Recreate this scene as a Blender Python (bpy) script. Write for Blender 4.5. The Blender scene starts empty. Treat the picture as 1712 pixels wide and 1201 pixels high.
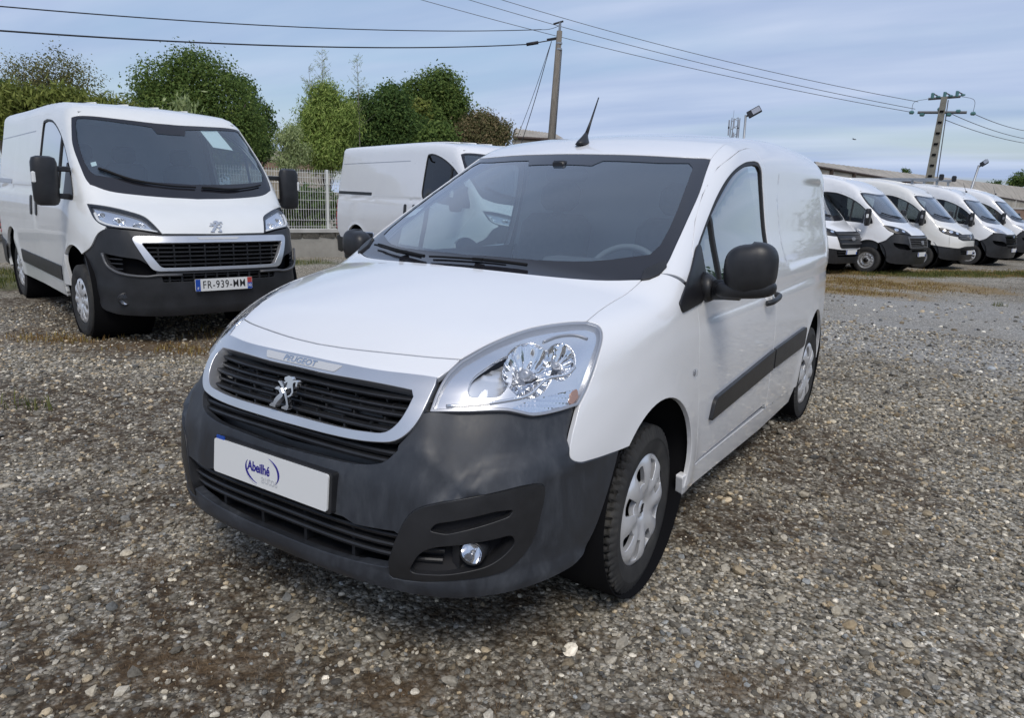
import bpy, math, random
import numpy as np
from mathutils import Matrix, Vector
from mathutils.geometry import delaunay_2d_cdt

C = bpy.context.scene
COL = C.collection
R = math.radians

# ---------------------------------------------------------------- camera
cd = bpy.data.cameras.new('camera')
cam = bpy.data.objects.new('camera', cd); COL.objects.link(cam); C.camera = cam
cd.sensor_fit = 'HORIZONTAL'; cd.sensor_width = 36.0; cd.lens = 25.105
cd.clip_start = .05; cd.clip_end = 2000
CAM_LOC = (1.70985, -2.30867, 1.41652)
yaw, pitch, roll = R(32.7302), R(12.7985), R(1.9180)
fw = Vector((-math.sin(yaw) * math.cos(pitch), math.cos(yaw) * math.cos(pitch), -math.sin(pitch)))
rt0 = Vector((math.cos(yaw), math.sin(yaw), 0)); up0 = rt0.cross(fw)
rt = rt0 * math.cos(roll) + up0 * math.sin(roll); up = up0 * math.cos(roll) - rt0 * math.sin(roll)
mw = Matrix((rt, up, -fw)).transposed().to_4x4(); mw.translation = CAM_LOC
cam.matrix_world = mw

# ---------------------------------------------------------------- sky and sun
SUN_EL, SUN_AZ = R(52), R(141)      # azimuth from +Y, clockwise: light from behind the camera
w = bpy.data.worlds.new('World'); C.world = w; w.use_nodes = True
nt = w.node_tree; N, L = nt.nodes, nt.links
for n in list(N): N.remove(n)
out = N.new('ShaderNodeOutputWorld'); bg = N.new('ShaderNodeBackground')
sky = N.new('ShaderNodeTexSky'); sky.sky_type = 'NISHITA'; sky.sun_disc = False
sky.sun_elevation = SUN_EL; sky.sun_rotation = SUN_AZ; sky.air_density = 1.0; sky.dust_density = 2.0; sky.ozone_density = 1.5
tc = N.new('ShaderNodeTexCoord')
# veil of stratus: stretched noise on a flattened direction so that streaks gather near the horizon
sep = N.new('ShaderNodeSeparateXYZ'); L.new(tc.outputs['Generated'], sep.inputs[0])
zz = N.new('ShaderNodeMath'); zz.operation = 'ABSOLUTE'; L.new(sep.outputs['Z'], zz.inputs[0])
za = N.new('ShaderNodeMath'); za.operation = 'ADD'; za.inputs[1].default_value = .10; L.new(zz.outputs[0], za.inputs[0])
dx = N.new('ShaderNodeMath'); dx.operation = 'DIVIDE'; L.new(sep.outputs['X'], dx.inputs[0]); L.new(za.outputs[0], dx.inputs[1])
dy = N.new('ShaderNodeMath'); dy.operation = 'DIVIDE'; L.new(sep.outputs['Y'], dy.inputs[0]); L.new(za.outputs[0], dy.inputs[1])
cmb = N.new('ShaderNodeCombineXYZ'); L.new(dx.outputs[0], cmb.inputs[0]); L.new(dy.outputs[0], cmb.inputs[1])
mp = N.new('ShaderNodeMapping'); mp.inputs['Rotation'].default_value = (0, 0, R(-18)); mp.inputs['Scale'].default_value = (.20, .62, 1); mp.inputs['Location'].default_value = (3.1, 1.7, 0)
L.new(cmb.outputs[0], mp.inputs[0])
nz = N.new('ShaderNodeTexNoise'); nz.inputs['Scale'].default_value = 1.0; nz.inputs['Detail'].default_value = 7; nz.inputs['Roughness'].default_value = .52; nz.inputs['Distortion'].default_value = .4
L.new(mp.outputs[0], nz.inputs['Vector'])
cr = N.new('ShaderNodeValToRGB'); cr.color_ramp.elements[0].position = .40; cr.color_ramp.elements[0].color = (.34, .34, .34, 1)
cr.color_ramp.elements[1].position = .56; cr.color_ramp.elements[1].color = (.97, .97, .97, 1)
L.new(nz.outputs['Fac'], cr.inputs[0])
nz2 = N.new('ShaderNodeTexNoise'); nz2.inputs['Scale'].default_value = 2.3; nz2.inputs['Detail'].default_value = 5; L.new(mp.outputs[0], nz2.inputs['Vector'])
cl = N.new('ShaderNodeValToRGB')
cl.color_ramp.elements[0].position = .30; cl.color_ramp.elements[0].color = (2.5, 3.3, 5.05, 1)
cl.color_ramp.elements[1].position = .72; cl.color_ramp.elements[1].color = (4.4, 5.05, 6.4, 1)
L.new(nz2.outputs['Fac'], cl.inputs[0])
mx = N.new('ShaderNodeMix'); mx.data_type = 'RGBA'
L.new(cr.outputs[0], mx.inputs['Factor']); L.new(sky.outputs[0], mx.inputs['A']); L.new(cl.outputs[0], mx.inputs['B'])
L.new(mx.outputs['Result'], bg.inputs['Color']); bg.inputs['Strength'].default_value = .118
L.new(bg.outputs[0], out.inputs[0])

sd = bpy.data.lights.new('sun', 'SUN'); sd.energy = 1.45; sd.angle = R(22); sd.color = (1, .95, .87)
sun = bpy.data.objects.new('sun', sd); COL.objects.link(sun)
sdir = Vector((math.sin(SUN_AZ) * math.cos(SUN_EL), math.cos(SUN_AZ) * math.cos(SUN_EL), math.sin(SUN_EL)))
sun.rotation_euler = sdir.to_track_quat('Z', 'Y').to_euler()
vs = C.view_settings; C.display_settings.display_device = 'sRGB'
vs.view_transform = 'Standard'; vs.look = 'None'; vs.exposure = 0.25; vs.gamma = 1.0; vs.use_curve_mapping = False
C.cycles.max_bounces = 10; C.cycles.transparent_max_bounces = 24; C.cycles.glossy_bounces = 5

# ---------------------------------------------------------------- materials
def nodes(m):
    m.use_nodes = True
    b = m.node_tree.nodes['Principled BSDF']
    return m.node_tree.nodes, m.node_tree.links, b

MATS = {}
def plain(name, col, rough=.5, metal=0., coat=0., spec=.5, emit=None):
    m = bpy.data.materials.new(name); n, l, b = nodes(m)
    b.inputs['Base Color'].default_value = (*col, 1); b.inputs['Roughness'].default_value = rough
    b.inputs['Metallic'].default_value = metal; b.inputs['Coat Weight'].default_value = coat
    b.inputs['Coat Roughness'].default_value = .03
    b.inputs['Specular IOR Level'].default_value = spec
    MATS[name] = m
    return m

def tex(n, l, kind, scale, detail=4, rough=.55, coord='Object', vecscale=None, **kw):
    t = n.new('ShaderNodeTexCoord')
    src = t.outputs[coord]
    if vecscale is not None:
        mpn = n.new('ShaderNodeMapping'); mpn.inputs['Scale'].default_value = vecscale
        l.new(src, mpn.inputs[0]); src = mpn.outputs[0]
    if kind == 'noise':
        x = n.new('ShaderNodeTexNoise'); x.inputs['Detail'].default_value = detail; x.inputs['Roughness'].default_value = rough
    else:
        x = n.new('ShaderNodeTexVoronoi')
    x.inputs['Scale'].default_value = scale
    l.new(src, x.inputs['Vector'])
    return x

def ramp(n, l, src, stops):
    r = n.new('ShaderNodeValToRGB'); e = r.color_ramp.elements
    while len(e) < len(stops): e.new(.5)
    for k, (p, c) in enumerate(stops):
        e[k].position = p; e[k].color = (*c, 1) if len(c) == 3 else c
    l.new(src, r.inputs[0])
    return r

def noisy(name, stops, scale=8, rough=.6, bump=0., bscale=60, detail=5, metal=0., coat=0., rvar=None, vecscale=None, spec=.5):
    m = plain(name, stops[0][1], rough, metal, coat, spec); n, l, b = nodes(m)
    x = tex(n, l, 'noise', scale, detail, vecscale=vecscale)
    l.new(ramp(n, l, x.outputs['Fac'], stops).outputs[0], b.inputs['Base Color'])
    if rvar:
        l.new(ramp(n, l, x.outputs['Fac'], [(.3, (rvar[0],) * 3), (.7, (rvar[1],) * 3)]).outputs[0], b.inputs['Roughness'])
    if bump:
        y = tex(n, l, 'noise', bscale, 3)
        bp = n.new('ShaderNodeBump'); bp.inputs['Strength'].default_value = bump; bp.inputs['Distance'].default_value = .02
        l.new(y.outputs['Fac'], bp.inputs['Height']); l.new(bp.outputs[0], b.inputs['Normal'])
    return m

def glassy(name, tint, refl=1.0, ior=1.5, rough=.0, body=0.):
    # thin pane: Fresnel mix of a clear tinted pass-through and a mirror-like sheen (body > 0 mixes in a bluish diffuse colour for reflected sky)
    m = bpy.data.materials.new(name); m.use_nodes = True
    n, l = m.node_tree.nodes, m.node_tree.links
    for q in list(n): n.remove(q)
    o = n.new('ShaderNodeOutputMaterial'); t = n.new('ShaderNodeBsdfTransparent'); g = n.new('ShaderNodeBsdfGlossy')
    f = n.new('ShaderNodeFresnel')
    gm = n.new('ShaderNodeNewGeometry'); io = n.new('ShaderNodeMix'); io.inputs['A'].default_value = ior; io.inputs['B'].default_value = 1 / ior
    l.new(gm.outputs['Backfacing'], io.inputs['Factor']); l.new(io.outputs['Result'], f.inputs['IOR'])   # a thin pane sheens alike from both sides
    t.inputs['Color'].default_value = (*tint, 1); g.inputs['Roughness'].default_value = rough
    mu = n.new('ShaderNodeMath'); mu.operation = 'MULTIPLY'; mu.inputs[1].default_value = refl; mu.use_clamp = True
    l.new(f.outputs[0], mu.inputs[0])
    s = n.new('ShaderNodeMixShader'); l.new(mu.outputs[0], s.inputs[0])
    last = t.outputs[0]
    if body > 0:
        d = n.new('ShaderNodeBsdfDiffuse'); d.inputs['Color'].default_value = (.37, .51, .70, 1)
        s2 = n.new('ShaderNodeMixShader'); s2.inputs[0].default_value = body
        l.new(t.outputs[0], s2.inputs[1]); l.new(d.outputs[0], s2.inputs[2]); last = s2.outputs[0]
    l.new(last, s.inputs[1]); l.new(g.outputs[0], s.inputs[2]); l.new(s.outputs[0], o.inputs[0])
    MATS[name] = m
    return m

# car finishes
M_paint = noisy('white_paint', [(.3, (.775, .78, .79)), (.7, (.80, .805, .81))], 3, .32, coat=1.0)
M_paint2 = noisy('white_paint_dusty', [(.3, (.73, .74, .72)), (.7, (.79, .795, .78))], 2.2, .38, coat=.7)
M_paint3 = noisy('cream_white_paint', [(.3, (.76, .75, .71)), (.7, (.79, .78, .74))], 3, .35, coat=.8)
M_black = noisy('black_plastic', [(.3, (.012, .0125, .014)), (.7, (.022, .0225, .025))], 14, .42, .05, 900)
M_trim = plain('black_trim', (.012, .012, .014), .38)
M_dark = plain('dark_void', (.006, .006, .007), .9, spec=.1)
M_shell = plain('inner_shell', (.05, .052, .056), .8)
M_seal = plain('rubber_seal', (.014, .014, .015), .55)
M_silver = noisy('silver_finish', [(.3, (.60, .61, .63)), (.7, (.68, .69, .71))], 6, .30, metal=.75, coat=.4)
M_chrome = plain('chrome', (.80, .81, .83), .10, 1.0)
M_sidebowl = plain('lamp_side_bowl', (.84, .85, .87), .30, .75)
M_reflector = plain('lamp_reflector', (.86, .87, .89), .09, 1.0)
M_lampbezel = plain('lamp_bezel', (.82, .83, .85), .15, .85)
M_amber = plain('amber_lens', (.36, .20, .14), .2, coat=1)
M_lampgrey = plain('lamp_grey', (.42, .43, .46), .3, .5)
M_red = plain('red_lens', (.35, .015, .02), .15, coat=1)
M_glass = glassy('windscreen_glass', (.80, .89, .90), 2.3, body=.10)
M_sideglass = glassy('side_glass', (.58, .70, .70), 3.2, body=.02)
M_tintglass = glassy('tinted_glass', (.12, .14, .15), 1.4)
M_lens = glassy('lamp_lens', (.95, .96, .97), 1.0)
M_ceramic = plain('ceramic_band', (.017, .017, .021), .12, coat=.3)
M_plate = plain('plate_white', (.74, .745, .73), .35)
M_blue = plain('plate_blue', (.015, .07, .36), .4)
M_ink = plain('ink_black', (.012, .012, .013), .5)
M_navy = plain('ink_navy', (.022, .015, .23), .4)
M_pale = plain('ink_pale_grey', (.52, .53, .54), .4)
M_platered = plain('plate_red', (.45, .06, .05), .4)
M_dash = noisy('dashboard_plastic', [(.3, (.055, .060, .066)), (.7, (.075, .080, .088))], 20, .62, .1, 500)
M_cloth = noisy('seat_cloth', [(.3, (.045, .047, .052)), (.7, (.07, .072, .078))], 40, .85, .1, 400)
M_bulk = noisy('bulkhead_board', [(.3, (.22, .235, .25)), (.7, (.27, .285, .30))], 4, .7)
M_liner = plain('headliner', (.38, .385, .38), .85)
M_paper = plain('paper_sheet', (.72, .78, .76), .6)
def worn_plastic():
    m = plain('weathered_bumper_plastic', (.03, .03, .035), .5); n, l, b = nodes(m)
    a = tex(n, l, 'noise', 5.5, 8, .68, vecscale=(1, 1, .6)); a.inputs['Distortion'].default_value = .5
    c = tex(n, l, 'noise', 46, 4, .6, vecscale=(1, 1, .35))
    mixn = n.new('ShaderNodeMath'); mixn.operation = 'MULTIPLY_ADD'; mixn.inputs[1].default_value = .22
    l.new(c.outputs['Fac'], mixn.inputs[0]); l.new(a.outputs['Fac'], mixn.inputs[2])
    l.new(ramp(n, l, mixn.outputs[0], [(.44, (.020, .022, .027)), (.62, (.030, .034, .042)), (.72, (.044, .049, .058)), (.84, (.068, .074, .085))]).outputs[0], b.inputs['Base Color'])
    l.new(ramp(n, l, mixn.outputs[0], [(.45, (.36,) * 3), (.8, (.62,) * 3)]).outputs[0], b.inputs['Roughness'])
    g = tex(n, l, 'noise', 700, 2); bp = n.new('ShaderNodeBump'); bp.inputs['Strength'].default_value = .06
    l.new(g.outputs['Fac'], bp.inputs['Height']); l.new(bp.outputs[0], b.inputs['Normal'])
    return m
M_bumper = worn_plastic()
def tyre_mat():
    m = plain('tyre_rubber', (.02, .02, .02), .8, spec=.25); n, l, b = nodes(m)
    a = tex(n, l, 'noise', 9, 6)
    l.new(ramp(n, l, a.outputs['Fac'], [(.35, (.028, .028, .029)), (.62, (.048, .047, .045)), (.8, (.09, .082, .07))]).outputs[0], b.inputs['Base Color'])
    return m
M_tyre = tyre_mat()
M_cap = noisy('wheel_cover_silver', [(.3, (.60, .61, .63)), (.7, (.70, .71, .73))], 8, .30, metal=.45)
M_steel = noisy('steel_wheel', [(.3, (.45, .455, .46)), (.7, (.58, .585, .59))], 8, .38, metal=.5)
M_bumper2 = noisy('dark_bumper_plastic', [(.35, (.013, .014, .016)), (.7, (.026, .027, .031))], 5, .5, .05, 700)
M_lampgrey2 = plain('grille_grey', (.09, .092, .098), .35)
M_wiper = plain('wiper_black', (.010, .010, .011), .7, spec=.2)
M_rim = plain('steering_rim', (.15, .16, .17), .5)  # lightened so the rim's reflection sits in the base colour
M_pocket = plain('pocket_plastic', (.010, .010, .012), .65, spec=.2)
M_vanglass = glassy('van_side_glass', (.36, .40, .40), 1.0)
# ---------------------------------------------------------------- numeric core
def pchip(xs, ys):
    xs = np.array(xs, float); ys = np.array(ys, float)
    h = np.diff(xs); d = np.diff(ys) / h
    m = np.zeros(len(xs))
    m[0], m[-1] = d[0], d[-1]
    for i in range(1, len(xs) - 1):
        if d[i - 1] * d[i] > 0:
            w1, w2 = 2 * h[i] + h[i - 1], h[i] + 2 * h[i - 1]
            m[i] = (w1 + w2) / (w1 / d[i - 1] + w2 / d[i])
    def f(x):
        x = np.asarray(x, float)
        xc = np.clip(x, xs[0], xs[-1])
        i = np.clip(np.searchsorted(xs, xc) - 1, 0, len(xs) - 2)
        t = (xc - xs[i]) / h[i]
        t2, t3 = t * t, t * t * t
        return ((2 * t3 - 3 * t2 + 1) * ys[i] + (t3 - 2 * t2 + t) * h[i] * m[i]
                + (-2 * t3 + 3 * t2) * ys[i + 1] + (t3 - t2) * h[i] * m[i + 1])
    return f

def smax(a, b, k):
    h = np.maximum(k - np.abs(a - b), 0) / k
    return np.maximum(a, b) + h * h * k * 0.25

def smin(a, b, k):
    return -smax(-a, -b, k)

def sstep(a, b, x):
    t = np.clip((x - a) / (b - a), 0, 1)
    return t * t * (3 - 2 * t)

def rbox(u, v, cu, cv, hu, hv, r):
    # signed distance to a rounded rectangle in 2-D
    du, dv = np.abs(u - cu) - hu + r, np.abs(v - cv) - hv + r
    return np.hypot(np.maximum(du, 0), np.maximum(dv, 0)) + np.minimum(np.maximum(du, dv), 0) - r
# ---------------------------------------------------------------- objects
def link(o, parent=None):
    COL.objects.link(o)
    if parent is not None: o.parent = parent
    return o

def mesh_obj(name, verts, faces, mat, parent=None, lnormals=None, smooth=True):
    me = bpy.data.meshes.new(name)
    me.from_pydata([tuple(v) for v in verts], [], [tuple(f) for f in faces])
    if isinstance(mat, (list, tuple)):
        for q in mat: me.materials.append(q)
    elif mat is not None: me.materials.append(mat)
    if smooth: me.polygons.foreach_set('use_smooth', [True] * len(me.polygons))
    if lnormals is not None and len(lnormals) == len(me.loops):
        me.normals_split_custom_set([tuple(v) for v in lnormals])
    me.update()
    return link(bpy.data.objects.new(name, me), parent)

def tag(o, label=None, cat=None, group=None, kind=None):
    if label: o['label'] = label
    if cat: o['category'] = cat
    if group: o['group'] = group
    if kind: o['kind'] = kind
    return o

def thing(name, label, cat, loc=(0, 0, 0), rotz=0., group=None):
    o = bpy.data.objects.new(name, None); o.empty_display_size = .2
    link(o); o.location = loc; o.rotation_euler = (0, 0, rotz)
    return tag(o, label, cat, group)

def copy_tree(o, parent=None):
    c = o.copy(); COL.objects.link(c); c.parent = parent
    for ch in o.children: copy_tree(ch, c)
    return c

class MB:
    # collects primitives, links them as ONE mesh
    def __init__(s): s.v, s.f = [], []
    def add(s, v, f):
        b = len(s.v); s.v += [tuple(map(float, p)) for p in v]; s.f += [tuple(b + i for i in q) for q in f]
        return s
    def box(s, c, h, rot=None, bev=0.):
        c = np.array(c, float); h = np.array(h, float)
        if bev <= 0:
            P = np.array([(x, y, z) for x in (-1, 1) for y in (-1, 1) for z in (-1, 1)], float) * h
            F = [(0, 1, 3, 2), (4, 6, 7, 5), (0, 4, 5, 1), (2, 3, 7, 6), (0, 2, 6, 4), (1, 5, 7, 3)]
        else:
            b = min(bev, *(h * .95)); P = []; 
            for x in (-1, 1):
                for y in (-1, 1):
                    for z in (-1, 1):
                        sg = np.array((x, y, z))
                        for ax in range(3):
                            q = sg * (h - b); q[ax] = sg[ax] * h[ax]; P.append(q)
            P = np.array(P)
            idx = lambda x, y, z, a: ((x > 0) * 4 + (y > 0) * 2 + (z > 0)) * 3 + a
            F = []
            for ax in range(3):
                o1, o2 = [(1, 2), (2, 0), (0, 1)][ax]
                for sg in (-1, 1):
                    ring = []
                    for a, c2 in ((-1, -1), (1, -1), (1, 1), (-1, 1)):
                        q = [0, 0, 0]; q[ax] = sg; q[o1] = a; q[o2] = c2; ring.append(idx(*q, ax))
                    F.append(ring if sg > 0 else ring[::-1])
            for ax in range(3):
                o1, o2 = [(1, 2), (2, 0), (0, 1)][ax]
                for a in (-1, 1):
                    for c2 in (-1, 1):
                        q0 = [0, 0, 0]; q1 = [0, 0, 0]
                        q0[ax] = -1; q1[ax] = 1; q0[o1] = q1[o1] = a; q0[o2] = q1[o2] = c2
                        r = [idx(*q0, o1), idx(*q1, o1), idx(*q1, o2), idx(*q0, o2)]
                        F.append(r if a * c2 < 0 else r[::-1])
            for x in (-1, 1):
                for y in (-1, 1):
                    for z in (-1, 1):
                        r = [idx(x, y, z, 0), idx(x, y, z, 1), idx(x, y, z, 2)]
                        F.append(r if x * y * z > 0 else r[::-1])
        if rot is not None: P = P @ np.array(rot).T
        return s.add(P + c, F)
    def tube(s, pts, r, n=8, cap=True, closed=False):
        pts = np.array(pts, float); m = len(pts); rr = np.broadcast_to(np.array(r, float), (m,))
        V = []; prev = None
        for i in range(m):
            if closed: t = pts[(i + 1) % m] - pts[i - 1]
            else: t = pts[min(i + 1, m - 1)] - pts[max(i - 1, 0)]
            t = t / (np.linalg.norm(t) + 1e-12)
            if prev is None:
                a = np.array((0, 0, 1.)) if abs(t[2]) < .9 else np.array((1., 0, 0))
                prev = np.cross(t, a)
            u = prev - t * (prev @ t); u /= np.linalg.norm(u) + 1e-12; prev = u
            w_ = np.cross(t, u)
            for k in range(n):
                an = 2 * math.pi * k / n
                V.append(pts[i] + rr[i] * (math.cos(an) * u + math.sin(an) * w_))
        F = []
        for i in range(m if closed else m - 1):
            j = (i + 1) % m
            for k in range(n):
                F.append((i * n + k, i * n + (k + 1) % n, j * n + (k + 1) % n, j * n + k))
        if cap and not closed: F += [tuple(range(n))[::-1], tuple((m - 1) * n + k for k in range(n))]
        return s.add(V, F)
    def lathe(s, prof, c=(0, 0, 0), axis=(1, 0, 0), n=32, close=False):
        # prof: list of (along axis, radius)
        a = np.array(axis, float); a /= np.linalg.norm(a)
        u = np.cross(a, (0, 0, 1.) if abs(a[2]) < .9 else (1., 0, 0)); u /= np.linalg.norm(u); w_ = np.cross(a, u)
        V = []
        for t, r in prof:
            for k in range(n):
                an = 2 * math.pi * k / n
                V.append(np.array(c) + a * t + r * (math.cos(an) * u + math.sin(an) * w_))
        F = []; m = len(prof)
        for i in range(m - 1 + (1 if close else 0)):
            j = (i + 1) % m
            for k in range(n):
                F.append((i * n + k, j * n + k, j * n + (k + 1) % n, i * n + (k + 1) % n))
        return s.add(V, F)
    def prism(s, poly, h, M=None):
        # poly in local xy, extruded 0..h in z, placed by 4x4 M
        n = len(poly); V = np.array([(x, y, 0) for x, y in poly] + [(x, y, h) for x, y in poly], float)
        if M is not None: V = V @ np.array(M)[:3, :3].T + np.array(M)[:3, 3]
        F = [(i, (i + 1) % n, n + (i + 1) % n, n + i) for i in range(n)] + [tuple(range(n))[::-1], tuple(range(n, 2 * n))]
        return s.add(V, F)
    def loft(s, rings, caps=True, closed=True):
        m, n = len(rings), len(rings[0])
        V = [p for r in rings for p in r]; F = []
        for i in range(m - 1):
            for k in range(n if closed else n - 1):
                F.append((i * n + k, i * n + (k + 1) % n, (i + 1) * n + (k + 1) % n, (i + 1) * n + k))
        if caps: F += [tuple(range(n))[::-1], tuple((m - 1) * n + k for k in range(n))]
        return s.add(V, F)
    def build(s, name, mat, parent=None, smooth=False, angle=None):
        o = mesh_obj(name, s.v, s.f, mat, parent, smooth=smooth or angle is not None)
        if angle is not None: sharpen(o.data, angle)
        return o

def sharpen(me, deg):
    # mark edges sharper than deg as sharp
    co = np.empty(len(me.vertices) * 3); me.vertices.foreach_get('co', co)
    pn = np.empty(len(me.polygons) * 3); me.polygons.foreach_get('normal', pn); pn = pn.reshape(-1, 3)
    e2p = {}
    for p in me.polygons:
        for ek in p.edge_keys: e2p.setdefault(ek, []).append(p.index)
    cs = math.cos(R(deg)); sh = []
    for e in me.edges:
        q = e2p.get(tuple(sorted(e.vertices)), [])
        sh.append(len(q) != 2 or float(pn[q[0]] @ pn[q[1]]) < cs)
    at = me.attributes.get('sharp_edge') or me.attributes.new('sharp_edge', 'BOOLEAN', 'EDGE')
    at.data.foreach_set('value', sh)

# ---------------------------------------------------------------- trimmed panels on a form
def spl(pts, n=6, closed=False):
    P = np.array(pts, float); m = len(P); out = []
    rng = range(m) if closed else range(m - 1)
    for i in rng:
        p0 = P[(i - 1) % m] if closed or i > 0 else 2 * P[0] - P[1]
        p1, p2 = P[i], P[(i + 1) % m]
        p3 = P[(i + 2) % m] if closed or i + 2 < m else 2 * P[-1] - P[-2]
        d1, d2, d3 = (max(np.linalg.norm(b - a), 1e-9) ** .5 for a, b in ((p0, p1), (p1, p2), (p2, p3)))
        t0, t1 = 0, d1; t2 = t1 + d2; t3 = t2 + d3
        for k in range(n):
            t = t1 + (t2 - t1) * k / n
            A1 = (t1 - t) / (t1 - t0) * p0 + (t - t0) / (t1 - t0) * p1
            A2 = (t2 - t) / (t2 - t1) * p1 + (t - t1) / (t2 - t1) * p2
            A3 = (t3 - t) / (t3 - t2) * p2 + (t - t2) / (t3 - t2) * p3
            B1 = (t2 - t) / (t2 - t0) * A1 + (t - t0) / (t2 - t0) * A2
            B2 = (t3 - t) / (t3 - t1) * A2 + (t - t1) / (t3 - t1) * A3
            out.append((t2 - t) / (t2 - t1) * B1 + (t - t1) / (t2 - t1) * B2)
    if not closed: out.append(P[-1])
    return [tuple(p) for p in out]

def cat(*cs):
    out = []
    for c in cs:
        for p in c:
            if not out or math.dist(out[-1], p) > 1e-6: out.append(tuple(p))
    if math.dist(out[0], out[-1]) < 1e-6: out.pop()
    return out

def fillet(pts, r, n=5):
    # polygon with rounded corners; r scalar or per-corner list
    P = [np.array(p, float) for p in pts]; m = len(P); out = []
    rr = r if isinstance(r, (list, tuple)) else [r] * m
    for i in range(m):
        a, b, c = P[i - 1], P[i], P[(i + 1) % m]
        q = min(rr[i], np.linalg.norm(a - b) * .48, np.linalg.norm(c - b) * .48)
        if q < 1e-6: out.append(tuple(b)); continue
        u = b + (a - b) / np.linalg.norm(a - b) * q; v = b + (c - b) / np.linalg.norm(c - b) * q
        for k in range(n + 1):
            t = k / n; out.append(tuple((1 - t) ** 2 * u + 2 * t * (1 - t) * b + t * t * v))
    return out

def resample(poly, ds):
    out = []; P = [np.array(p, float) for p in poly]
    for i in range(len(P)):
        a, b = P[i], P[(i + 1) % len(P)]
        k = max(1, int(math.ceil(np.linalg.norm(b - a) / ds)))
        for j in range(k): out.append(a + (b - a) * j / k)
    return np.array(out)

def area2(P):
    x, y = P[:, 0], P[:, 1]
    return float(np.sum(x * np.roll(y, -1) - np.roll(x, -1) * y))

def inset(P, g):
    # move a counter-clockwise loop inwards by g
    e = np.roll(P, -1, 0) - P
    nrm = np.stack([-e[:, 1], e[:, 0]], 1); nrm /= np.linalg.norm(nrm, axis=1, keepdims=True) + 1e-12
    a = nrm + np.roll(nrm, 1, 0); l = np.linalg.norm(a, axis=1, keepdims=True)
    a = a / np.maximum(l, .6)
    return P + a * g / np.maximum(np.sum(a * nrm, 1, keepdims=True), .5)

def inside(Q, P):
    x, y = Q[:, 0:1], Q[:, 1:2]
    x0, y0 = P[:, 0], P[:, 1]; x1, y1 = np.roll(x0, -1), np.roll(y0, -1)
    c = (y0 > y) != (y1 > y)
    with np.errstate(divide='ignore', invalid='ignore'):
        xi = x0 + (y - y0) * (x1 - x0) / (y1 - y0)
    return (np.sum(c & (x < xi), 1) % 2) == 1

def tri_region(outline, holes, h, ds, gap=0., hgap=0.):
    P = np.array(outline, float)
    if area2(P) < 0: P = P[::-1]
    P = resample(P, ds)
    if gap: P = inset(P, gap)
    HS = []
    for q in holes:
        q = np.array(q, float)
        if area2(q) < 0: q = q[::-1]
        q = resample(q, ds)
        if hgap: q = inset(q, -hgap)
        HS.append(q)
    lo, hi = P.min(0), P.max(0)
    gx = np.arange(lo[0], hi[0] + h, h); gy = np.arange(lo[1], hi[1] + h, h * .866)
    G = np.array([(x + (h / 2 if j % 2 else 0), y) for j, y in enumerate(gy) for x in gx])
    ok = inside(G, P)
    for q in HS: ok &= ~inside(G, q)
    G = G[ok]
    B = np.concatenate([P] + HS)
    if len(G):
        keep = np.ones(len(G), bool)
        for s in range(0, len(G), 2000):
            d = np.min(np.hypot(G[s:s + 2000, None, 0] - B[None, :, 0], G[s:s + 2000, None, 1] - B[None, :, 1]), 1)
            keep[s:s + 2000] = d > .45 * min(h, 2.5 * ds)
        G = G[keep]
    V = np.concatenate([B, G]) if len(G) else B
    E = []; o = 0
    for q in [P] + HS:
        m = len(q); E += [(o + i, o + (i + 1) % m) for i in range(m)]; o += m
    r = delaunay_2d_cdt([Vector(p) for p in V], E, [], 0, 1e-7, False)
    V2 = np.array([tuple(v) for v in r[0]]); T = np.array([f for f in r[2] if len(f) == 3])
    cen = V2[T].mean(1)
    ok = inside(cen, P)
    for q in HS: ok &= ~inside(cen, q)
    T = T[ok]
    a, b, c = V2[T[:, 0]], V2[T[:, 1]], V2[T[:, 2]]
    ar = (b[:, 0] - a[:, 0]) * (c[:, 1] - a[:, 1]) - (b[:, 1] - a[:, 1]) * (c[:, 0] - a[:, 0])
    T[ar < 0] = T[ar < 0][:, ::-1]
    T = T[np.abs(ar) > 1e-12]
    return V2, T

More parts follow.
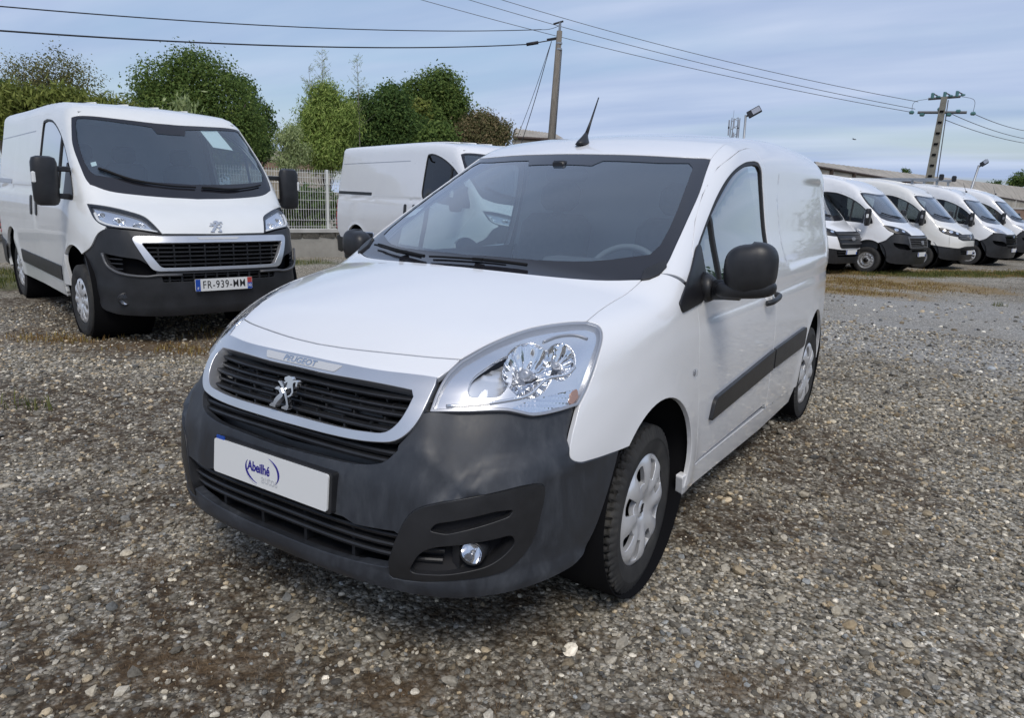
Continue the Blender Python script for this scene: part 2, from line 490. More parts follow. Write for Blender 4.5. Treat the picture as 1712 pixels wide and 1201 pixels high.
class Form:
    def __init__(s, f, yc, zmax=3.2): s.f, s.yc, s.zmax = f, yc, zmax
    def rays(s, mode, U):
        u, v = U[:, 0], U[:, 1]; z = np.zeros_like(u); o = z + 1
        if mode == 'side': return np.stack([z + 1.5, u, v], 1), np.stack([-o, z, z], 1)
        if mode == 'top': return np.stack([u, v, z + s.zmax], 1), np.stack([z, z, -o], 1)
        if mode == 'rear': return np.stack([u, z + 8, v], 1), np.stack([z, -o, z], 1)
        if mode == 'nose':
            a = u / 1.2; si, co = np.sin(a), np.cos(a)
            return np.stack([2.4 * si, s.yc - 2.4 * co, v], 1), np.stack([-si, co, z], 1)
        d = np.array(mode[1], float); d /= np.linalg.norm(d)
        e1, e2 = s.basis(d)
        return u[:, None] * e1 + v[:, None] * e2 + 4.5 * d, np.broadcast_to(-d, (len(u), 3)).copy()
    @staticmethod
    def basis(d):
        d = np.array(d, float); d /= np.linalg.norm(d)
        e1 = np.cross((0, 0, 1.), d); e1 /= np.linalg.norm(e1)
        return e1, np.cross(d, e1)
    def uv(s, mode, P):
        P = np.atleast_2d(np.array(P, float))
        if mode == 'side': return P[:, 1:3].copy()
        if mode == 'top': return P[:, 0:2].copy()
        if mode == 'rear': return P[:, [0, 2]].copy()
        if mode == 'nose': return np.stack([np.arctan2(P[:, 0], s.yc - P[:, 1]) * 1.2, P[:, 2]], 1)
        e1, e2 = s.basis(mode[1])
        return np.stack([P @ e1, P @ e2], 1)
    def grad(s, P, e=1.5e-3):
        g = np.empty_like(P)
        for k in range(3):
            d = np.zeros(3); d[k] = e
            a, b = P + d, P - d
            g[:, k] = s.f(a[:, 0], a[:, 1], a[:, 2]) - s.f(b[:, 0], b[:, 1], b[:, 2])
        return g / (np.linalg.norm(g, axis=1, keepdims=True) + 1e-12)
    def solve(s, mode, U):
        U = np.atleast_2d(np.array(U, float))
        O, D = s.rays(mode, U); n = len(U)
        tmax = 9. if mode == 'rear' else 3.4 if mode in ('top', 'nose') else 1.5 if mode == 'side' else 6.
        step = .012 if mode == 'side' else .02
        ts = np.arange(0, tmax, step); best = np.full(n, -1.)
        for b in range(0, n, 1500):
            o, d = O[b:b + 1500], D[b:b + 1500]
            Q = o[:, None, :] + d[:, None, :] * ts[None, :, None]
            val = s.f(Q[..., 0], Q[..., 1], Q[..., 2])
            neg = val < 0; i = np.argmax(neg, 1); hit = neg.any(1)
            i = np.where(hit, i, np.argmin(val, 1))
            lo = np.where(hit, ts[np.maximum(i - 1, 0)], ts[i]); hi = ts[i]
            for _ in range(22):
                m = (lo + hi) / 2; q = o + d * m[:, None]
                ng = s.f(q[:, 0], q[:, 1], q[:, 2]) < 0
                hi = np.where(ng, m, hi); lo = np.where(ng, lo, m)
            best[b:b + 1500] = hi
        return O + D * best[:, None]
    def at(s, mode, U, off=0.):
        P = s.solve(mode, U); N_ = s.grad(P)
        return P + N_ * off, N_
    def S(s, pts):
        return [tuple(p) for p in s.solve('side', np.array(pts, float))]
    def snap(s, P):
        # pull surveyed seam points exactly onto the form so that neighbouring panels share their edges
        P = np.array(P, float)
        for _ in range(6):
            f0 = s.f(P[:, 0], P[:, 1], P[:, 2]); g = np.empty_like(P)
            for k in range(3):
                d = np.zeros(3); d[k] = 2e-3
                a, b = P + d, P - d; g[:, k] = (s.f(a[:, 0], a[:, 1], a[:, 2]) - s.f(b[:, 0], b[:, 1], b[:, 2])) / 4e-3
            st = np.clip(f0 / np.maximum((g * g).sum(1), .2), -.03, .03)
            P = P - g * st[:, None]
        return P
    def outline(s, mode, pts):
        a = np.array(pts, float)
        if a.shape[1] == 3: a = s.snap(a)
        return s.uv(mode, a) if a.shape[1] == 3 else a

def panel(name, form, mode, outline, mat, parent, holes=(), off=0., skirt=.012, gap=.0, hgap=.0, h=.035, ds=.014,
          mirror=False, hskirt=None, offf=None, flip=False):
    """A sheet of bodywork: the region of the form's surface inside outline (minus holes), with its edges folded inwards."""
    ol = form.outline(mode, outline); hs = [form.outline(mode, q) for q in holes]
    V2, T = tri_region(ol, hs, h, ds, gap, hgap)
    P, N_ = form.at(mode, V2)
    o = off if offf is None else offf(V2)
    o = np.broadcast_to(np.asarray(o, float), (len(P),))
    P = P + N_ * o[:, None]
    return sheet(name, P, N_, T, mat, parent, skirt, mirror, flip, V2 if offf is not None else None)

def sheet(name, P, N_, T, mat, parent, skirt=.012, mirror=False, flip=False, V2=None):
    # orient triangles with the normals
    fn = np.cross(P[T[:, 1]] - P[T[:, 0]], P[T[:, 2]] - P[T[:, 0]])
    s = np.sum(fn * N_[T].mean(1), 1)
    T = T.copy(); T[s < 0] = T[s < 0][:, ::-1]
    if V2 is not None:   # relief added by offset: use geometric normals
        fn = np.cross(P[T[:, 1]] - P[T[:, 0]], P[T[:, 2]] - P[T[:, 0]])
        N2 = np.zeros_like(P)
        for k in range(3): np.add.at(N2, T[:, k], fn)
        N_ = N2 / (np.linalg.norm(N2, axis=1, keepdims=True) + 1e-12)
    faces = [tuple(t) for t in T]; ln = [N_[i] for t in T for i in t]
    verts = P
    if skirt:
        cnt = {}
        for t in T:
            for k in range(3):
                a, b = int(t[k]), int(t[(k + 1) % 3]); cnt[(a, b)] = cnt.get((a, b), 0) + 1
        be = [(a, b) for (a, b) in cnt if (b, a) not in cnt]
        ring = sorted({i for e in be for i in e}); idx = {i: k for k, i in enumerate(ring)}
        en = np.zeros((len(ring), 3))
        for a, b in be:
            n_ = np.cross(P[b] - P[a], N_[a]); n_ /= np.linalg.norm(n_) + 1e-12
            en[idx[a]] += n_; en[idx[b]] += n_
        en /= np.linalg.norm(en, axis=1, keepdims=True) + 1e-12
        Pr, Nr = P[ring], N_[ring]
        base = len(P)
        bv = min(.003, skirt * .35)
        # a small rounded edge, then the fold
        A = Pr + en * bv - Nr * bv; B_ = Pr + en * bv - Nr * skirt
        verts = np.concatenate([P, A, B_]); m = len(ring)
        for a, b in be:
            ia, ib = base + idx[a], base + idx[b]
            faces.append((b, a, ia, ib)); ln += [Nr[idx[b]], Nr[idx[a]], en[idx[a]], en[idx[b]]]
            ja, jb = ia + m, ib + m
            faces.append((ib, ia, ja, jb)); ln += [en[idx[b]], en[idx[a]], en[idx[a]], en[idx[b]]]
    if mirror:
        verts = verts * np.array((-1, 1, 1)); f2, l2, k = [], [], 0
        for f in faces:
            f2.append(f[::-1]); l2 += [ln[k + j] * np.array((-1, 1, 1)) for j in range(len(f))][::-1]; k += len(f)
        faces, ln = f2, l2
    if flip:
        f2, l2, k = [], [], 0
        for f in faces:
            f2.append(f[::-1]); l2 += [-ln[k + j] for j in range(len(f))][::-1]; k += len(f)
        faces, ln = f2, l2
    return mesh_obj(name, verts, faces, mat, parent, ln)

def both(name, form, mode, outline, mat, parent, **kw):
    return [panel(name, form, mode, outline, mat, parent, mirror=m, **kw) for m in (False, True)]

def mirr(half):
    # half outline from the centre line (x = 0) round to the centre line again -> full loop
    out = [tuple(p) for p in half]
    for p in half[::-1]:
        if abs(p[0]) > 1e-6: out.append((-p[0],) + tuple(p[1:]))
    return out

def text_tris(body, size, bold=0., space=1.):
    c = bpy.data.curves.new('lettering', 'FONT'); c.body = body; c.size = size; c.align_x = 'CENTER'; c.align_y = 'CENTER'
    c.offset = bold; c.space_character = space; c.resolution_u = 4
    o = bpy.data.objects.new('lettering', c); COL.objects.link(o)
    bpy.context.view_layer.update()
    me = o.evaluated_get(bpy.context.evaluated_depsgraph_get()).to_mesh()
    V = np.array([v.co[:] for v in me.vertices]); F = [tuple(p.vertices) for p in me.polygons]
    o.evaluated_get(bpy.context.evaluated_depsgraph_get()).to_mesh_clear()
    bpy.data.objects.remove(o); bpy.data.curves.remove(c)
    return V, F

def flat_text(name, body, size, M, mat, parent, bold=0., sx=1., depth=.0015, space=1.):
    # letters as thin solids on the plane given by 4x4 M (local x right, y up, z out)
    V, F = text_tris(body, size, bold, space)
    V[:, 0] *= sx
    return solid_flat(name, V[:, :2], F, M, mat, parent, depth)

def solid_flat(name, V2, F, M, mat, parent, depth=.0015):
    M = np.array(M); V2 = np.array(V2); n = len(V2)
    top = np.c_[V2, np.full(n, depth)]; bot = np.c_[V2, np.zeros(n)]
    cnt = {}
    for f in F:
        for k in range(len(f)): cnt[(f[k], f[(k + 1) % len(f)])] = 1
    be = [e for e in cnt if (e[1], e[0]) not in cnt]
    faces = [tuple(f) for f in F] + [(b, a, a + n, b + n) for a, b in be]
    V = np.concatenate([top, bot]) @ M[:3, :3].T + M[:3, 3]
    return mesh_obj(name, V, faces, mat, parent, smooth=False)

def poly_tris(poly, h=1e9):
    P = np.array(poly, float)
    if area2(P) < 0: P = P[::-1]
    r = delaunay_2d_cdt([Vector(p) for p in P], [(i, (i + 1) % len(P)) for i in range(len(P))], [], 0, 1e-8, False)
    V = np.array([tuple(v) for v in r[0]]); T = [f for f in r[2]]
    cen = np.array([V[list(f)].mean(0) for f in T]); ok = inside(cen, P)
    o = []
    for f, k in zip(T, ok):
        if not k: continue
        a, b, c = V[f[0]], V[f[1]], V[f[2]]
        o.append(tuple(f) if (b[0] - a[0]) * (c[1] - a[1]) - (b[1] - a[1]) * (c[0] - a[0]) > 0 else tuple(f[::-1]))
    return V, o

def frame(p, z, x=None):
    # 4x4 with local z = z, local x close to x
    z = np.array(z, float); z /= np.linalg.norm(z)
    x = np.array(x if x is not None else (1, 0, 0), float); x -= z * (x @ z); x /= np.linalg.norm(x)
    M = np.eye(4); M[:3, 0] = x; M[:3, 1] = np.cross(z, x); M[:3, 2] = z; M[:3, 3] = p
    return M
# ---------------------------------------------------------------- the small van's form
# car space: x across (+x is the driver's side), y from the front axle towards the tail, z up
_sW = pchip([.15, .30, .50, .70, .90, 1.02, 1.12, 1.30, 1.50, 1.65, 1.80], [.825, .846, .860, .864, .858, .844, .822, .774, .738, .716, .66])
_sNose = pchip([.15, .22, .28, .34, .45, .60, .75, .83, .87, .91, .96, 1.1], [-.78, -.85, -.925, -.968, -.985, -.972, -.925, -.895, -.868, -.842, -.79, -.6])
_sHood = pchip([-1.0, -.84, -.60, -.30, -.05, .3, 1.0], [.885, .945, 1.035, 1.112, 1.160, 1.21, 1.30])
_sRoof = pchip([.6, .75, .95, 1.3, 1.8, 2.4, 3.0, 3.5], [1.63, 1.667, 1.699, 1.752, 1.798, 1.815, 1.800, 1.745])
SM_FW, SM_RW = (0.0, .318), (2.728, .318)
def small_form(x, y, z):
    ax = np.abs(x)
    W = _sW(z)
    W = W * (1 - .04 * sstep(2.5, 3.3, y) * sstep(1.2, .9, z))
    for (wy, wz), a in ((SM_FW, .012), (SM_RW, .010)):
        r = np.hypot(y - wy, z - wz)
        W = W + a * np.exp(-((r - .36) / .085) ** 2) * sstep(.2, .3, z)
    # pressed shoulder under the side glass and the dished panel behind the door
    W = W - .010 * np.exp(-((z - .985) / .03) ** 2) * sstep(.3, .6, y)
    W = W - .007 * sstep(.012, -.012, rbox(y, z, 2.46, 1.335, .66, .245, .12))
    y0 = .35
    D = y0 - _sNose(z)
    n = 4.0 - .95 * sstep(.62, .95, z)
    Yf = np.maximum(y0 - y, 0) / D
    Yr = np.maximum(y - 2.9, 0) / .67
    s = ((ax / W) ** n + Yf ** n + Yr ** 4) ** (1 / n) - 1
    fp = s * .85
    hood = _sHood(y) - .085 * (ax / .75) ** 2
    yw = y - .40 * ax ** 2
    wind = 1.135 + .545 * (yw + .12) - .05 * (yw - .35) ** 2
    roof = _sRoof(y) - .10 * ax ** 2
    cab = smin(wind, roof, .05)
    T = smax(hood, cab, .03)
    k = .07 + .08 * sstep(1.2, 1.6, z)
    return smax(fp, (z - T) * .9, k)
# ---------------------------------------------------------------- the large vans' form
def make_big_form(high=False, length=5.0):
    W_ = pchip([.2, .35, .6, .9, 1.2, 1.4, 1.7, 2.0, 2.3, 2.6], [.95, .975, .995, 1.0, .985, .955, .905, .850, .80, .75])
    nose = pchip([.15, .25, .35, .55, .75, .9, 1.0, 1.1, 1.25], [-.80, -.90, -.945, -.965, -.955, -.92, -.87, -.80, -.65])
    hood = pchip([-1.0, -.86, -.6, -.3, .0, .6], [.96, 1.06, 1.20, 1.335, 1.43, 1.55])
    if high:
        rf = pchip([.2, .5, .8, 1.2, 1.7, 2.4, 6.], [1.98, 2.16, 2.30, 2.42, 2.50, 2.53, 2.52])
    else:
        rf = pchip([.2, .5, .8, 1.2, 2.0, 6.], [2.06, 2.15, 2.20, 2.235, 2.255, 2.25])
    ytail = length - .95
    def form(x, y, z):
        ax = np.abs(x)
        W = W_(z)
        for wy in (0., ytail - .96):
            r = np.hypot(y - wy, z - .34)
            W = W + .018 * np.exp(-((r - .43) / .09) ** 2) * sstep(.2, .3, z)
        W = W - .012 * np.exp(-((z - 1.33) / .03) ** 2) * sstep(.3, .6, y)
        D = .55 - nose(z)
        n = 3.6
        Yf = np.maximum(.55 - y, 0) / D
        Yr = np.maximum(y - (ytail - .3), 0) / .3
        s = ((ax / W) ** n + Yf ** n + Yr ** 6) ** (1 / n) - 1
        h = hood(y) - .06 * (ax / .85) ** 2
        yw = y - .20 * ax ** 2
        wind = 1.38 + 1.06 * (yw + .36) - .10 * (yw + .36) ** 2
        roof = rf(y) - .05 * ax ** 2
        T = smax(h, smin(wind, roof, .08), .04)
        k = .08 + (.06 - .05 * sstep(2.5, 4.0, y)) * sstep(1.5, 2.0, z)
        return smax(s * .95, (z - T) * .85, k)
    return form
LAMP_PTS = {
    'side': [(0.556, -0.744, 0.887), (0.547, -0.716, 0.916), (0.552, -0.691, 0.931), (0.573, -0.622, 0.964), (0.595, -0.566, 0.983), (0.625, -0.604, 0.95), (0.644, -0.628, 0.924), (0.646, -0.658, 0.898), (0.642, -0.69, 0.871), (0.599, -0.733, 0.868), (0.57, -0.751, 0.871)],
    'marker': [(0.672, -0.688, 0.84), (0.7, -0.633, 0.856), (0.743, -0.549, 0.865), (0.773, -0.475, 0.869), (0.782, -0.479, 0.843), (0.777, -0.513, 0.826), (0.748, -0.586, 0.822), (0.717, -0.646, 0.818), (0.69, -0.675, 0.829)],
    'ridge': [(0.526, -0.801, 0.848), (0.592, -0.754, 0.853), (0.649, -0.694, 0.86), (0.695, -0.626, 0.87), (0.707, -0.585, 0.893), (0.715, -0.556, 0.909), (0.745, -0.497, 0.913), (0.753, -0.458, 0.931)],
    'brow': [(0.643, -0.475, 1.003), (0.662, -0.42, 1.015), (0.696, -0.376, 1.017), (0.735, -0.352, 1.005)],
    'bowl': (0.665, -0.582, 0.94),
    'turn': (0.718, -0.487, 0.954),
    'flat': (0.595, -0.707, 0.896),
    'mark': (0.723, -0.611, 0.843),
    'amber': (0.773, -0.495, 0.852),
}
MIRROR_C = (1.0, .43, 1.188)
# ---------------------------------------------------------------- wheels
def tyre_grid(R_o, R_i, width, n, tread=True, axis=1.):
    # rings across the section (from inner bead over the tread to the outer bead); local axis x, outer face +x
    hw = width / 2
    sec = [(-hw * .86, R_i), (-hw * .97, R_i + .03), (-hw, R_i + .06), (-hw * .97, R_o - .035), (-hw * .90, R_o - .014)]
    nt = 27 if tread else 5
    sec += [(hw * .86 * t, R_o - .006 * abs(t) ** 3) for t in np.linspace(-1, 1, nt)]
    sec += [(hw * .90, R_o - .014), (hw * .97, R_o - .035), (hw * 1.005, R_o - .052), (hw, R_i + .06), (hw * .985, R_i + .052), (hw * .97, R_i + .03), (hw * .90, R_i + .008), (hw * .86, R_i)]
    sec = np.array(sec); th = np.linspace(0, 2 * math.pi, n, endpoint=False)
    rr = np.repeat(sec[:, 1][:, None], n, 1)
    if tread:
        for i, (x, r) in enumerate(sec):
            t = x / hw
            if abs(t) > .93 or r < R_o - .03: continue
            g = 0.
            for gc in (-.52, -.17, .17, .52):
                if abs(t - gc) < .045: g = 1.
            k = 64
            ph = th * k + (t * 5.5 if t > 0 else -t * 5.5) + (1.4 if abs(t) < .2 else 0)
            s = (np.sin(ph) > .70).astype(float) * (1. if abs(t) > .2 else .6)
            s2 = (np.sin(ph * 2 + 1) > .86) * .45
            rr[i] -= .012 * np.maximum(g, np.maximum(s, s2))
    V = np.stack([np.repeat(sec[:, 0][:, None], n, 1), rr * np.cos(th), rr * np.sin(th)], -1).reshape(-1, 3)
    F = []; m = len(sec)
    for i in range(m - 1):
        for k in range(n):
            F.append((i * n + k, i * n + (k + 1) % n, (i + 1) * n + (k + 1) % n, (i + 1) * n + k))
    return V, F

def disc_sheet(name, outline_r, holes, prof, mat, parent, h=.012, relief=None, skirt=.02):
    ol = [(outline_r * math.cos(t), outline_r * math.sin(t)) for t in np.linspace(0, 2 * math.pi, 96, endpoint=False)]
    V2, T = tri_region(ol, holes, h, .008)
    def ev(q):
        r = np.hypot(q[:, 0], q[:, 1]); a = np.arctan2(q[:, 1], q[:, 0])
        return prof(r) + (relief(r, a) if relief is not None else 0)
    e = 1e-3
    x = ev(V2); gx = (ev(V2 + (e, 0)) - ev(V2 - (e, 0))) / (2 * e); gy = (ev(V2 + (0, e)) - ev(V2 - (0, e))) / (2 * e)
    N_ = np.stack([np.ones_like(x), -gx, -gy], 1); N_ /= np.linalg.norm(N_, axis=1, keepdims=True)
    P = np.stack([x, V2[:, 0], V2[:, 1]], 1)
    return sheet(name, P, N_, T, mat, parent, skirt)

def window_poly(a, r0, r1, ha0, ha1):
    q = []
    for t in np.linspace(-1, 1, 5): q.append((r1 * math.cos(a + t * ha1), r1 * math.sin(a + t * ha1)))
    for t in np.linspace(1, -1, 5): q.append((r0 * math.cos(a + t * ha0), r0 * math.sin(a + t * ha0)))
    return fillet(q, .012, 2)

def make_wheel(van, R_o=.316, R_c=.212, width=.19, holes=8, kind='cover', fine=True):
    # a part of the van: empty-free -> the tyre is the part, its cover and rim are sub-parts
    V, F = tyre_grid(R_o, R_c - .004, width, 300 if fine else 64, fine)
    t = mesh_obj('wheel', V, F, M_tyre, van)
    if fine: sharpen(t.data, 40)
    hw = width / 2
    rim = MB().lathe([(hw * .80, R_c + .002), (hw * .55, R_c - .012), (-hw * .8, R_c - .02), (-hw * .86, R_c)], n=48)
    rim.lathe([(hw * .1, R_c - .01), (hw * .12, .10), (hw * .3, .07), (hw * .3, .0)], n=32)
    rim.build('rim', M_dark, t, smooth=True)
    if kind == 'cover':
        pr = pchip([0, .03, .045, .10, .15, .19, R_c - .006, R_c + .003], [.004, .004, .014, .026, .027, .020, .012, .004])
        hs = [window_poly(2 * math.pi * (k + .5) / holes, .118, .182, .12, .155) for k in range(holes)]
        if holes == 8:
            hs = [window_poly(2 * math.pi * (k + .5) / holes, .112, .190, .20, .185) for k in range(holes)]
        rel = lambda r, a: .006 * np.cos(holes * a) * sstep(.05, .12, r) * sstep(R_c, R_c - .03, r)
        c = disc_sheet('wheel_cover', R_c + .003, hs, lambda r: pr(r) + hw * .72, M_cap, t, relief=rel, h=.012 if fine else .03)
        b = MB().lathe([(hw * .72 + .002, .033), (hw * .72 + .010, .030), (hw * .72 + .012, .0)], n=28); b.build('centre_cap', M_cap, t, smooth=True)
        if fine:
            e = MB()
            for q in EMBLEM: e.prism([(x * .00000032, y * .00000032) for x, y in q], .003, frame((hw * .72 + .0115, 0, 0), (1, 0, 0), (0, 1, 0)))
            e.build('cap_emblem', M_ink, t)
            n_ = MB()
            for k in range(4):
                a = 2 * math.pi * k / 4 + .5
                n_.lathe([(hw * .72 + .016, .012), (hw * .72 + .008, .009), (hw * .72 + .008, 0)], (0, .062 * math.cos(a), .062 * math.sin(a)), n=12)
            n_.build('bolt_recess', M_dark, t)
    else:
        pr = pchip([0, .05, .055, .085, .10, .14, .18, R_c + .003], [.035, .035, .02, .02, .0, .022, .01, .03])
        hs = [[(.155 * math.cos(a) + .017 * math.cos(u), .155 * math.sin(a) + .017 * math.sin(u)) for u in np.linspace(0, 6.28, 10, endpoint=False)]
              for a in np.linspace(0, 2 * math.pi, 12, endpoint=False)]
        disc_sheet('steel_disc', R_c + .003, hs, lambda r: pr(r) + hw * .55, M_steel, t, h=.03)
        MB().lathe([(hw * .55 + .03, .062), (hw * .55 + .058, .055), (hw * .55 + .06, 0)], n=20).build('hub_cap', M_trim, t, smooth=True)
    return t

def set_wheels(w0, spots):
    # spots: (x, y, z, steer) ; the first wheel is moved, the rest are copies
    for i, (x, y, z, st) in enumerate(spots):
        o = w0 if i == 0 else copy_tree(w0, w0.parent)
        o.location = (x, y, z); o.rotation_euler = (R(37 * i), 0, (math.pi if x < 0 else 0) + R(st))

# strokes of the rampant beast emblem (micrometres-ish units, y up)
def _emb(px):
    return [((x - 690) / 4.9 * 1000, -(y - 620 - .27 * (x - 690)) / 6.8 * 1000) for x, y in px]
EMBLEM = [_emb(q) for q in (
    [(710, 290), (790, 265), (850, 290), (880, 340), (885, 430), (860, 520), (790, 535), (750, 520), (775, 450), (780, 390), (740, 412), (710, 415), (705, 385), (738, 372), (718, 352), (705, 330)],
    [(590, 365), (625, 360), (700, 440), (760, 520), (800, 620), (835, 730), (862, 830), (882, 880), (880, 930), (840, 965), (740, 930), (745, 895), (800, 880), (826, 868), (818, 800), (778, 690), (738, 600), (690, 505), (640, 425)],
    [(635, 470), (690, 515), (738, 605), (748, 680), (700, 740), (650, 800), (622, 850), (625, 905), (500, 870), (495, 845), (530, 810), (570, 800), (580, 740), (620, 680), (684, 620), (655, 570)],
    [(525, 515), (560, 480), (632, 472), (645, 535), (600, 545)],
    [(828, 680), (880, 655), (905, 600), (892, 545), (868, 470), (880, 400), (925, 362), (975, 365), (1003, 400), (1000, 470), (985, 512), (965, 470), (968, 410), (935, 400), (910, 430), (912, 480), (930, 545), (938, 610), (905, 680), (840, 712)])]

# ---------------------------------------------------------------- the small van in front
def small_van():
    van = thing('delivery_van', 'small white panel van in front, snub nosed with grey bumper and blank dealer plate', 'van',
                group='white vans parked on the gravel lot')
    F = Form(small_form, .35)
    G = .0025
    S = F.S
    LM = ('dir', (.62, -.66, .42))
    # ---- shared seams, right half (x > 0), read round the car
    hoodfront = [(0, -.790, .951), (.12, -.783, .951), (.253, -.762, .951), (.40, -.725, .951), (.492, -.690, .952)]
    lamp_top = [(.492, -.690, .951), (.534, -.578, .996), (.584, -.447, 1.026), (.655, -.338, 1.039), (.694, -.297, 1.040)]
    lamp_out = [(.694, -.297, 1.040), (.730, -.285, 1.030), (.754, -.300, 1.010), (.779, -.367, .951), (.786, -.436, .871), (.785, -.492, .822)]
    lamp_bot = [(.785, -.492, .822), (.756, -.575, .815), (.721, -.642, .813), (.697, -.671, .822), (.667, -.701, .832), (.591, -.774, .833), (.495, -.836, .828)]
    lamp_in = [(.495, -.836, .828), (.486, -.790, .880), (.484, -.740, .922), (.492, -.690, .951)]
    hoodside = [(.694, -.297, 1.040), (.688, -.18, 1.066), (.690, -.04, 1.096), (.703, .108, 1.141)]
    hoodrear = [(.703, .108, 1.141), (.561, .016, 1.134), (.385, -.058, 1.140), (.19, -.102, 1.146), (0, -.118, 1.148)]
    windtop = [(0, .800, 1.63), (.16, .808, 1.627), (.399, .850, 1.626), (.575, .905, 1.62), (.640, .945, 1.615)]
    windside = [(.640, .945, 1.615), (.662, .84, 1.56), (.688, .69, 1.46), (.715, .500, 1.356), (.735, .33, 1.255), (.747, .215, 1.190), (.738, .165, 1.165)]
    bump_fender = [(.850, -.330, .648), (.825, -.470, .655), (.812, -.535, .662), (.802, -.564, .684), (.797, -.552, .731), (.791, -.520, .783), (.785, -.492, .822)]
    def arc(cy, cz, r, a0, a1, n=26):
        return [(cy + r * math.cos(a), cz + r * math.sin(a)) for a in np.linspace(R(a0), R(a1), n)]
    f_arch = arc(-.022, .390, .358, 134, -14)          # from the bumper over the wheel to the sill
    doorline = [(.395, 1.247), (.521, 1.346), (.694, 1.453), (.926, 1.573), (1.10, 1.630), (1.25, 1.668), (1.40, 1.690)]
    doorfront = [(.430, .375), (.395, .58), (.355, .783), (.339, .972), (.318, 1.06), (.330, 1.160), (.395, 1.247)]
    doorrear = [(1.49, 1.680), (1.548, 1.60), (1.565, 1.45), (1.570, 1.2), (1.566, .9), (1.572, .62), (1.60, .365)]
    door = cat(spl(doorfront, 4), spl(doorline, 4), spl([(1.40, 1.690), (1.455, 1.692), (1.49, 1.680)], 3), spl(doorrear, 4))
    win = fillet(cat([(.330, 1.090)], [(.335, 1.168), (.430, 1.247)], spl([(.430, 1.247), (.615, 1.356), (.815, 1.466), (1.034, 1.563), (1.23, 1.613), (1.40, 1.630)], 4)[1:],
                 [(1.470, 1.626), (1.502, 1.590), (1.512, 1.45), (1.505, 1.125)]), .02, 3)
    # ---- painted sheet metal
    hood = cat(spl(hoodfront, 4), spl(lamp_top, 4)[1:], spl(hoodside, 4), spl(hoodrear, 4))
    panel('bonnet', F, 'top', mirr(hood), M_paint, van, gap=.0030, off=.0, h=.03, skirt=.02)
    chrome_top = [(.469, -.771, .903), (.305, -.817, .905), (.156, -.832, .907), (0, -.836, .907)]
    nosep = cat(spl(hoodfront, 4), [(.484, -.735, .924)], spl(chrome_top, 3))
    panel('nose_panel', F, 'nose', mirr(nosep), M_paint, van, gap=.0025, h=.02, ds=.01, skirt=.02)
    fend = cat(S(f_arch), [(.862, .318, .30), (.86, .42, .30)], S([(.430, .37)] + doorfront[1:5]), [(.815, .25, 1.105), (.775, .20, 1.14), (.738, .165, 1.165), (.718, .13, 1.150)],
               spl(hoodside, 4)[::-1], spl(lamp_out, 4), spl(bump_fender, 4)[::-1])
    fend = [p for p in fend]
    both('wing', F, ('dir', (.86, -.12, .5)), fend, M_paint, van, gap=G, h=.026, ds=.012, skirt=.018)
    for m in (False, True):
        d = panel('door', F, 'side', door, M_paint, van, holes=[win], gap=.0032, h=.03, mirror=m, skirt=.03)
        # blade handle on a dished cup
        sx = -1 if m else 1
        h0 = F.at('side', [(1.42, .958)], .002)[0][0]
        cup = MB().lathe([(-.012, .0), (-.008, .03), (0, .040), (.003, .042), (.003, .040)], h0, (1, 0, 0), 24)
        cup.v = [(sx * x, y, h0[2] + (z - h0[2]) * 1.1) for x, y, z in cup.v]
        cup.build('handle_cup', M_paint, d, smooth=True)
        hb = [h0 + (.016, -.115, -.012), h0 + (.036, -.09, -.006), h0 + (.042, -.03, .0), h0 + (.040, .03, .006), h0 + (.034, .055, .010), h0 + (.012, .068, .012)]
        t = MB().tube(spl(hb, 4), .0125, 10); t.v = [(sx * x, y, h0[2] + (z - h0[2]) * 1.15) for x, y, z in t.v]
        t.build('handle', M_black, d, smooth=True)
        strip = fillet([(.545, .535), (.575, .622), (1.55, .672), (1.556, .566)], [.01, .03, .004, .01])
        panel('rub_strip', F, 'side', strip, M_black, d, off=.017, skirt=.02, h=.03, mirror=m)
    flank_r = [(3.16, 1.50), (3.25, 1.30), (3.28, 1.0), (3.27, .70), (3.20, .48), (3.10, .40)]
    r_arch = arc(2.728, .392, .362, -5, 185)
    seam = [(.640, .945, 1.615), (.628, 1.08, 1.66), (.615, 1.25, 1.703), (.606, 1.5, 1.742), (.60, 1.8, 1.765), (.597, 2.3, 1.775), (.594, 2.8, 1.765), (.59, 3.12, 1.735), (.585, 3.27, 1.68)]
    side = cat([(.738, .165, 1.165)], spl(windside, 3)[::-1], spl(seam, 4), S([(3.25, 1.60)] + flank_r), S(r_arch), S([(2.36, .30), (2.30, .30), (1.605, .335)]),
               S(doorrear[::-1] + [(1.455, 1.692)] + doorline[::-1]), S([(.330, 1.160)]), [(.79, .26, 1.115)])
    both('body_side', F, ('dir', (.8, .02, .6)), side, M_paint, van, gap=.0025, h=.03, ds=.014, skirt=.02)
    roof = cat(spl(windtop, 3), spl(seam, 3), [(.3, 3.36, 1.68), (0, 3.38, 1.68)])
    panel('roof', F, 'top', mirr(roof), M_paint, van, gap=.002, h=.05, skirt=.02)
    sill = S([(.300, .355), (.425, .360), (1.60, .330), (2.33, .300), (2.31, .205), (1.6, .205), (.33, .265)])
    both('sill', F, 'side', sill, M_paint, van, gap=.003, off=-.004, h=.04, skirt=.03)
    panel('rear_doors', F, 'rear', fillet([(-.80, .45), (.80, .45), (.78, 1.2), (.58, 1.66), (-.58, 1.66), (-.78, 1.2)], .08), M_paint, van, h=.08)
    panel('rear_bumper', F, 'rear', fillet([(-.80, .25), (.80, .25), (.80, .44), (-.80, .44)], .03), M_bumper, van, h=.08, off=.02)
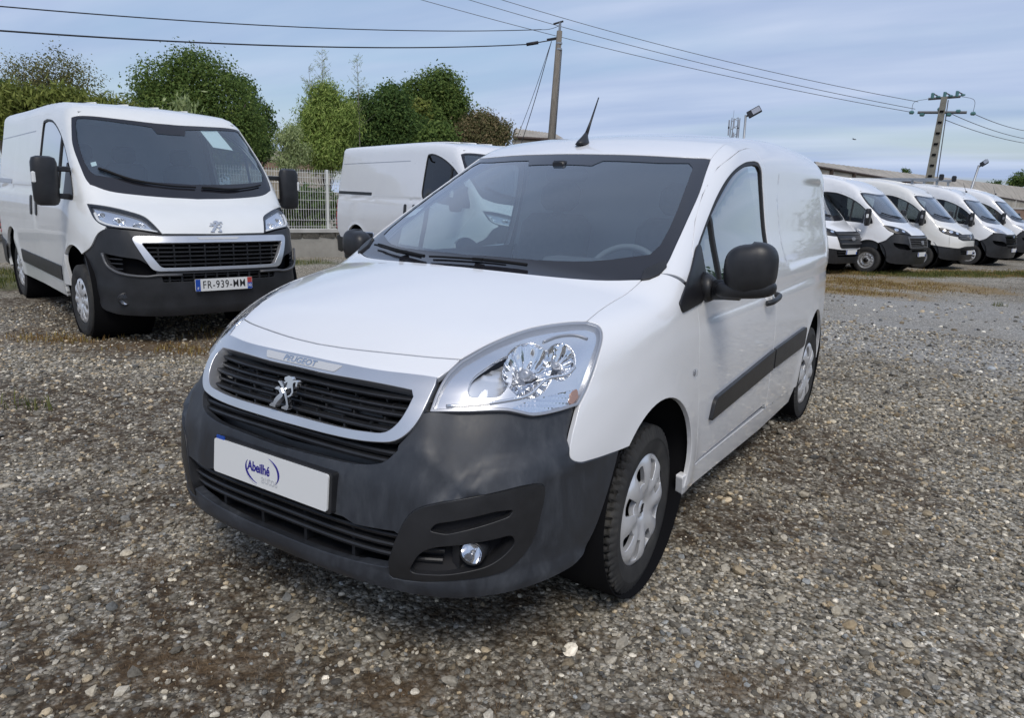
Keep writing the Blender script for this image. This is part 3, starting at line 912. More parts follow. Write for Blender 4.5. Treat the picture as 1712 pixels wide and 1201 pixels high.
    both('flank_strip', F, 'side', fillet([(1.585, .568), (1.58, .672), (2.335, .690), (2.352, .672), (2.338, .582), (2.30, .572)], [.004, .004, .02, .02, .02, .02]), M_black, van, off=.017, skirt=.02, h=.03)
    both('inner_panel', F, ('dir', (.8, .0, .6)), cat(S(arc(-.022, .390, .372, 134, -4)), S([(.36, .25), (2.30, .23)]), S(arc(2.728, .392, .376, 190, -10)), S([(3.24, .5), (3.24, 1.5)]),
         [(.58, 3.2, 1.70), (.59, 2.3, 1.77), (.60, 1.5, 1.735), (.632, 1.0, 1.64), (.70, .60, 1.41), (.74, .28, 1.22), (.69, .0, 1.10), (.71, -.29, 1.03), (.78, -.44, .87), (.78, -.52, .70)]),
         M_shell, van, holes=[S(win)], off=-.022, skirt=0, h=.06, ds=.03)
    # ---- windows
    wind = cat(spl(windtop, 3), spl(windside, 3)[1:], [(.703, .112, 1.141)], spl(hoodrear, 3)[1:])
    panel('windscreen', F, 'top', mirr(wind), M_glass, van, off=-.006, h=.05, skirt=0, gap=.002)
    win_in = mirr(cat([(0, .700, 1.57), (.17, .700, 1.57), (.20, .755, 1.59)], spl([(.20, .755, 1.59), (.45, .80, 1.6), (.570, .86, 1.59)], 3), spl([(.598, .835, 1.56), (.642, .62, 1.45), (.676, .42, 1.33), (.690, .29, 1.27)], 3),
                  spl([(.672, .238, 1.22), (.50, .105, 1.19), (.3, .032, 1.18), (0, .0, 1.17)], 3)))
    panel('windscreen_band', F, 'top', mirr(wind), M_ceramic, van, holes=[win_in], off=-.0035, h=.05, skirt=0, gap=.002)
    cor = [(.703, .100, 1.14), (.690, .155, 1.165), (.735, .235, 1.20), (.752, .205, 1.185), (.745, .155, 1.16), (.725, .118, 1.147)]
    both('cowl_corner', F, 'top', cor, M_black, van, off=.006, h=.03, skirt=.012)
    glass_in = fillet([(.47, 1.10)] + [(.475, 1.255)] + spl([(.475, 1.255), (.625, 1.345), (.82, 1.449), (1.034, 1.546), (1.23, 1.596), (1.39, 1.612)], 4)[1:] + [(1.455, 1.607), (1.480, 1.58), (1.489, 1.45), (1.482, 1.115)], .012, 2)
    for m in (False, True):
        panel('side_window', F, 'side', glass_in, M_sideglass, van, off=-.012, h=.05, skirt=0, mirror=m)
        panel('window_seal', F, 'side', win, M_seal, van, holes=[glass_in], off=-.004, h=.04, skirt=.012, mirror=m)
        sail = fillet([(.150, 1.062), (.165, 1.030), (.375, 1.046), (.46, 1.10), (.462, 1.262), (.415, 1.243), (.320, 1.173)], [.01, .015, .012, .03, .02, .02, .02])
        sl = panel('mirror_sail', F, 'side', sail, M_trim, van, off=.007, h=.03, skirt=.015, mirror=m)
        dv = [(.655, 1.10), (.675, 1.10), (.665, 1.378), (.645, 1.366)]
        panel('window_bar', F, 'side', dv, M_seal, van, off=-.002, h=.03, skirt=.012, mirror=m)
        mirror_unit(van, -1 if m else 1)
    # ---- bumper with its openings
    ringo = spl([(0, -.833, .907), (.156, -.832, .907), (.305, -.817, .905), (.470, -.771, .903)], 4) + \
        spl([(.476, -.785, .888), (.479, -.850, .816), (.463, -.88, .776), (.430, -.90, .747), (.37, -.915, .735), (.254, -.93, .729), (0, -.935, .726)], 4)
    ringi = spl([(0, -.86, .880), (.127, -.859, .879), (.30, -.84, .876), (.425, -.82, .872)], 4) + \
        spl([(.440, -.83, .855), (.440, -.853, .830), (.427, -.878, .790), (.397, -.901, .762), (.33, -.91, .752), (.244, -.92, .749), (0, -.923, .748)], 4)
    b_lo = [(.842, -.395, .50), (.826, -.455, .383), (.809, -.515, .332), (.793, -.57, .322), (.728, -.728, .313), (.664, -.816, .311), (.556, -.896, .313), (.44, -.94, .318), (.2, -.955, .310), (0, -.955, .306)]
    b_up = cat(spl(bump_fender, 4), spl(lamp_bot, 4)[1:], [(.478, -.845, .822), (.463, -.88, .772), (.440, -.90, .735)],
               spl([(.440, -.90, .720), (.415, -.92, .690), (.39, -.93, .678), (.31, -.95, .666), (.15, -.955, .658), (0, -.96, .654)], 4))
    bump = cat(b_up[::-1], spl([(.850, -.330, .648)] + b_lo, 4)[1:])
    intake = mirr(spl([(0, -.98, .512), (.30, -.975, .512)], 3) + [(.34, -.97, .500), (.47, -.95, .508)] + [(.485, -.95, .50), (.455, -.955, .392)] + spl([(.44, -.95, .387), (.2, -.96, .374), (0, -.97, .370)], 3))
    fogout = [(.449, -.95, .366), (.470, -.95, .45), (.492, -.945, .530), (.520, -.93, .574), (.56, -.91, .596), (.674, -.82, .626), (.755, -.70, .640), (.778, -.665, .622), (.776, -.667, .56), (.764, -.696, .46), (.742, -.735, .408), (.714, -.77, .383), (.627, -.865, .370), (.501, -.93, .360)]
    def nz(P): return [tuple(q) for q in F.uv('nose', P)]
    fo = spl(nz(fogout[:1] + fogout[2:5] + fogout[5:]), 3, True); fom = [(-a, b) for a, b in fo]
    # relief: a pressed shoulder line sweeping over the fog lamp, and a lip along the bottom
    def brel(U):
        a = np.abs(U[:, 0]); z = U[:, 1]
        ln = .655 + .06 * np.exp(-((a - .80) / .22) ** 2)
        up = sstep(-.020, .020, z - (.60 + .10 * sstep(.50, .66, a) + .03 * sstep(.66, .95, a)))
        r = -.021 * up * sstep(.47, .56, a) * sstep(1.16, 1.0, a)
        lip = .010 * sstep(.375, .350, z) + .0 * ln
        crease = .008 * np.exp(-((z - (.735 - .10 * sstep(.44, .62, a) + .035 * sstep(.62, 1.0, a))) / .016) ** 2) * sstep(.43, .50, a) * sstep(1.12, 1.0, a)
        return r + lip + crease
    panel('bumper', F, 'nose', mirr(bump), M_bumper, van, holes=[F.outline('nose', intake), fo, fom], gap=.0025, h=.022, ds=.011, skirt=.03, offf=brel)
    # fog lamp bezels: raised frame, slot above, pocket with the round lamp
    for m in (False, True):
        slot = nz([(.555, -.90, .520), (.575, -.90, .545), (.70, -.80, .575), (.738, -.76, .574), (.733, -.77, .552), (.60, -.88, .512)])
        pock = nz([(.500, -.93, .385), (.535, -.92, .455), (.575, -.905, .478), (.735, -.76, .500), (.742, -.75, .47), (.725, -.78, .435), (.69, -.81, .408), (.60, -.88, .388)])
        sm = lambda q: spl(q, 4, True)
        slot, pock = fillet(slot, .012, 3), fillet(pock, .03, 4)
        bz = panel('fog_bezel', F, 'nose', fo, M_black, van, holes=[slot, pock], off=.004, gap=.004, h=.025, ds=.011, skirt=.055, mirror=m)
        panel('slot_floor', F, 'nose', slot, M_pocket, bz, off=-.018, h=.02, skirt=0, mirror=m)
        def prel(U):
            a, z = U[:, 0], U[:, 1]
            return -.052 + .045 * sstep(.44, .375, z)
        panel('pocket_floor', F, 'nose', [(a, z) for a, z in pock], M_pocket, bz, h=.02, ds=.011, skirt=0, mirror=m, offf=prel)
        c, n_ = F.at('nose', [nz([(.664, -.845, .452)])[0]], -.012); c, n_ = c[0], n_[0]
        dr = n_ * .35 + np.array((.05, -.93, .05)); dr /= np.linalg.norm(dr)
        if m: c = c * (-1, 1, 1); dr = dr * (-1, 1, 1)
        fl = MB().lathe([(-.05, .033), (.006, .036), (.011, .034), (.009, .031)], c, dr, 28).build('fog_lamp', M_black, van, smooth=True)
        MB().lathe([(-.03, .0), (-.02, .017), (.002, .029), (.006, .031)], c, dr, 24).build('lamp_bowl', M_reflector, fl, smooth=True)
        MB().lathe([(-.02, .0), (.0, .007), (.004, .0)], c, dr, 12).build('lamp_bulb', M_lampgrey, fl, smooth=True)
        MB().lathe([(.006, .032), (.012, .025), (.016, .012), (.017, 0)], c, dr, 28).build('lamp_glass', M_lens, fl, smooth=True)
    # lower intake: backing and three bars with ties
    def zbar(z, amax, off, th, dp, n=25):
        # a bar running round the nose at height z
        a = np.linspace(-amax, amax, n); P, N_ = F.at('nose', np.stack([a, np.full(n, z)], 1), off)
        N_[:, 2] = 0; N_ /= np.linalg.norm(N_, axis=1, keepdims=True); up_ = np.array((0, 0, 1.))
        return [[P[i] + up_ * th * .5, P[i] + up_ * th * .15 + N_[i] * .004, P[i] - up_ * th * .5, P[i] - up_ * th * .45 - N_[i] * dp, P[i] + up_ * th * .45 - N_[i] * dp] for i in range(n)]
    panel('intake_floor', F, 'nose', mirr([(0, .60), (.80, .60), (.80, .25), (0, .25)]), M_dark, van, off=-.085, h=.06, skirt=0)
    for k, (z, a) in enumerate(((.482, .55), (.452, .54), (.420, .535))):
        MB().loft(zbar(z, a, -.022, .013, .05)).build('intake_bar', M_black, van, smooth=False)
    for a in (-.45, -.27, -.09, .09, .27, .45):
        P, N_ = F.at('nose', [(a, .43)], -.06); MB().box(P[0], (.006, .02, .07)).build('intake_tie', M_black, van)
    MB().loft(zbar(.352, .64, -.028, .012, .10)).build('intake_shelf', M_black, van)
    for sg in (-1, 1):
        P, N_ = F.at('nose', [(sg * .600, .45)], -.065); MB().box(P[0], (.012, .05, .085)).build('intake_end', M_black, van)
    # upper slot under the chrome
    panel('slot_back', F, 'nose', mirr([(0, .76), (.50, .76), (.47, .66), (.40, .62), (0, .61)]), M_dark, van, off=-.09, h=.05, skirt=0)
    for z, a in ((.712, .455), (.690, .42)):
        MB().loft(zbar(z, a, -.020, .015, .06)).build('slot_bar', M_black, van)
    panel('slot_ledge', F, 'nose', mirr([(0, .672), (.40, .688), (.40, .664), (0, .640)]), M_black, van, off=-.055, h=.03, skirt=.03)
    # grille: silver surround, black comb behind it, emblem
    gs = panel('grille_surround', F, 'nose', mirr(ringo), M_silver, van, holes=[F.outline('nose', mirr(ringi))], off=.010, h=.012, ds=.008, skirt=.045)
    g = panel('grille', F, 'nose', mirr([(0, .885), (.48, .880), (.49, .83), (.43, .745), (0, .745)]), M_dark, van, off=-.065, h=.05, skirt=0)
    rows = (.856, .834, .812, .790, .768)
    for k, z in enumerate(rows):
        am = np.interp(z, (.755, .80, .84, .86), (.39, .45, .475, .475))
        MB().loft(zbar(z, am, -.018 if k % 2 == 0 else -.030, .0105, .04)).build('grille_bar', M_black, g)
    for k in range(len(rows) + 1):
        z = .867 - k * .022
        nn = 9; am = np.interp(z, (.755, .80, .84, .86), (.40, .45, .475, .475))
        for j in range(-nn + 1, nn):
            a = (j + (.5 if k % 2 else 0)) * am / (nn - .5)
            if j % 2 == 0:
                P, N_ = F.at('nose', [(a, z)], -.045)
                MB().box(P[0], (.0035, .018, .011)).build('grille_tie', M_black, g)
    for k in range(len(rows) - 1):   # blanking tiles of the comb
        z = .845 - k * .022; am = np.interp(z, (.755, .80, .84, .86), (.38, .44, .465, .47))
        for j in range(8):
            a0 = -am + 2 * am * j / 8 + .006; a1 = -am + 2 * am * (j + 1) / 8 - .006
            if (j + k) % 3 == 0: continue
            panel('grille_tile', F, 'nose', [(a0, z - .007), (a1, z - .007), (a1, z + .007), (a0, z + .007)], M_black, g, off=-.042, h=.2, ds=.06, skirt=.006)
    # emblem and lettering
    P, N_ = F.at('nose', [(0., .808)], .006)
    e = MB(); M4 = frame(P[0] + (.0, -.010, 0), (0, -1, .22), (1, 0, 0))
    for k, q in enumerate(EMBLEM): e.prism([(x * 1.02e-6, y * 1.02e-6) for x, y in q], .012 + .003 * (k % 3), M4)
    e.build('lion_emblem', M_chrome, van)
    P, N_ = F.at('nose', [(0., .895)], .0125)
    badge = fillet([(-.15, .885), (-.17, .902), (.17, .902), (.15, .885)], .006)
    panel('badge_strip', F, 'nose', badge, M_pale, van, off=.0122, h=.02, ds=.01, skirt=.003)
    V, Fc = text_tris('PEUGEOT', .019, .0004)
    V[:, 0] *= 1.75
    A, NA = F.at('nose', np.stack([V[:, 0], V[:, 1] + .8935], 1), .0135)
    mesh_obj('nose_lettering', A, Fc, M_chrome, van, smooth=False)
    # ---- number plate
    M4 = frame((0, -.992, .577), (0, -1, .085), (1, 0, 0))
    hold = MB(); hold.prism(fillet([(-.268, -.062), (.272, -.062), (.272, .060), (-.268, .060)], .01), -.03, M4); hold.build('plate_holder', M_black, van)
    pl = MB(); pl.prism(fillet([(-.26, -.055), (.26, -.055), (.26, .055), (-.26, .055)], .010), .006, M4); pl = pl.build('number_plate', M_plate, van)
    Mt = M4.copy(); Mt[:3, 3] = M4[:3, 3] + M4[:3, 2] * .0055
    def at(x, y):
        q = Mt.copy(); q[:3, 3] = Mt[:3, 3] + Mt[:3, 0] * x + Mt[:3, 1] * y; return q
    flat_text('plate_name', 'Abeilhé', .042, at(-.040, .003), M_navy, pl, .0011, .80)
    flat_text('plate_word', 'autos', .040, at(.012, -.025), M_pale, pl, .0003, .86)
    def swoosh(c, rx, ry, a0, a1, wd):
        o_, i_ = [], []
        for t in np.linspace(0, 1, 14):
            a = R(a0 + (a1 - a0) * t); wq = wd * math.sin(math.pi * min(max(t, .02), .98)) + .0004
            o_.append((c[0] + rx * math.cos(a), c[1] + ry * math.sin(a))); i_.append((c[0] + (rx - wq) * math.cos(a), c[1] + (ry - wq * .8) * math.sin(a)))
        return o_ + i_[::-1]
    for q in (swoosh((-.025, -.002), .078, .045, 150, 255, .008), swoosh((-.012, .0), .068, .046, 75, -42, .008)):
        V, Fc = poly_tris(q); solid_flat('plate_swoosh', V, Fc, at(0, 0), M_navy, pl)
    for q in (swoosh((-.022, -.009), .078, .045, 190, 258, .003), swoosh((-.016, -.004), .068, .046, 70, 20, .002)):
        V, Fc = poly_tris(q); solid_flat('plate_swoosh', V, Fc, at(0, 0), M_pale, pl)
    q = MB(); q.prism([(-.252, .052), (-.214, .052), (-.214, .066), (-.252, .066)], .004, M4); q.build('plate_backing', M_blue, pl)
    # ---- headlamps
    lamp = cat(spl(lamp_in, 4), spl(lamp_top, 4)[1:], spl(lamp_out, 4)[1:], spl(lamp_bot, 4)[1:])
    lu = F.uv(LM, lamp)
    if area2(lu) < 0: lu = lu[::-1]
    lu_in = inset(resample(lu, .010), .007)
    def luv(p): return F.uv(LM, [p])[0]
    def circ(c, rx, ry=None, n=30, rot=0.):
        ry = ry or rx
        return [(c[0] + rx * math.cos(t) * math.cos(rot) - ry * math.sin(t) * math.sin(rot), c[1] + rx * math.cos(t) * math.sin(rot) + ry * math.sin(t) * math.cos(rot)) for t in np.linspace(0, 2 * math.pi, n, endpoint=False)]
    cb, ct, cf = luv(LAMP_PTS['bowl']), luv(LAMP_PTS['turn']), luv(LAMP_PTS['flat'])
    cm, ca = luv(LAMP_PTS['mark']), luv(LAMP_PTS['amber'])
    main = circ(cb, .080, .098, 40, -.25); turn = circ(ct, .052, .070, 30, -.2)
    wing_ = [luv(p) for p in LAMP_PTS['side']]
    mark = [luv(p) for p in LAMP_PTS['marker']]
    wing_ = fillet(wing_, .02, 4); mark = fillet(mark, .012, 3)
    for m in (False, True):
        ln = panel('headlamp', F, LM, lu, M_lens, van, off=.001, gap=.003, h=.03, skirt=0, mirror=m)
        panel('lamp_frame', F, LM, lu, M_lampgrey, ln, holes=[lu_in], off=-.003, gap=.003, h=.03, skirt=.022, mirror=m)
        panel('lamp_housing', F, LM, lu, M_lampbezel, ln, holes=[main, turn, wing_, mark], off=-.017, gap=.006, h=.02, skirt=.012, mirror=m)
        def bowl(c, rr, dep, k, amp):
            def f(U):
                d = U - c; r = np.hypot(d[:, 0], d[:, 1]) / rr; a = np.arctan2(d[:, 1], d[:, 0])
                return -.021 - dep * np.maximum(0, 1 - r * r) + amp * np.sign(np.sin(k * a)) * sstep(.15, .5, r)
            return f
        panel('lamp_reflector', F, LM, main, M_reflector, ln, h=.008, ds=.008, skirt=0, mirror=m, offf=bowl(cb, .095, .075, 15, .004))
        panel('turn_reflector', F, LM, turn, M_reflector, ln, h=.007, ds=.007, skirt=0, mirror=m, offf=bowl(ct, .065, .05, 11, .004))
        panel('side_reflector', F, LM, wing_, M_sidebowl, ln, h=.012, ds=.01, skirt=0, mirror=m, offf=lambda U: -.030 - .035 * sstep(cf[0] - .1, cf[0] + .09, U[:, 0]) + .004 * (np.sin(U[:, 1] * 300) > .2) * (U[:, 1] > cf[1] + .045))
        panel('marker_lens', F, LM, mark, M_reflector, ln, h=.006, ds=.006, skirt=0, mirror=m, offf=lambda U: -.019 + .0025 * (np.sin(U[:, 0] * 520) > 0) + .002 * (np.sin(U[:, 1] * 420) > 0))
        am = fillet([luv(q) for q in ((.765, -.492, .858), (.774, -.474, .868), (.7815, -.479, .845), (.776, -.505, .829), (.768, -.515, .832))], .006, 3)
        panel('amber_tip', F, LM, am, M_amber, ln, off=-.012, h=.012, ds=.006, skirt=.008, mirror=m)
        for cc, off_, rb, mt in ((cb, -.055, .019, M_lampgrey), (ct, -.050, .013, M_lampgrey)):
            P, N_ = F.at(LM, [cc], off_); p, n_ = P[0], N_[0]
            dr = n_ * .3 + np.array((.1, -.95, .1)); dr /= np.linalg.norm(dr)
            if m: p = p * (-1, 1, 1); dr = dr * (-1, 1, 1)
            MB().lathe([(-.03, rb * .9), (.012, rb), (.024, rb * .9), (.026, rb * .4), (.024, 0)], p, dr, 20).build('lamp_shield', mt, ln, smooth=True)
        # ridge swept under the lamps
        rd = np.array([luv(p) for p in LAMP_PTS['ridge']]); P, N_ = F.at(LM, np.array(spl(rd, 5)), -.014)
        t = MB().tube(P, .005, 8)
        if m: t.v = [(-x, y, z) for x, y, z in t.v]
        t.build('lamp_ridge', M_lampbezel, ln, smooth=True)
        rd = np.array([luv(p) for p in LAMP_PTS['brow']]); P, N_ = F.at(LM, np.array(spl(rd, 5)), -.014)
        t = MB().tube(P, .0035, 8)
        if m: t.v = [(-x, y, z) for x, y, z in t.v]
        t.build('lamp_brow', M_lampgrey, ln, smooth=True)
    # ---- small outside fittings
    for m in (1, -1):
        c, n_ = F.at('side', [(.298, .785)], .002); c = c[0]
        t = MB().lathe([(0, .017), (.006, .016), (.010, .010), (.012, 0)], c, (1, 0, 0), 20)
        t.v = [(m * x, y, z) for x, y, z in t.v]; t.build('side_repeater', M_lens, van, smooth=True)
        t = MB().lathe([(.001, .013), (.003, .008), (.004, 0)], c, (1, 0, 0), 14); t.v = [(m * x, y, z) for x, y, z in t.v]; t.build('repeater_core', M_lampgrey, van, smooth=True)
    c = F.at('top', [(0., .925)], 0)[0][0]
    an = MB(); an.loft([[c + np.array((x * s, y * s2 + dy, dz)) for x, y in [(math.cos(t) * .030, math.sin(t) * .055) for t in np.linspace(0, 2 * math.pi, 14, endpoint=False)]] for s, s2, dy, dz in ((1, 1, 0, -.004), (.85, .8, .005, .012), (.45, .45, .02, .036), (.25, .2, .035, .058))])
    an.tube([c + (0, .035, .05), c + (0, .075, .115), c + (0, .145, .235)], [.010, .0055, .003], 8)
    an.build('roof_aerial', M_black, van, smooth=True)
    for k, px in enumerate((((-.17, -.085), (-.22, -.070), (-.42, .0), (-.60, .085)), ((.30, -.055), (.20, -.068), (.02, -.085), (-.14, -.088)))):
        P, N_ = F.at('top', np.array(spl([(x, y + .024) for x, y in px], 5)), .012)
        wp = MB().tube(P, [.007] * (len(P) // 2) + [.0045] * (len(P) - len(P) // 2), 6)
        Q, N2 = F.at('top', np.array(spl([(x, y + .040) for x, y in px[1:]], 5)), .004); wp.tube(Q, .0035, 5)
        wp.box(P[len(P) // 2], (.022, .009, .006)); wp.build('wiper', M_wiper, van)
    # ---- wheels and arches
    w0 = make_wheel(van)
    set_wheels(w0, [(.728, .0, .316, 3), (.752, 2.728, .316, 0), (-.728, .0, .316, 3), (-.752, 2.728, .316, 0)])
    for m in (1, -1):
        for cy, r in ((-.022, .375), (2.728, .380)):
            q = MB().lathe([(.30, r * .98), (.845, r), (.845, r - .004), (.30, r * .97), (.30, 0)], (0, cy, .392), (m, 0, 0), 36)
            q.build('arch_liner', M_dark, van, smooth=True)
    u = MB().box((0, -.40, .45), (.44, .42, .19)).box((0, 1.3, .30), (.66, 1.0, .06)).box((0, 2.9, .34), (.5, .45, .08)); u.build('underbody', M_dark, van)  # front box is an added block keeping light out of the engine bay
    cabin(van, F)
    return van

def mirror_unit(van, sx):
    # door mirror: foot on the sail, arm with a split line, big rounded housing
    def ell(c, h, p=3.2, nu=28, nv=16, shape=None):
        V, Fc = [], []
        for j in range(nv + 1):
            ph = -math.pi / 2 + math.pi * j / nv
            for i in range(nu):
                th = 2 * math.pi * i / nu
                sg = lambda t, e: math.copysign(abs(t) ** e, t)
                q = np.array((sg(math.cos(ph), 2 / p) * sg(math.cos(th), 2 / p), sg(math.cos(ph), 2 / p) * sg(math.sin(th), 2 / p), sg(math.sin(ph), 2 / p))) * h
                if shape: q = shape(q)
                V.append(np.array(c) + q)
        for j in range(nv):
            for i in range(nu):
                Fc.append((j * nu + i, j * nu + (i + 1) % nu, (j + 1) * nu + (i + 1) % nu, (j + 1) * nu + i))
        return V, Fc
    c = MIRROR_C if sx > 0 else (1.02, .42, 1.15)     # the passenger one is tucked in and tilted down
    def shp(q):
        # front bulge, narrower towards the foot, flat back where the glass sits
        x, y, z = q
        y = y * (1.0 if y < 0 else .55)
        z = z * (1 - .10 * (x < 0) * min(1, -x / .1)) - .008 * (x < 0)
        return np.array((x, y + .04 * (x / .11) * .55, z))
    a = MB(); V, Fc = ell(c, (.092, .075, .096), 3.0, shape=shp); a.add(V, Fc)
    lower = MB(); V, Fc = ell((c[0] - .012, c[1] - .002, c[2] - .082), (.108, .058, .036), 3.0, shape=lambda q: np.array((q[0], q[1] * (1 if q[1] < 0 else .5) + .02 * (q[0] / .11), q[2] + .08 * q[0]))); lower.add(V, Fc)
    arm = MB().loft([[np.array((x, y0 + sy * math.cos(t), z0 + sz * math.sin(t))) for t in np.linspace(0, 2 * math.pi, 14, endpoint=False)]
                     for x, y0, z0, sy, sz in ((.815, .44, 1.098, .062, .062), (.850, .435, 1.094, .052, .054), (.866, .432, 1.093, .048, .044))])
    arm.loft([[np.array((x, y0 + sy * math.cos(t), z0 + sz * math.sin(t))) for t in np.linspace(0, 2 * math.pi, 14, endpoint=False)]
              for x, y0, z0, sy, sz in ((.871, .430, 1.092, .044, .040), (.92, .428, 1.095, .042, .038), (.97, .428, 1.10, .045, .040))])
    for q, nm in ((a, 'mirror_housing'), (lower, 'mirror_lower_shell'), (arm, 'mirror_arm')):
        if sx < 0:
            q.v = [(-x, y, c[2] + (z - c[2]) * .8 if nm != 'mirror_arm' else z) for x, y, z in q.v]; q.f = [f[::-1] for f in q.f]
        o = q.build(nm, M_black, van, smooth=True)
        if nm == 'mirror_housing':
            g = MB().box((sx * c[0], c[1] + .040, c[2] - .004), (.070, .004, .066), bev=.003); g.build('mirror_glass', M_chrome, o)

def cabin(van, F):
    # what shows through the windows
    prof = [(-.02, 1.08), (.12, 1.110), (.30, 1.115), (.48, 1.085), (.56, 1.03), (.57, .95), (.50, .80), (.40, .60), (.0, .60)]
    d = MB(); d.loft([[np.array((x * (1 if y > .2 else .95), y, z)) for y, z in prof] for x in np.linspace(-.70, .70, 9)])
    d.loft([[np.array((x, y, z + .01)) for y, z in [(.22, 1.11), (.32, 1.165), (.44, 1.165), (.53, 1.10), (.53, 1.02), (.3, 1.02)]] for x in (.17, .21, .37, .53, .57)])
    d.build('dashboard', M_dash, van, angle=50)
    c = np.array((.37, .66, 1.04)); t = []
    ax1 = np.array((1., 0, 0)); ax2 = np.array((0, .40, .92)); ax2 /= np.linalg.norm(ax2)
    sw = MB().tube([c + .188 * (math.cos(a) * ax1 + math.sin(a) * ax2) for a in np.linspace(0, 2 * math.pi, 40, endpoint=False)], .015, 8, closed=True)
    for a in (R(200), R(340), R(90 + 180)): sw.tube([c, c + .18 * (math.cos(a) * ax1 + math.sin(a) * ax2)], .016, 6)
    sw.lathe([(-.03, .07), (.02, .065), (.03, 0)], c, np.cross(ax1, ax2), 20); sw.tube([c, c + (0, -.16, -.06)], .035, 10)
    sw.build('steering_wheel', M_rim, van, smooth=True)
    for x in (-.36, .37):
        s = MB().box((x, .98, .72), (.24, .26, .10), bev=.06)
        a = R(14); rot = np.array([[1, 0, 0], [0, math.cos(a), math.sin(a)], [0, -math.sin(a), math.cos(a)]])
        s.box((x, 1.27, 1.02), (.225, .07, .32), rot, bev=.06); s.box((x, 1.37, 1.43), (.125, .05, .085), rot, bev=.045); s.tube([(x, 1.33, 1.28), (x, 1.37, 1.42)], .03, 6)
        s.build('seat', M_cloth, van, angle=50)
    P = F.solve('dir' if False else 'top', [(0, 1.55)])
    bh = [(-.70, .35), (.70, .35), (.765, .75), (.755, 1.1), (.70, 1.4), (.64, 1.62), (.50, 1.69), (-.50, 1.69), (-.64, 1.62), (-.70, 1.4), (-.755, 1.1), (-.765, .75)]
    V, T = tri_region(bh, [], .2, .2)
    b = MB(); b.prism(bh, .02, frame((0, 1.52, 0), (0, -1, 0), (1, 0, 0))); b.build('bulkhead', M_bulk, van)
    MB().box((0, .85, .42), (.72, .75, .02)).build('cab_floor', M_dash, van)
    ln = cat([(0, .86, 0), (.4, .90, 0), (.57, .98, 0)], [(.57, 1.5, 0), (0, 1.5, 0)])
    panel('headliner', F, 'top', mirr([(x, y) for x, y, z in ln]), M_liner, van, off=-.035, h=.1, skirt=.02)
    c = F.at('top', [(0., .735)], -.05)[0][0]
    MB().box(c + (0, .02, -.02), (.115, .018, .032), bev=.02).box(c + (0, -.02, .02), (.035, .05, .02), bev=.01).build('inside_mirror', M_trim, van, angle=40)
    P, N_ = F.at('top', [(-.66, .37), (-.60, .37), (-.60, .44), (-.66, .44)], -.008)
    mesh_obj('screen_sticker', P, [(0, 1, 2, 3)], M_paper, van)
    for sx in (1, -1):   # door cards
        dc = MB().loft([[np.array((sx * (x - .045), y, z)) for x, z in ((.82, .42), (.83, .75), (.82, 1.0), (.80, 1.11), (.775, 1.13))] for y in (.36, .7, 1.1, 1.5)], caps=False, closed=False)
        dc.build('door_card', M_dash, van, smooth=True)
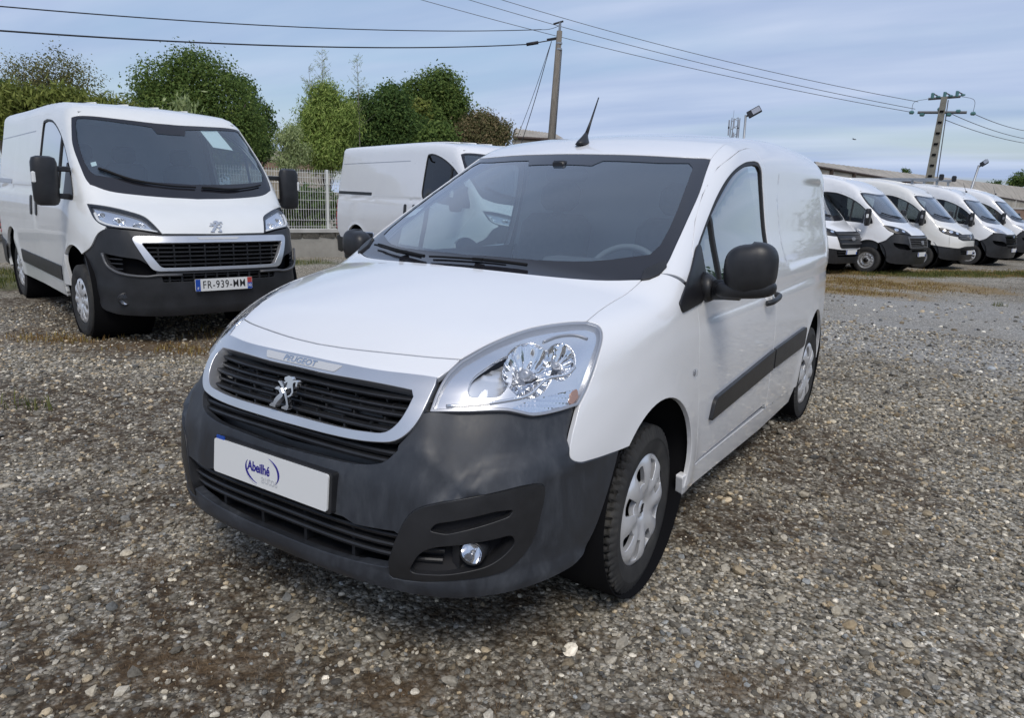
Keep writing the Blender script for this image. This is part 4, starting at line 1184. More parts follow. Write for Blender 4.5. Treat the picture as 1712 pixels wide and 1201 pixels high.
# ---------------------------------------------------------------- large vans
def make_big_van(style, label, high, length, paint, fine=True, plate=None, detail=1.0):
    van = thing('delivery_van', label, 'van', group='white vans parked on the gravel lot')
    F = Form(make_big_form(high, length), .55, 4.)
    S = F.S; yt = length - .95; ry = yt - .96
    hh = (.05 if fine else .11); ds = .025 if fine else .05; G = .003 if fine else .006
    def arc(cy, cz, r, a0, a1, n=24 if fine else 14):
        return [(cy + r * math.cos(a), cz + r * math.sin(a)) for a in np.linspace(R(a0), R(a1), n)]
    k3 = 4 if fine else 2
    windtop = [(0, .275, 2.02), (.12, .277, 2.02), (.41, .335, 2.02), (.65, .405, 2.02), (.795, .445, 2.0)]
    windside = [(.795, .445, 2.0), (.845, .33, 1.9), (.868, .209, 1.763), (.872, -.015, 1.566), (.862, -.138, 1.445), (.845, -.190, 1.40)]
    windlow = [(.845, -.190, 1.40), (.713, -.287, 1.347), (.49, -.367, 1.319), (.25, -.415, 1.30), (0, -.440, 1.296)]
    hoodfront = [(0, -.868, .995), (.155, -.862, .995), (.35, -.850, .996), (.463, -.838, 1.0)]
    tall = style in ('crafter', 'transit')
    if not tall:
        lamp_top = [(.463, -.838, 1.0), (.507, -.738, 1.087), (.549, -.646, 1.143), (.649, -.549, 1.185), (.826, -.380, 1.225), (.906, -.275, 1.232)]
        lamp_bot = [(.906, -.275, 1.232), (.905, -.35, 1.17), (.893, -.425, 1.106), (.869, -.504, 1.067), (.828, -.587, 1.045), (.757, -.672, 1.041), (.624, -.765, 1.028), (.463, -.838, 1.0)]
        bump_up = [(0, -.868, .985), (.30, -.855, .986), (.463, -.838, .990), (.624, -.770, 1.018), (.757, -.678, 1.031), (.832, -.587, 1.035), (.891, -.503, .990), (.934, -.414, .873), (.974, -.262, .800)]
    elif style == 'crafter':
        lamp_top = [(.430, -.86, 1.0), (.52, -.80, 1.045), (.65, -.70, 1.08), (.80, -.52, 1.13), (.88, -.36, 1.16)]
        lamp_bot = [(.88, -.36, 1.16), (.905, -.38, 1.10), (.88, -.48, 1.02), (.80, -.62, .96), (.62, -.78, .91), (.430, -.87, .885)]
        hoodfront = [(0, -.868, .995), (.155, -.862, .995), (.430, -.86, 1.0)]
        bump_up = [(0, -.95, .665), (.40, -.93, .665), (.62, -.82, .62), (.80, -.66, .64), (.92, -.45, .665), (.974, -.262, .69)]
    else:
        lamp_top = [(.40, -.86, 1.02), (.55, -.76, 1.10), (.70, -.62, 1.16), (.84, -.42, 1.20), (.90, -.30, 1.215)]
        lamp_bot = [(.90, -.30, 1.215), (.90, -.40, 1.12), (.86, -.52, 1.03), (.80, -.63, .975), (.62, -.785, .93), (.42, -.87, .93)]
        hoodfront = [(0, -.868, 1.02), (.155, -.862, 1.02), (.40, -.86, 1.02)]
        bump_up = [(0, -.95, .62), (.40, -.93, .62), (.62, -.82, .64), (.80, -.66, .67), (.92, -.45, .70), (.974, -.262, .72)]
    hoodside = [(.906, -.275, 1.232), (.89, -.235, 1.30), (.862, -.20, 1.375), (.845, -.190, 1.40)]
    if tall: hoodside = [lamp_top[-1]] + hoodside[1:]
    hood = cat(spl(hoodfront, k3), spl(lamp_top, k3)[1:], spl(hoodside, k3)[1:], spl(windlow, k3)[1:])
    HM = ('dir', (0, -.62, .79))
    panel('bonnet', F, HM, mirr(hood), paint, van, gap=G, off=.002, h=hh, ds=ds, skirt=.02)
    doorfront = [(.245, .45), (.25, .67), (.30, .90), (.370, 1.10)]
    doortop = [(.08, 1.12), (-.075, 1.235), (-.065, 1.33), (.055, 1.54), (.34, 1.765), (.60, 1.925), (.97, 2.050), (1.28, 2.090), (1.46, 2.085)]
    dr = [(1.53, 2.05), (1.565, 1.95), (1.575, 1.6), (1.575, 1.1), (1.60, .45)]
    door = cat(spl(doorfront, k3), doortop[:2], spl(doortop[1:], k3), spl(dr, k3))
    door = cat(spl(doorfront, k3), [(.20, 1.20), (-.06, 1.238)], spl(doortop[2:], k3), spl(dr, k3))
    win = fillet([(-.030, 1.262), (-.028, 1.33)] + spl([(.085, 1.53), (.36, 1.745), (.624, 1.887), (.989, 2.010), (1.28, 2.040)], 3) + [(1.46, 2.030), (1.485, 1.95), (1.495, 1.44), (1.42, 1.36), (.60, 1.29), (.169, 1.262)],
                 [.02, .03] + [.02] * 13 + [.06, .06, .1, .06, .05, .05][:6])
    if style == 'mid': win = [(y if y < 1 else 1 + (y - 1) * .62, z) for y, z in win]   # shorter cab window
    f_arch = arc(-.02, .42, .440, 122, -8)
    bump_lo = [(.966, -.349, .613), (.95, -.42, .50), (.926, -.456, .42), (.905, -.50, .33), (.855, -.59, .295), (.689, -.81, .275), (.391, -.93, .262), (0, -.95, .26)]
    bump = cat(spl(bump_up, k3), spl(bump_lo, k3))
    seam_r = [(.795, .445, 2.0)] + [tuple(q) for q in F.solve('top', [(.795, .7), (.79, 1.1), (.785, 1.7), (.785, yt - .3), (.77, yt - .06)])]
    tail = [(yt - .02, 2.0), (yt - .01, 1.5), (yt - .005, 1.0), (yt - .005, .62)]
    sd0, sd1 = 1.66, 2.90
    sld = fillet([(sd0, .50), (sd1, .50), (sd1 - .02, 1.4), (sd1 - .05, 2.10), (sd0 + .01, 2.10), (sd0 - .03, 1.9), (sd0 - .03, 1.2)], .04, 3)
    lampw = cat(spl(lamp_top, k3), spl(lamp_bot, k3)[1:])
    fr_edge = (bump_up[-1],)
    low_front = cat(spl(lamp_bot, k3)[1:-1][: (7 if not tall else 99) * k3])
    # flank: everything painted behind the lamp and bumper, round the door
    if not tall:
        lb = [p for p in spl(lamp_bot, k3) if p[0] > .829 and p[2] > 1.044]
        bu = [p for p in spl(bump_up, k3) if p[0] >= .832 and p[2] <= 1.036]
        front = cat(lb, bu)
    else:
        lb = [p for p in spl(lamp_bot, k3) if p[0] > .7999]
        bu = [p for p in spl(bump_up, k3) if p[0] > .7999]
        front = cat(lb, bu)
    side = cat(spl(hoodside, 2)[::-1], front, S(f_arch + [(.42, .44), (.42, .33), (1.6, .33), (ry - .46, .33)] + arc(ry, .42, .45, 186, -10) + tail[::-1]), spl(seam_r, 3)[::-1], spl(windside, 3))
    both('body_side', F, ('dir', (.88, -.10, .46)), side, paint, van, holes=[S(door), S(sld)], gap=0, h=hh, ds=ds, skirt=.03)
    if tall:   # painted nose between lamps and bumper
        inner = [p for p in spl(lamp_bot, k3)[::-1]]
        nose_p = cat([(0, -.87, inner[0][2]), ], [p for p in inner if p[0] <= .8001], [p for p in spl(bump_up, k3)[::-1] if p[0] <= .8001])
        panel('nose_panel', F, 'nose', mirr(nose_p), paint, van, gap=G * .5, h=hh, ds=ds, skirt=.02)
    for m in (False, True):
        d = panel('door', F, 'side', door, paint, van, holes=[win], gap=G, h=hh, ds=ds, mirror=m, skirt=.03)
        sl = panel('sliding_door', F, 'side', sld, paint, van, gap=G, h=hh, ds=ds, mirror=m, skirt=.03)
        sx = -1 if m else 1
        if detail > .4:
            for y, z, pr in ((1.47, 1.165, d), (1.74, 1.165, sl)):
                hp = fillet([(y - .035, z - .10), (y + .035, z - .10), (y + .035, z + .10), (y - .035, z + .10)], .03)
                panel('handle', F, 'side', hp, M_black, pr, off=.012, h=.04, skirt=.015, mirror=m)
        gl = inset(resample(win if area2(np.array(win)) > 0 else win[::-1], .04), .022)
        panel('side_window', F, 'side', gl, {'boxer': M_sideglass, 'mid': M_tintglass}.get(style, M_vanglass), van, off=-.012, h=.15, ds=.05, skirt=0, mirror=m)
        panel('window_seal', F, 'side', win, M_seal, van, holes=[gl], off=-.003, h=hh, ds=ds, skirt=.012, mirror=m)
        panel('window_bar', F, 'side', [(.52, 1.29), (.56, 1.29), (.56, 1.845), (.52, 1.82)], M_seal, van, off=-.001, h=.1, skirt=.012, mirror=m)
        sail = fillet([(-.045, 1.262), (-.03, 1.33), (.05, 1.47), (.20, 1.60), (.24, 1.262)], .03)
        panel('mirror_sail', F, 'side', sail, M_trim, van, off=.008, h=hh, skirt=.012, mirror=m)
        # mirror: two arms and a tall housing
        q = MB(); bb = MB()
        c0 = np.array((1.145, .03, 1.42))
        rings = []
        for t, s in ((-.215, .55), (-.205, .80), (-.17, .97), (-.06, 1), (.08, 1), (.16, .98), (.20, .85), (.215, .5)):
            rings.append([c0 + np.array((.105 * s * math.copysign(abs(math.cos(a)) ** .75, math.cos(a)), .075 * s * math.copysign(abs(math.sin(a)) ** .75, math.sin(a)) * (1 if math.sin(a) < 0 else .55), t)) for a in np.linspace(0, 2 * math.pi, 18, endpoint=False)])
        q.loft(rings)
        for z in (1.29, 1.53): bb.box((1.01, .06, z), (.075, .032, .024), bev=.01)
        if sx < 0:
            for w_ in (q, bb): w_.v = [(-x, y, z) for x, y, z in w_.v]; w_.f = [f[::-1] for f in w_.f]
        o = q.build('mirror_housing', M_black, van, angle=35); bb.build('mirror_arm', M_black, van)
        MB().box((sx * c0[0], c0[1] + .042, c0[2]), (.08, .004, .165)).build('mirror_glass', M_chrome, o)
        if detail > .4:
            MB().box((sx * (c0[0] + .088), c0[1] - .03, c0[2] + .03), (.018, .03, .05), bev=.01).build('mirror_repeater', M_plate if style == 'ducato' or fine else M_lampgrey, o)
        # rocker strip, rail
        rk = fillet([(.52, .475), (.50, .617), (ry - .52, .632), (ry - .54, .490)], .015)
        if style in ('boxer', 'mid'):
            panel('rub_strip', F, 'side', rk, M_black, van, off=.010, h=.1, skirt=.015, mirror=m)
        panel('door_rail', F, 'side', fillet([(sd1 + .06, 1.385), (yt - .16, 1.395), (yt - .16, 1.440), (sd1 + .06, 1.430)], .015), M_black if style == 'mid' else M_lampgrey, van, off=.006, h=.1, skirt=.02, mirror=m)
        if detail > .4:
            gr = [(1.78, 1.935), (yt - .22, 1.92), (yt - .22, 1.93), (1.78, 1.945)]
            panel('swage_line', F, 'side', gr, M_lampgrey, van, off=.0015, h=.2, skirt=.003, mirror=m)
        panel('tail_lamp', F, 'side', fillet([(yt - .13, .75), (yt - .03, .72), (yt - .03, 1.28), (yt - .09, 1.28)], .02), M_red, van, off=.012, h=.1, skirt=.02, mirror=m)
        panel('rear_corner', F, 'side', fillet([(yt - .62, .62), (yt - .45, .66), (yt - .03, .72), (yt - .01, .40), (yt - .40, .36), (yt - .50, .42)], .03) if style != 'mid' else fillet([(yt - .46, .60), (yt - .01, .62), (yt - .01, .36), (yt - .30, .33), (yt - .42, .42)], .03),
              M_black, van, off=.014, h=.1, skirt=.02, mirror=m)
        panel('inner_panel', F, 'side', cat(arc(-.02, .42, .46, 100, -8), [(.40, .4), (ry - .47, .4)], arc(ry, .42, .47, 190, -10), [(yt - .05, .7), (yt - .08, 1.95), (1.6, 2.02), (.97, 2.0), (.60, 1.88), (.09, 1.50), (-.09, 1.23), (-.12, .9)]),
              M_shell, van, holes=[win], off=-.03, h=.2, ds=.08, skirt=0, mirror=m)
    roof = cat(spl(windtop, k3), spl(seam_r, k3)[1:], [tuple(F.solve('top', [(0, yt - .04)])[0])])
    panel('roof', F, 'top', mirr(roof), paint, van, gap=0, h=.10 if fine else .16, ds=.03 if fine else .06, skirt=.02)
    if detail > .4:
        for x in (-.45, -.15, .15, .45):
            P, N_ = F.at('top', [(x, y) for y in np.linspace(1.0, yt - .3, 10)], .003)
            MB().tube(P, .012, 6).build('roof_rib', paint, van, smooth=True)
    panel('rear_doors', F, 'rear', fillet([(-.93, .55), (.93, .55), (.80, 2.05), (-.80, 2.05)], .1), paint, van, h=.15)
    # ---- windscreen
    ws = cat(spl(windtop, k3), spl(windside, k3)[1:], spl(windlow, k3)[1:])
    panel('windscreen', F, 'top', mirr(ws), M_glass, van, off=-.008, h=.09 if fine else .15, ds=.05, skirt=0, gap=.002)
    wi = mirr(cat([(0, .165, 0), (.13, .170, 0), (.16, .235, 0)] if fine else [(0, .23, 0)], spl([(.16, .235, 0), (.40, .285, 0), (.64, .355, 0), (.77, .39, 0)], 3), spl([(.80, .34, 0), (.825, .20, 0), (.830, -.01, 0), (.812, -.09, 0)], 3),
                  spl([(.78, -.135, 0), (.66, -.185, 0), (.47, -.245, 0), (.25, -.29, 0), (0, -.310, 0)], 3)))
    panel('windscreen_band', F, 'top', mirr(ws), M_ceramic, van, holes=[[q[:2] for q in wi]], off=-.004, h=hh, ds=.03, skirt=0, gap=.002)
    if fine:
        for px in (((-.74, -.10), (-.50, -.25), (-.20, -.33), (.02, -.345)), ((.08, -.345), (.35, -.33), (.60, -.255), (.72, -.20))):
            P, N_ = F.at('top', np.array(spl(px, 4)), .016)
            MB().tube(P, [.013] * (len(P) // 2) + [.008] * (len(P) - len(P) // 2), 6).tube(P - N_ * .004 + (0, .022, 0), .006, 5).build('wiper', M_wiper, van)
    elif detail > .2:
        P, N_ = F.at('top', np.array(spl([(-.72, -.12), (-.45, -.24), (.0, -.33)], 4)), .016); MB().tube(P, .014, 5).build('wiper', M_wiper, van)
    # ---- nose
    co = [(0, .975), (.50, .975), (.545, .965), (.552, .945)]; 
    AO = {'boxer': (.575, .972, .452, .682, .512, .918, .395, .712)}.get(style, (.575, .972, .452, .682, .512, .918, .395, .712))
    def trap(w1, z1, w0, z0, r=.03): return fillet([(-w0, z0), (w0, z0), (w1, z1), (-w1, z1)], r)
    def slats(name, zs, w, off, th, parent, mat=M_black, dp=.03):
        for z, a_ in zip(zs, w):
            a = np.linspace(-a_, a_, 15 if fine else 7); P, N_ = F.at('nose', np.stack([a, np.full(len(a), z)], 1), off)
            N_[:, 2] = 0; N_ /= np.linalg.norm(N_, axis=1, keepdims=True); u_ = np.array((0, 0, 1.))
            MB().loft([[P[i] + u_ * th * .5, P[i] - u_ * th * .5, P[i] - u_ * th * .5 - N_[i] * dp, P[i] + u_ * th * .5 - N_[i] * dp] for i in range(len(a))]).build(name, mat, parent)
    vent = [(.883, -.574, .823), (.836, -.664, .811), (.664, -.840, .786), (.560, -.905, .70), (.545, -.908, .645), (.62, -.87, .635), (.801, -.723, .660), (.863, -.619, .722)]
    vo = [tuple(q) for q in F.uv('nose', vent)]; vom = [(-a, z) for a, z in vo]
    holes = []
    if style in ('boxer', 'mid'):
        holes = [trap(.590, .978, .455, .678), trap(.41, .655, .40, .58, .01), fillet(vo, .03), fillet(vom, .03)]
    elif style in ('ducato', 'jumper'):
        holes = [trap(.50, .955, .46, .70), trap(.42, .655, .40, .58, .01), fillet(vo, .03), fillet(vom, .03)]
    else:
        holes = [trap(.46, .60, .40, .44), ]
    bp = panel('bumper', F, 'nose', mirr(bump[::-1]) if False else mirr(bump), M_black if style != 'boxer' else M_bumper2, van, holes=holes, gap=G, h=hh, ds=ds, skirt=.03,
               offf=lambda U: -.012 * sstep(.50, .60, U[:, 1]) * sstep(.62, .72, np.abs(U[:, 0])) * sstep(1.02, .95, U[:, 1]) + .012 * sstep(.40, .33, U[:, 1]))
    panel('nose_back', F, 'nose', mirr([(0, .98), (.62, .96), (.95, .85), (.95, .62), (.5, .40), (0, .40)]), M_dark, van, off=-.085, h=.15, ds=.06, skirt=0)
    if style in ('boxer', 'mid'):
        oi = trap(.522, .922, .402, .706, .025)
        panel('grille_surround', F, 'nose', trap(.585, .974, .452, .682, .045), M_silver, van, holes=[oi], off=.012, h=.03, ds=.02, skirt=.04)
        slats('grille_bar', (.885, .848, .811, .774, .737), (.49, .475, .455, .435, .41), -.02, .013, van)
        for a in np.linspace(-.42, .42, 9):
            P, N_ = F.at('nose', [(a, .815)], -.045); MB().box(P[0], (.006, .012, .10 if abs(a) < .40 else .07)).build('grille_tie', M_black, van)
        slats('lower_bar', (.635, .60), (.40, .40), -.02, .010, van)
        for a in np.linspace(-.36, .36, 10):
            P, N_ = F.at('nose', [(a, .617)], -.03); MB().box(P[0], (.008, .02, .034)).build('lower_tie', M_black, van)
        if fine:
            P, N_ = F.at('nose', [(0, 1.05)], 0); P2, N2 = F.at(HM, F.uv(HM, P), .004); e = MB(); M4 = frame(P2[0], N2[0], (1, 0, 0))
            for q in EMBLEM: e.prism([(x * 1.35e-6, y * 1.35e-6) for x, y in q], .008, M4)
            e.build('lion_emblem', M_silver, van)
        panel('badge_strip', F, 'nose', fillet([(-.14, .945), (.14, .945), (.16, .962), (-.16, .962)], .006), M_pale, van, off=.0145, h=.1, skirt=.003)
    elif style == 'ducato':
        panel('grille_surround', F, 'nose', trap(.52, .965, .47, .69), M_lampgrey2, van, holes=[trap(.485, .935, .44, .715)], off=.010, h=.06, ds=.04, skirt=.03)
        slats('grille_bar', (.905, .862, .820, .778, .738), (.475, .465, .455, .45, .44), .0, .016, van, M_lampgrey2)
        P, N_ = F.at('nose', [(0, .825)], .012); M4 = frame(P[0], (0, -1, .15), (1, 0, 0))
        e = MB(); e.prism([(-.05, .05), (-.075, .0), (-.05, -.06), (.05, -.06), (.075, 0), (.05, .05)], .02, M4); e.build('grille_emblem', M_lampgrey, van)
        slats('lower_bar', (.635, .60), (.40, .40), -.02, .010, van)
    elif style == 'jumper':
        for z, w_ in ((.955, .50), (.915, .48)):
            slats('chrome_bar', (z,), (w_,), .018, .016, van, M_chrome, .02)
        P, N_ = F.at('nose', [(0, .93)], .02); M4 = frame(P[0], (0, -1, .2), (1, 0, 0)); e = MB()
        for dz in (0, -.055):
            e.prism([(-.085, dz - .035), (0, dz + .035), (.085, dz - .035), (.085, dz - .06), (0, dz + .01), (-.085, dz - .06)], .015, M4)
        e.build('double_chevron', M_chrome, van)
        slats('grille_bar', (.87, .83, .79, .75), (.46, .45, .44, .43), -.02, .012, van)
        slats('lower_bar', (.635, .60), (.40, .40), -.02, .010, van)
    elif style == 'crafter':
        panel('grille', F, 'nose', mirr([(0, .995), (.53, .995), (.53, .885), (.40, .83), (0, .83)]), M_trim, van, off=.006, h=.06, ds=.03, skirt=.02)
        slats('grille_bar', (.955, .905, .86), (.50, .49, .44), .016, .014, van, M_lampgrey, .012)
        P, N_ = F.at('nose', [(0, .915)], .022); MB().lathe([(0, .075), (.012, .073), (.014, .062), (.006, .060)], P[0], (0, -1, .15), 24).tube([P[0] + (dx_, -.008, dz_) for dx_, dz_ in ((-.045, .045), (-.02, -.045), (0, .0), (.02, -.045), (.045, .045))], .008, 5).build('round_emblem', M_chrome, van)
        slats('lower_bar', (.57, .53, .48), (.43, .42, .41), .0, .016, van)
    elif style == 'transit':
        panel('grille', F, 'nose', trap(.48, 1.045, .36, .66, .06), M_trim, van, off=.02, h=.06, ds=.03, skirt=.04)
        slats('grille_bar', (.975, .87, .765), (.44, .41, .37), .045, .035, van, M_lampgrey2, .03)
        P, N_ = F.at('nose', [(0, .87)], .06); e = MB(); e.prism([(.095 * math.cos(t), .042 * math.sin(t)) for t in np.linspace(0, 6.283, 24, endpoint=False)], .012, frame(P[0], (0, -1, .1), (1, 0, 0))); e.build('oval_emblem', M_lampgrey, van)
        slats('lower_bar', (.56, .50), (.42, .41), .0, .02, van)
    if style == 'mid' or not tall:
        for m in (False, True):
            if not fine: continue
            vb = [(a, z) for a, z in vo]
            P, N_ = F.at('nose', spl([vo[0], vo[7], vo[6], vo[5], vo[4], (vo[4][0] - .15, .645)], 3), .006)
            t = MB().tube(P, .012, 6)
            if m: t.v = [(-x, y, z) for x, y, z in t.v]
            t.build('bumper_blade', M_lampgrey2, van, smooth=True)  # lighter grey puts the blade's highlight into its colour
            for z in (.69, .735, .775):
                a = np.linspace(.66, .98, 8); P, N_ = F.at('nose', np.stack([a, np.full(8, z)], 1), -.03); t = MB().tube(P, .007, 5)
                if m: t.v = [(-x, y, zz) for x, y, zz in t.v]
                t.build('vent_bar', M_black, van)
            c = F.at('nose', F.uv('nose', [(.779, -.737, .43)]), .0)[0][0]; dr_ = np.array((.25, -.96, 0)); sx = 1
            if m: c = c * (-1, 1, 1); dr_ = dr_ * (-1, 1, 1)
            fl = MB().lathe([(-.03, .058), (.012, .056), (.010, .046)], c, dr_, 24).build('fog_lamp', M_trim, van, smooth=True)
            MB().lathe([(-.03, 0), (-.01, .03), (.006, .047)], c, dr_, 20).build('lamp_bowl', M_reflector, fl, smooth=True)
            MB().lathe([(.008, .047), (.014, .025), (.016, 0)], c, dr_, 20).build('lamp_glass', M_lens, fl, smooth=True)
    # ---- headlamps
    LM = ('dir', (.55, -.72, .42))
    lu = F.uv(LM, lampw)
    if area2(lu) < 0: lu = lu[::-1]
    li = inset(resample(lu, ds * .8), .016)
    for m in (False, True):
        if fine:
            ln = panel('headlamp', F, LM, lu, M_lens, van, off=.002, gap=.003, h=.06, skirt=0, mirror=m)
            panel('lamp_frame', F, LM, lu, M_trim, ln, holes=[li], off=-.003, gap=.003, h=.04, ds=.02, skirt=.03, mirror=m)
            cs = [F.uv(LM, [p])[0] for p in ((.60, -.70, 1.07), (.735, -.59, 1.105), (.845, -.44, 1.14))]
            rr = ((.055, .038), (.060, .045), (.040, .045))
            circ = [[(c[0] + a * math.cos(t), c[1] + b * math.sin(t)) for t in np.linspace(0, 6.283, 22, endpoint=False)] for c, (a, b) in zip(cs, rr)]
            panel('lamp_housing', F, LM, lu, M_lampbezel, ln, holes=circ, off=-.03, gap=.006, h=.04, ds=.02, skirt=.01, mirror=m)
            for c, cc, (a, b) in zip(cs, circ, rr):
                panel('lamp_reflector', F, LM, cc, M_reflector, ln, h=.012, ds=.012, skirt=0, mirror=m,
                      offf=lambda U, c=c, a=a, b=b: -.034 - .05 * np.maximum(0, 1 - ((U[:, 0] - c[0]) / a) ** 2 - ((U[:, 1] - c[1]) / b) ** 2) + .003 * np.sign(np.sin(9 * np.arctan2(U[:, 1] - c[1], U[:, 0] - c[0]))))
            # daytime strip along the lower edge and up the inner corner
            dl = np.array(F.uv(LM, [(.885, -.40, 1.165), (.872, -.47, 1.095), (.80, -.62, 1.062), (.64, -.755, 1.048), (.50, -.825, 1.025)])); P, N_ = F.at(LM, np.array(spl(dl, 5)), -.014)
            t = MB().tube(P, .013, 7)
            if m: t.v = [(-x, y, z) for x, y, z in t.v]
            t.build('light_strip', M_plate, ln, smooth=True)
        else:
            ln = panel('headlamp', F, LM, lu, M_trim if style != 'jumper' else M_lampgrey, van, off=.002, gap=.004, h=.06, ds=.04, skirt=.02, mirror=m)
            mid = lu.mean(0)
            for t0, sc in ((-.32, .045), (.05, .055), (.42, .04)):
                ax = (lu.max(0) - lu.min(0)); c = mid + np.array((ax[0] * t0 * .7, -ax[1] * t0 * (.35 if lu[:, 1][np.argmax(lu[:, 0])] < mid[1] else -.35)))
                cc = [(c[0] + sc * math.cos(t), c[1] + sc * .8 * math.sin(t)) for t in np.linspace(0, 6.283, 12, endpoint=False)]
                cc = [q for q in cc]
                if inside(np.array(cc), lu).all():
                    panel('lamp_reflector', F, LM, cc, M_reflector, ln, off=.008, h=.05, skirt=.006, mirror=m)
    # ---- plate
    pz, M4 = .555, None
    pzf = {'boxer': .548, 'mid': .548, 'ducato': .53, 'jumper': .52, 'crafter': .50, 'transit': .56}[style]
    yf = F.at('nose', [(0, pzf)], .0)[0][0][1]
    M4 = frame((0, yf - .014, pzf), (0, -1, .02), (1, 0, 0))
    if plate is not None:
        pl = MB(); pl.prism(fillet([(-.26, -.055), (.26, -.055), (.26, .055), (-.26, .055)], .01), .008, M4); pl = pl.build('number_plate', M_plate, van)
        Mt = M4.copy(); Mt[:3, 3] = M4[:3, 3] + M4[:3, 2] * .0078
        b1 = MB(); b1.prism([(-.258, -.053), (-.215, -.053), (-.215, .053), (-.258, .053)], .0012, Mt); b1.build('plate_band', M_blue, pl)
        b2 = MB(); b2.prism([(.215, -.053), (.258, -.053), (.258, .004), (.215, .004)], .0012, Mt); b2.build('plate_band', M_blue, pl)
        if fine:
            b3 = MB(); b3.prism([(.215, .004), (.258, .004), (.258, .053), (.215, .053)], .0012, Mt); b3.build('plate_badge', M_platered, pl)
            q = Mt.copy(); q[:3, 3] += M4[:3, 0] * .236 - M4[:3, 1] * .022 + M4[:3, 2] * .001; flat_text('plate_region', '32', .034, q, M_plate, pl, .0006)
            q = Mt.copy(); q[:3, 3] += M4[:3, 0] * -.236 - M4[:3, 1] * .030 + M4[:3, 2] * .001; flat_text('plate_country', 'F', .032, q, M_plate, pl, .0006)
            q = Mt.copy(); q[:3, 3] -= M4[:3, 1] * .002
            flat_text('plate_number', plate, .098, q, M_ink, pl, .0004, .74, space=1.16)
        elif plate: 
            q = Mt.copy(); flat_text('plate_number', plate, .085, q, M_ink, pl, .001, .8)
    # ---- wheels, underside, cab
    w0 = make_wheel(van, .338, .215, .215, 10 if fine or style in ('jumper',) else 12, 'cover' if fine or style in ('jumper', 'mid') else 'steel', fine=False)
    set_wheels(w0, [(.865, 0, .338, 2), (.855, ry, .338, 0), (-.865, 0, .338, 2), (-.855, ry, .338, 0)])
    for m in (1, -1):
        for cy in (-.02, ry):
            MB().lathe([(.45, .455), (.965, .462), (.965, .457), (.45, .45), (.45, 0)], (0, cy, .42), (m, 0, 0), 24).build('arch_liner', M_dark, van, smooth=True)
    MB().box((0, -.35, .62), (.50, .48, .36)).box((0, yt / 2, .40), (.72, yt / 2 - .1, .08)).build('underbody', M_dark, van)
    prof = [(-.20, 1.28), (.05, 1.30), (.35, 1.24), (.48, 1.15), (.46, .9), (.30, .6), (-.2, .6)]
    MB().loft([[np.array((x, y, z)) for y, z in prof] for x in np.linspace(-.84, .84, 5)]).build('dashboard', M_dash, van, angle=50)
    c = np.array((.42, .55, 1.24)); a1, a2 = np.array((1., 0, 0)), np.array((0, .72, .69))
    MB().tube([c + .20 * (math.cos(a) * a1 + math.sin(a) * a2) for a in np.linspace(0, 6.283, 28, endpoint=False)], .018, 7, closed=True).tube([c - a1 * .19, c + a1 * .19], .022, 6).tube([c, c + (0, -.2, -.12)], .04, 8).build('steering_wheel', M_trim, van, smooth=True)
    for x in (-.55, -.12, .48) if fine else (-.4, .48):
        s = MB().box((x, 1.08, .98), (.22, .25, .09), bev=.05).box((x, 1.36, 1.32), (.215, .065, .32), bev=.06).box((x, 1.40, 1.73), (.12, .045, .09), bev=.04)
        s.build('seat', M_cloth, van, angle=50)
    top = 2.10 if not high else 2.2
    b = MB(); b.prism([(-.92, .5), (.92, .5), (.93, 1.2), (.87, 1.7), (.78, 2.06), (-.78, 2.06), (-.87, 1.7), (-.93, 1.2)], .02, frame((0, 1.66, 0), (0, -1, 0), (1, 0, 0))); b.build('bulkhead', M_bulk, van)
    b = MB(); b.box((0, 1.05, 2.06), (.74, .60, .015)); b.build('headliner', M_liner, van)
    return van, F
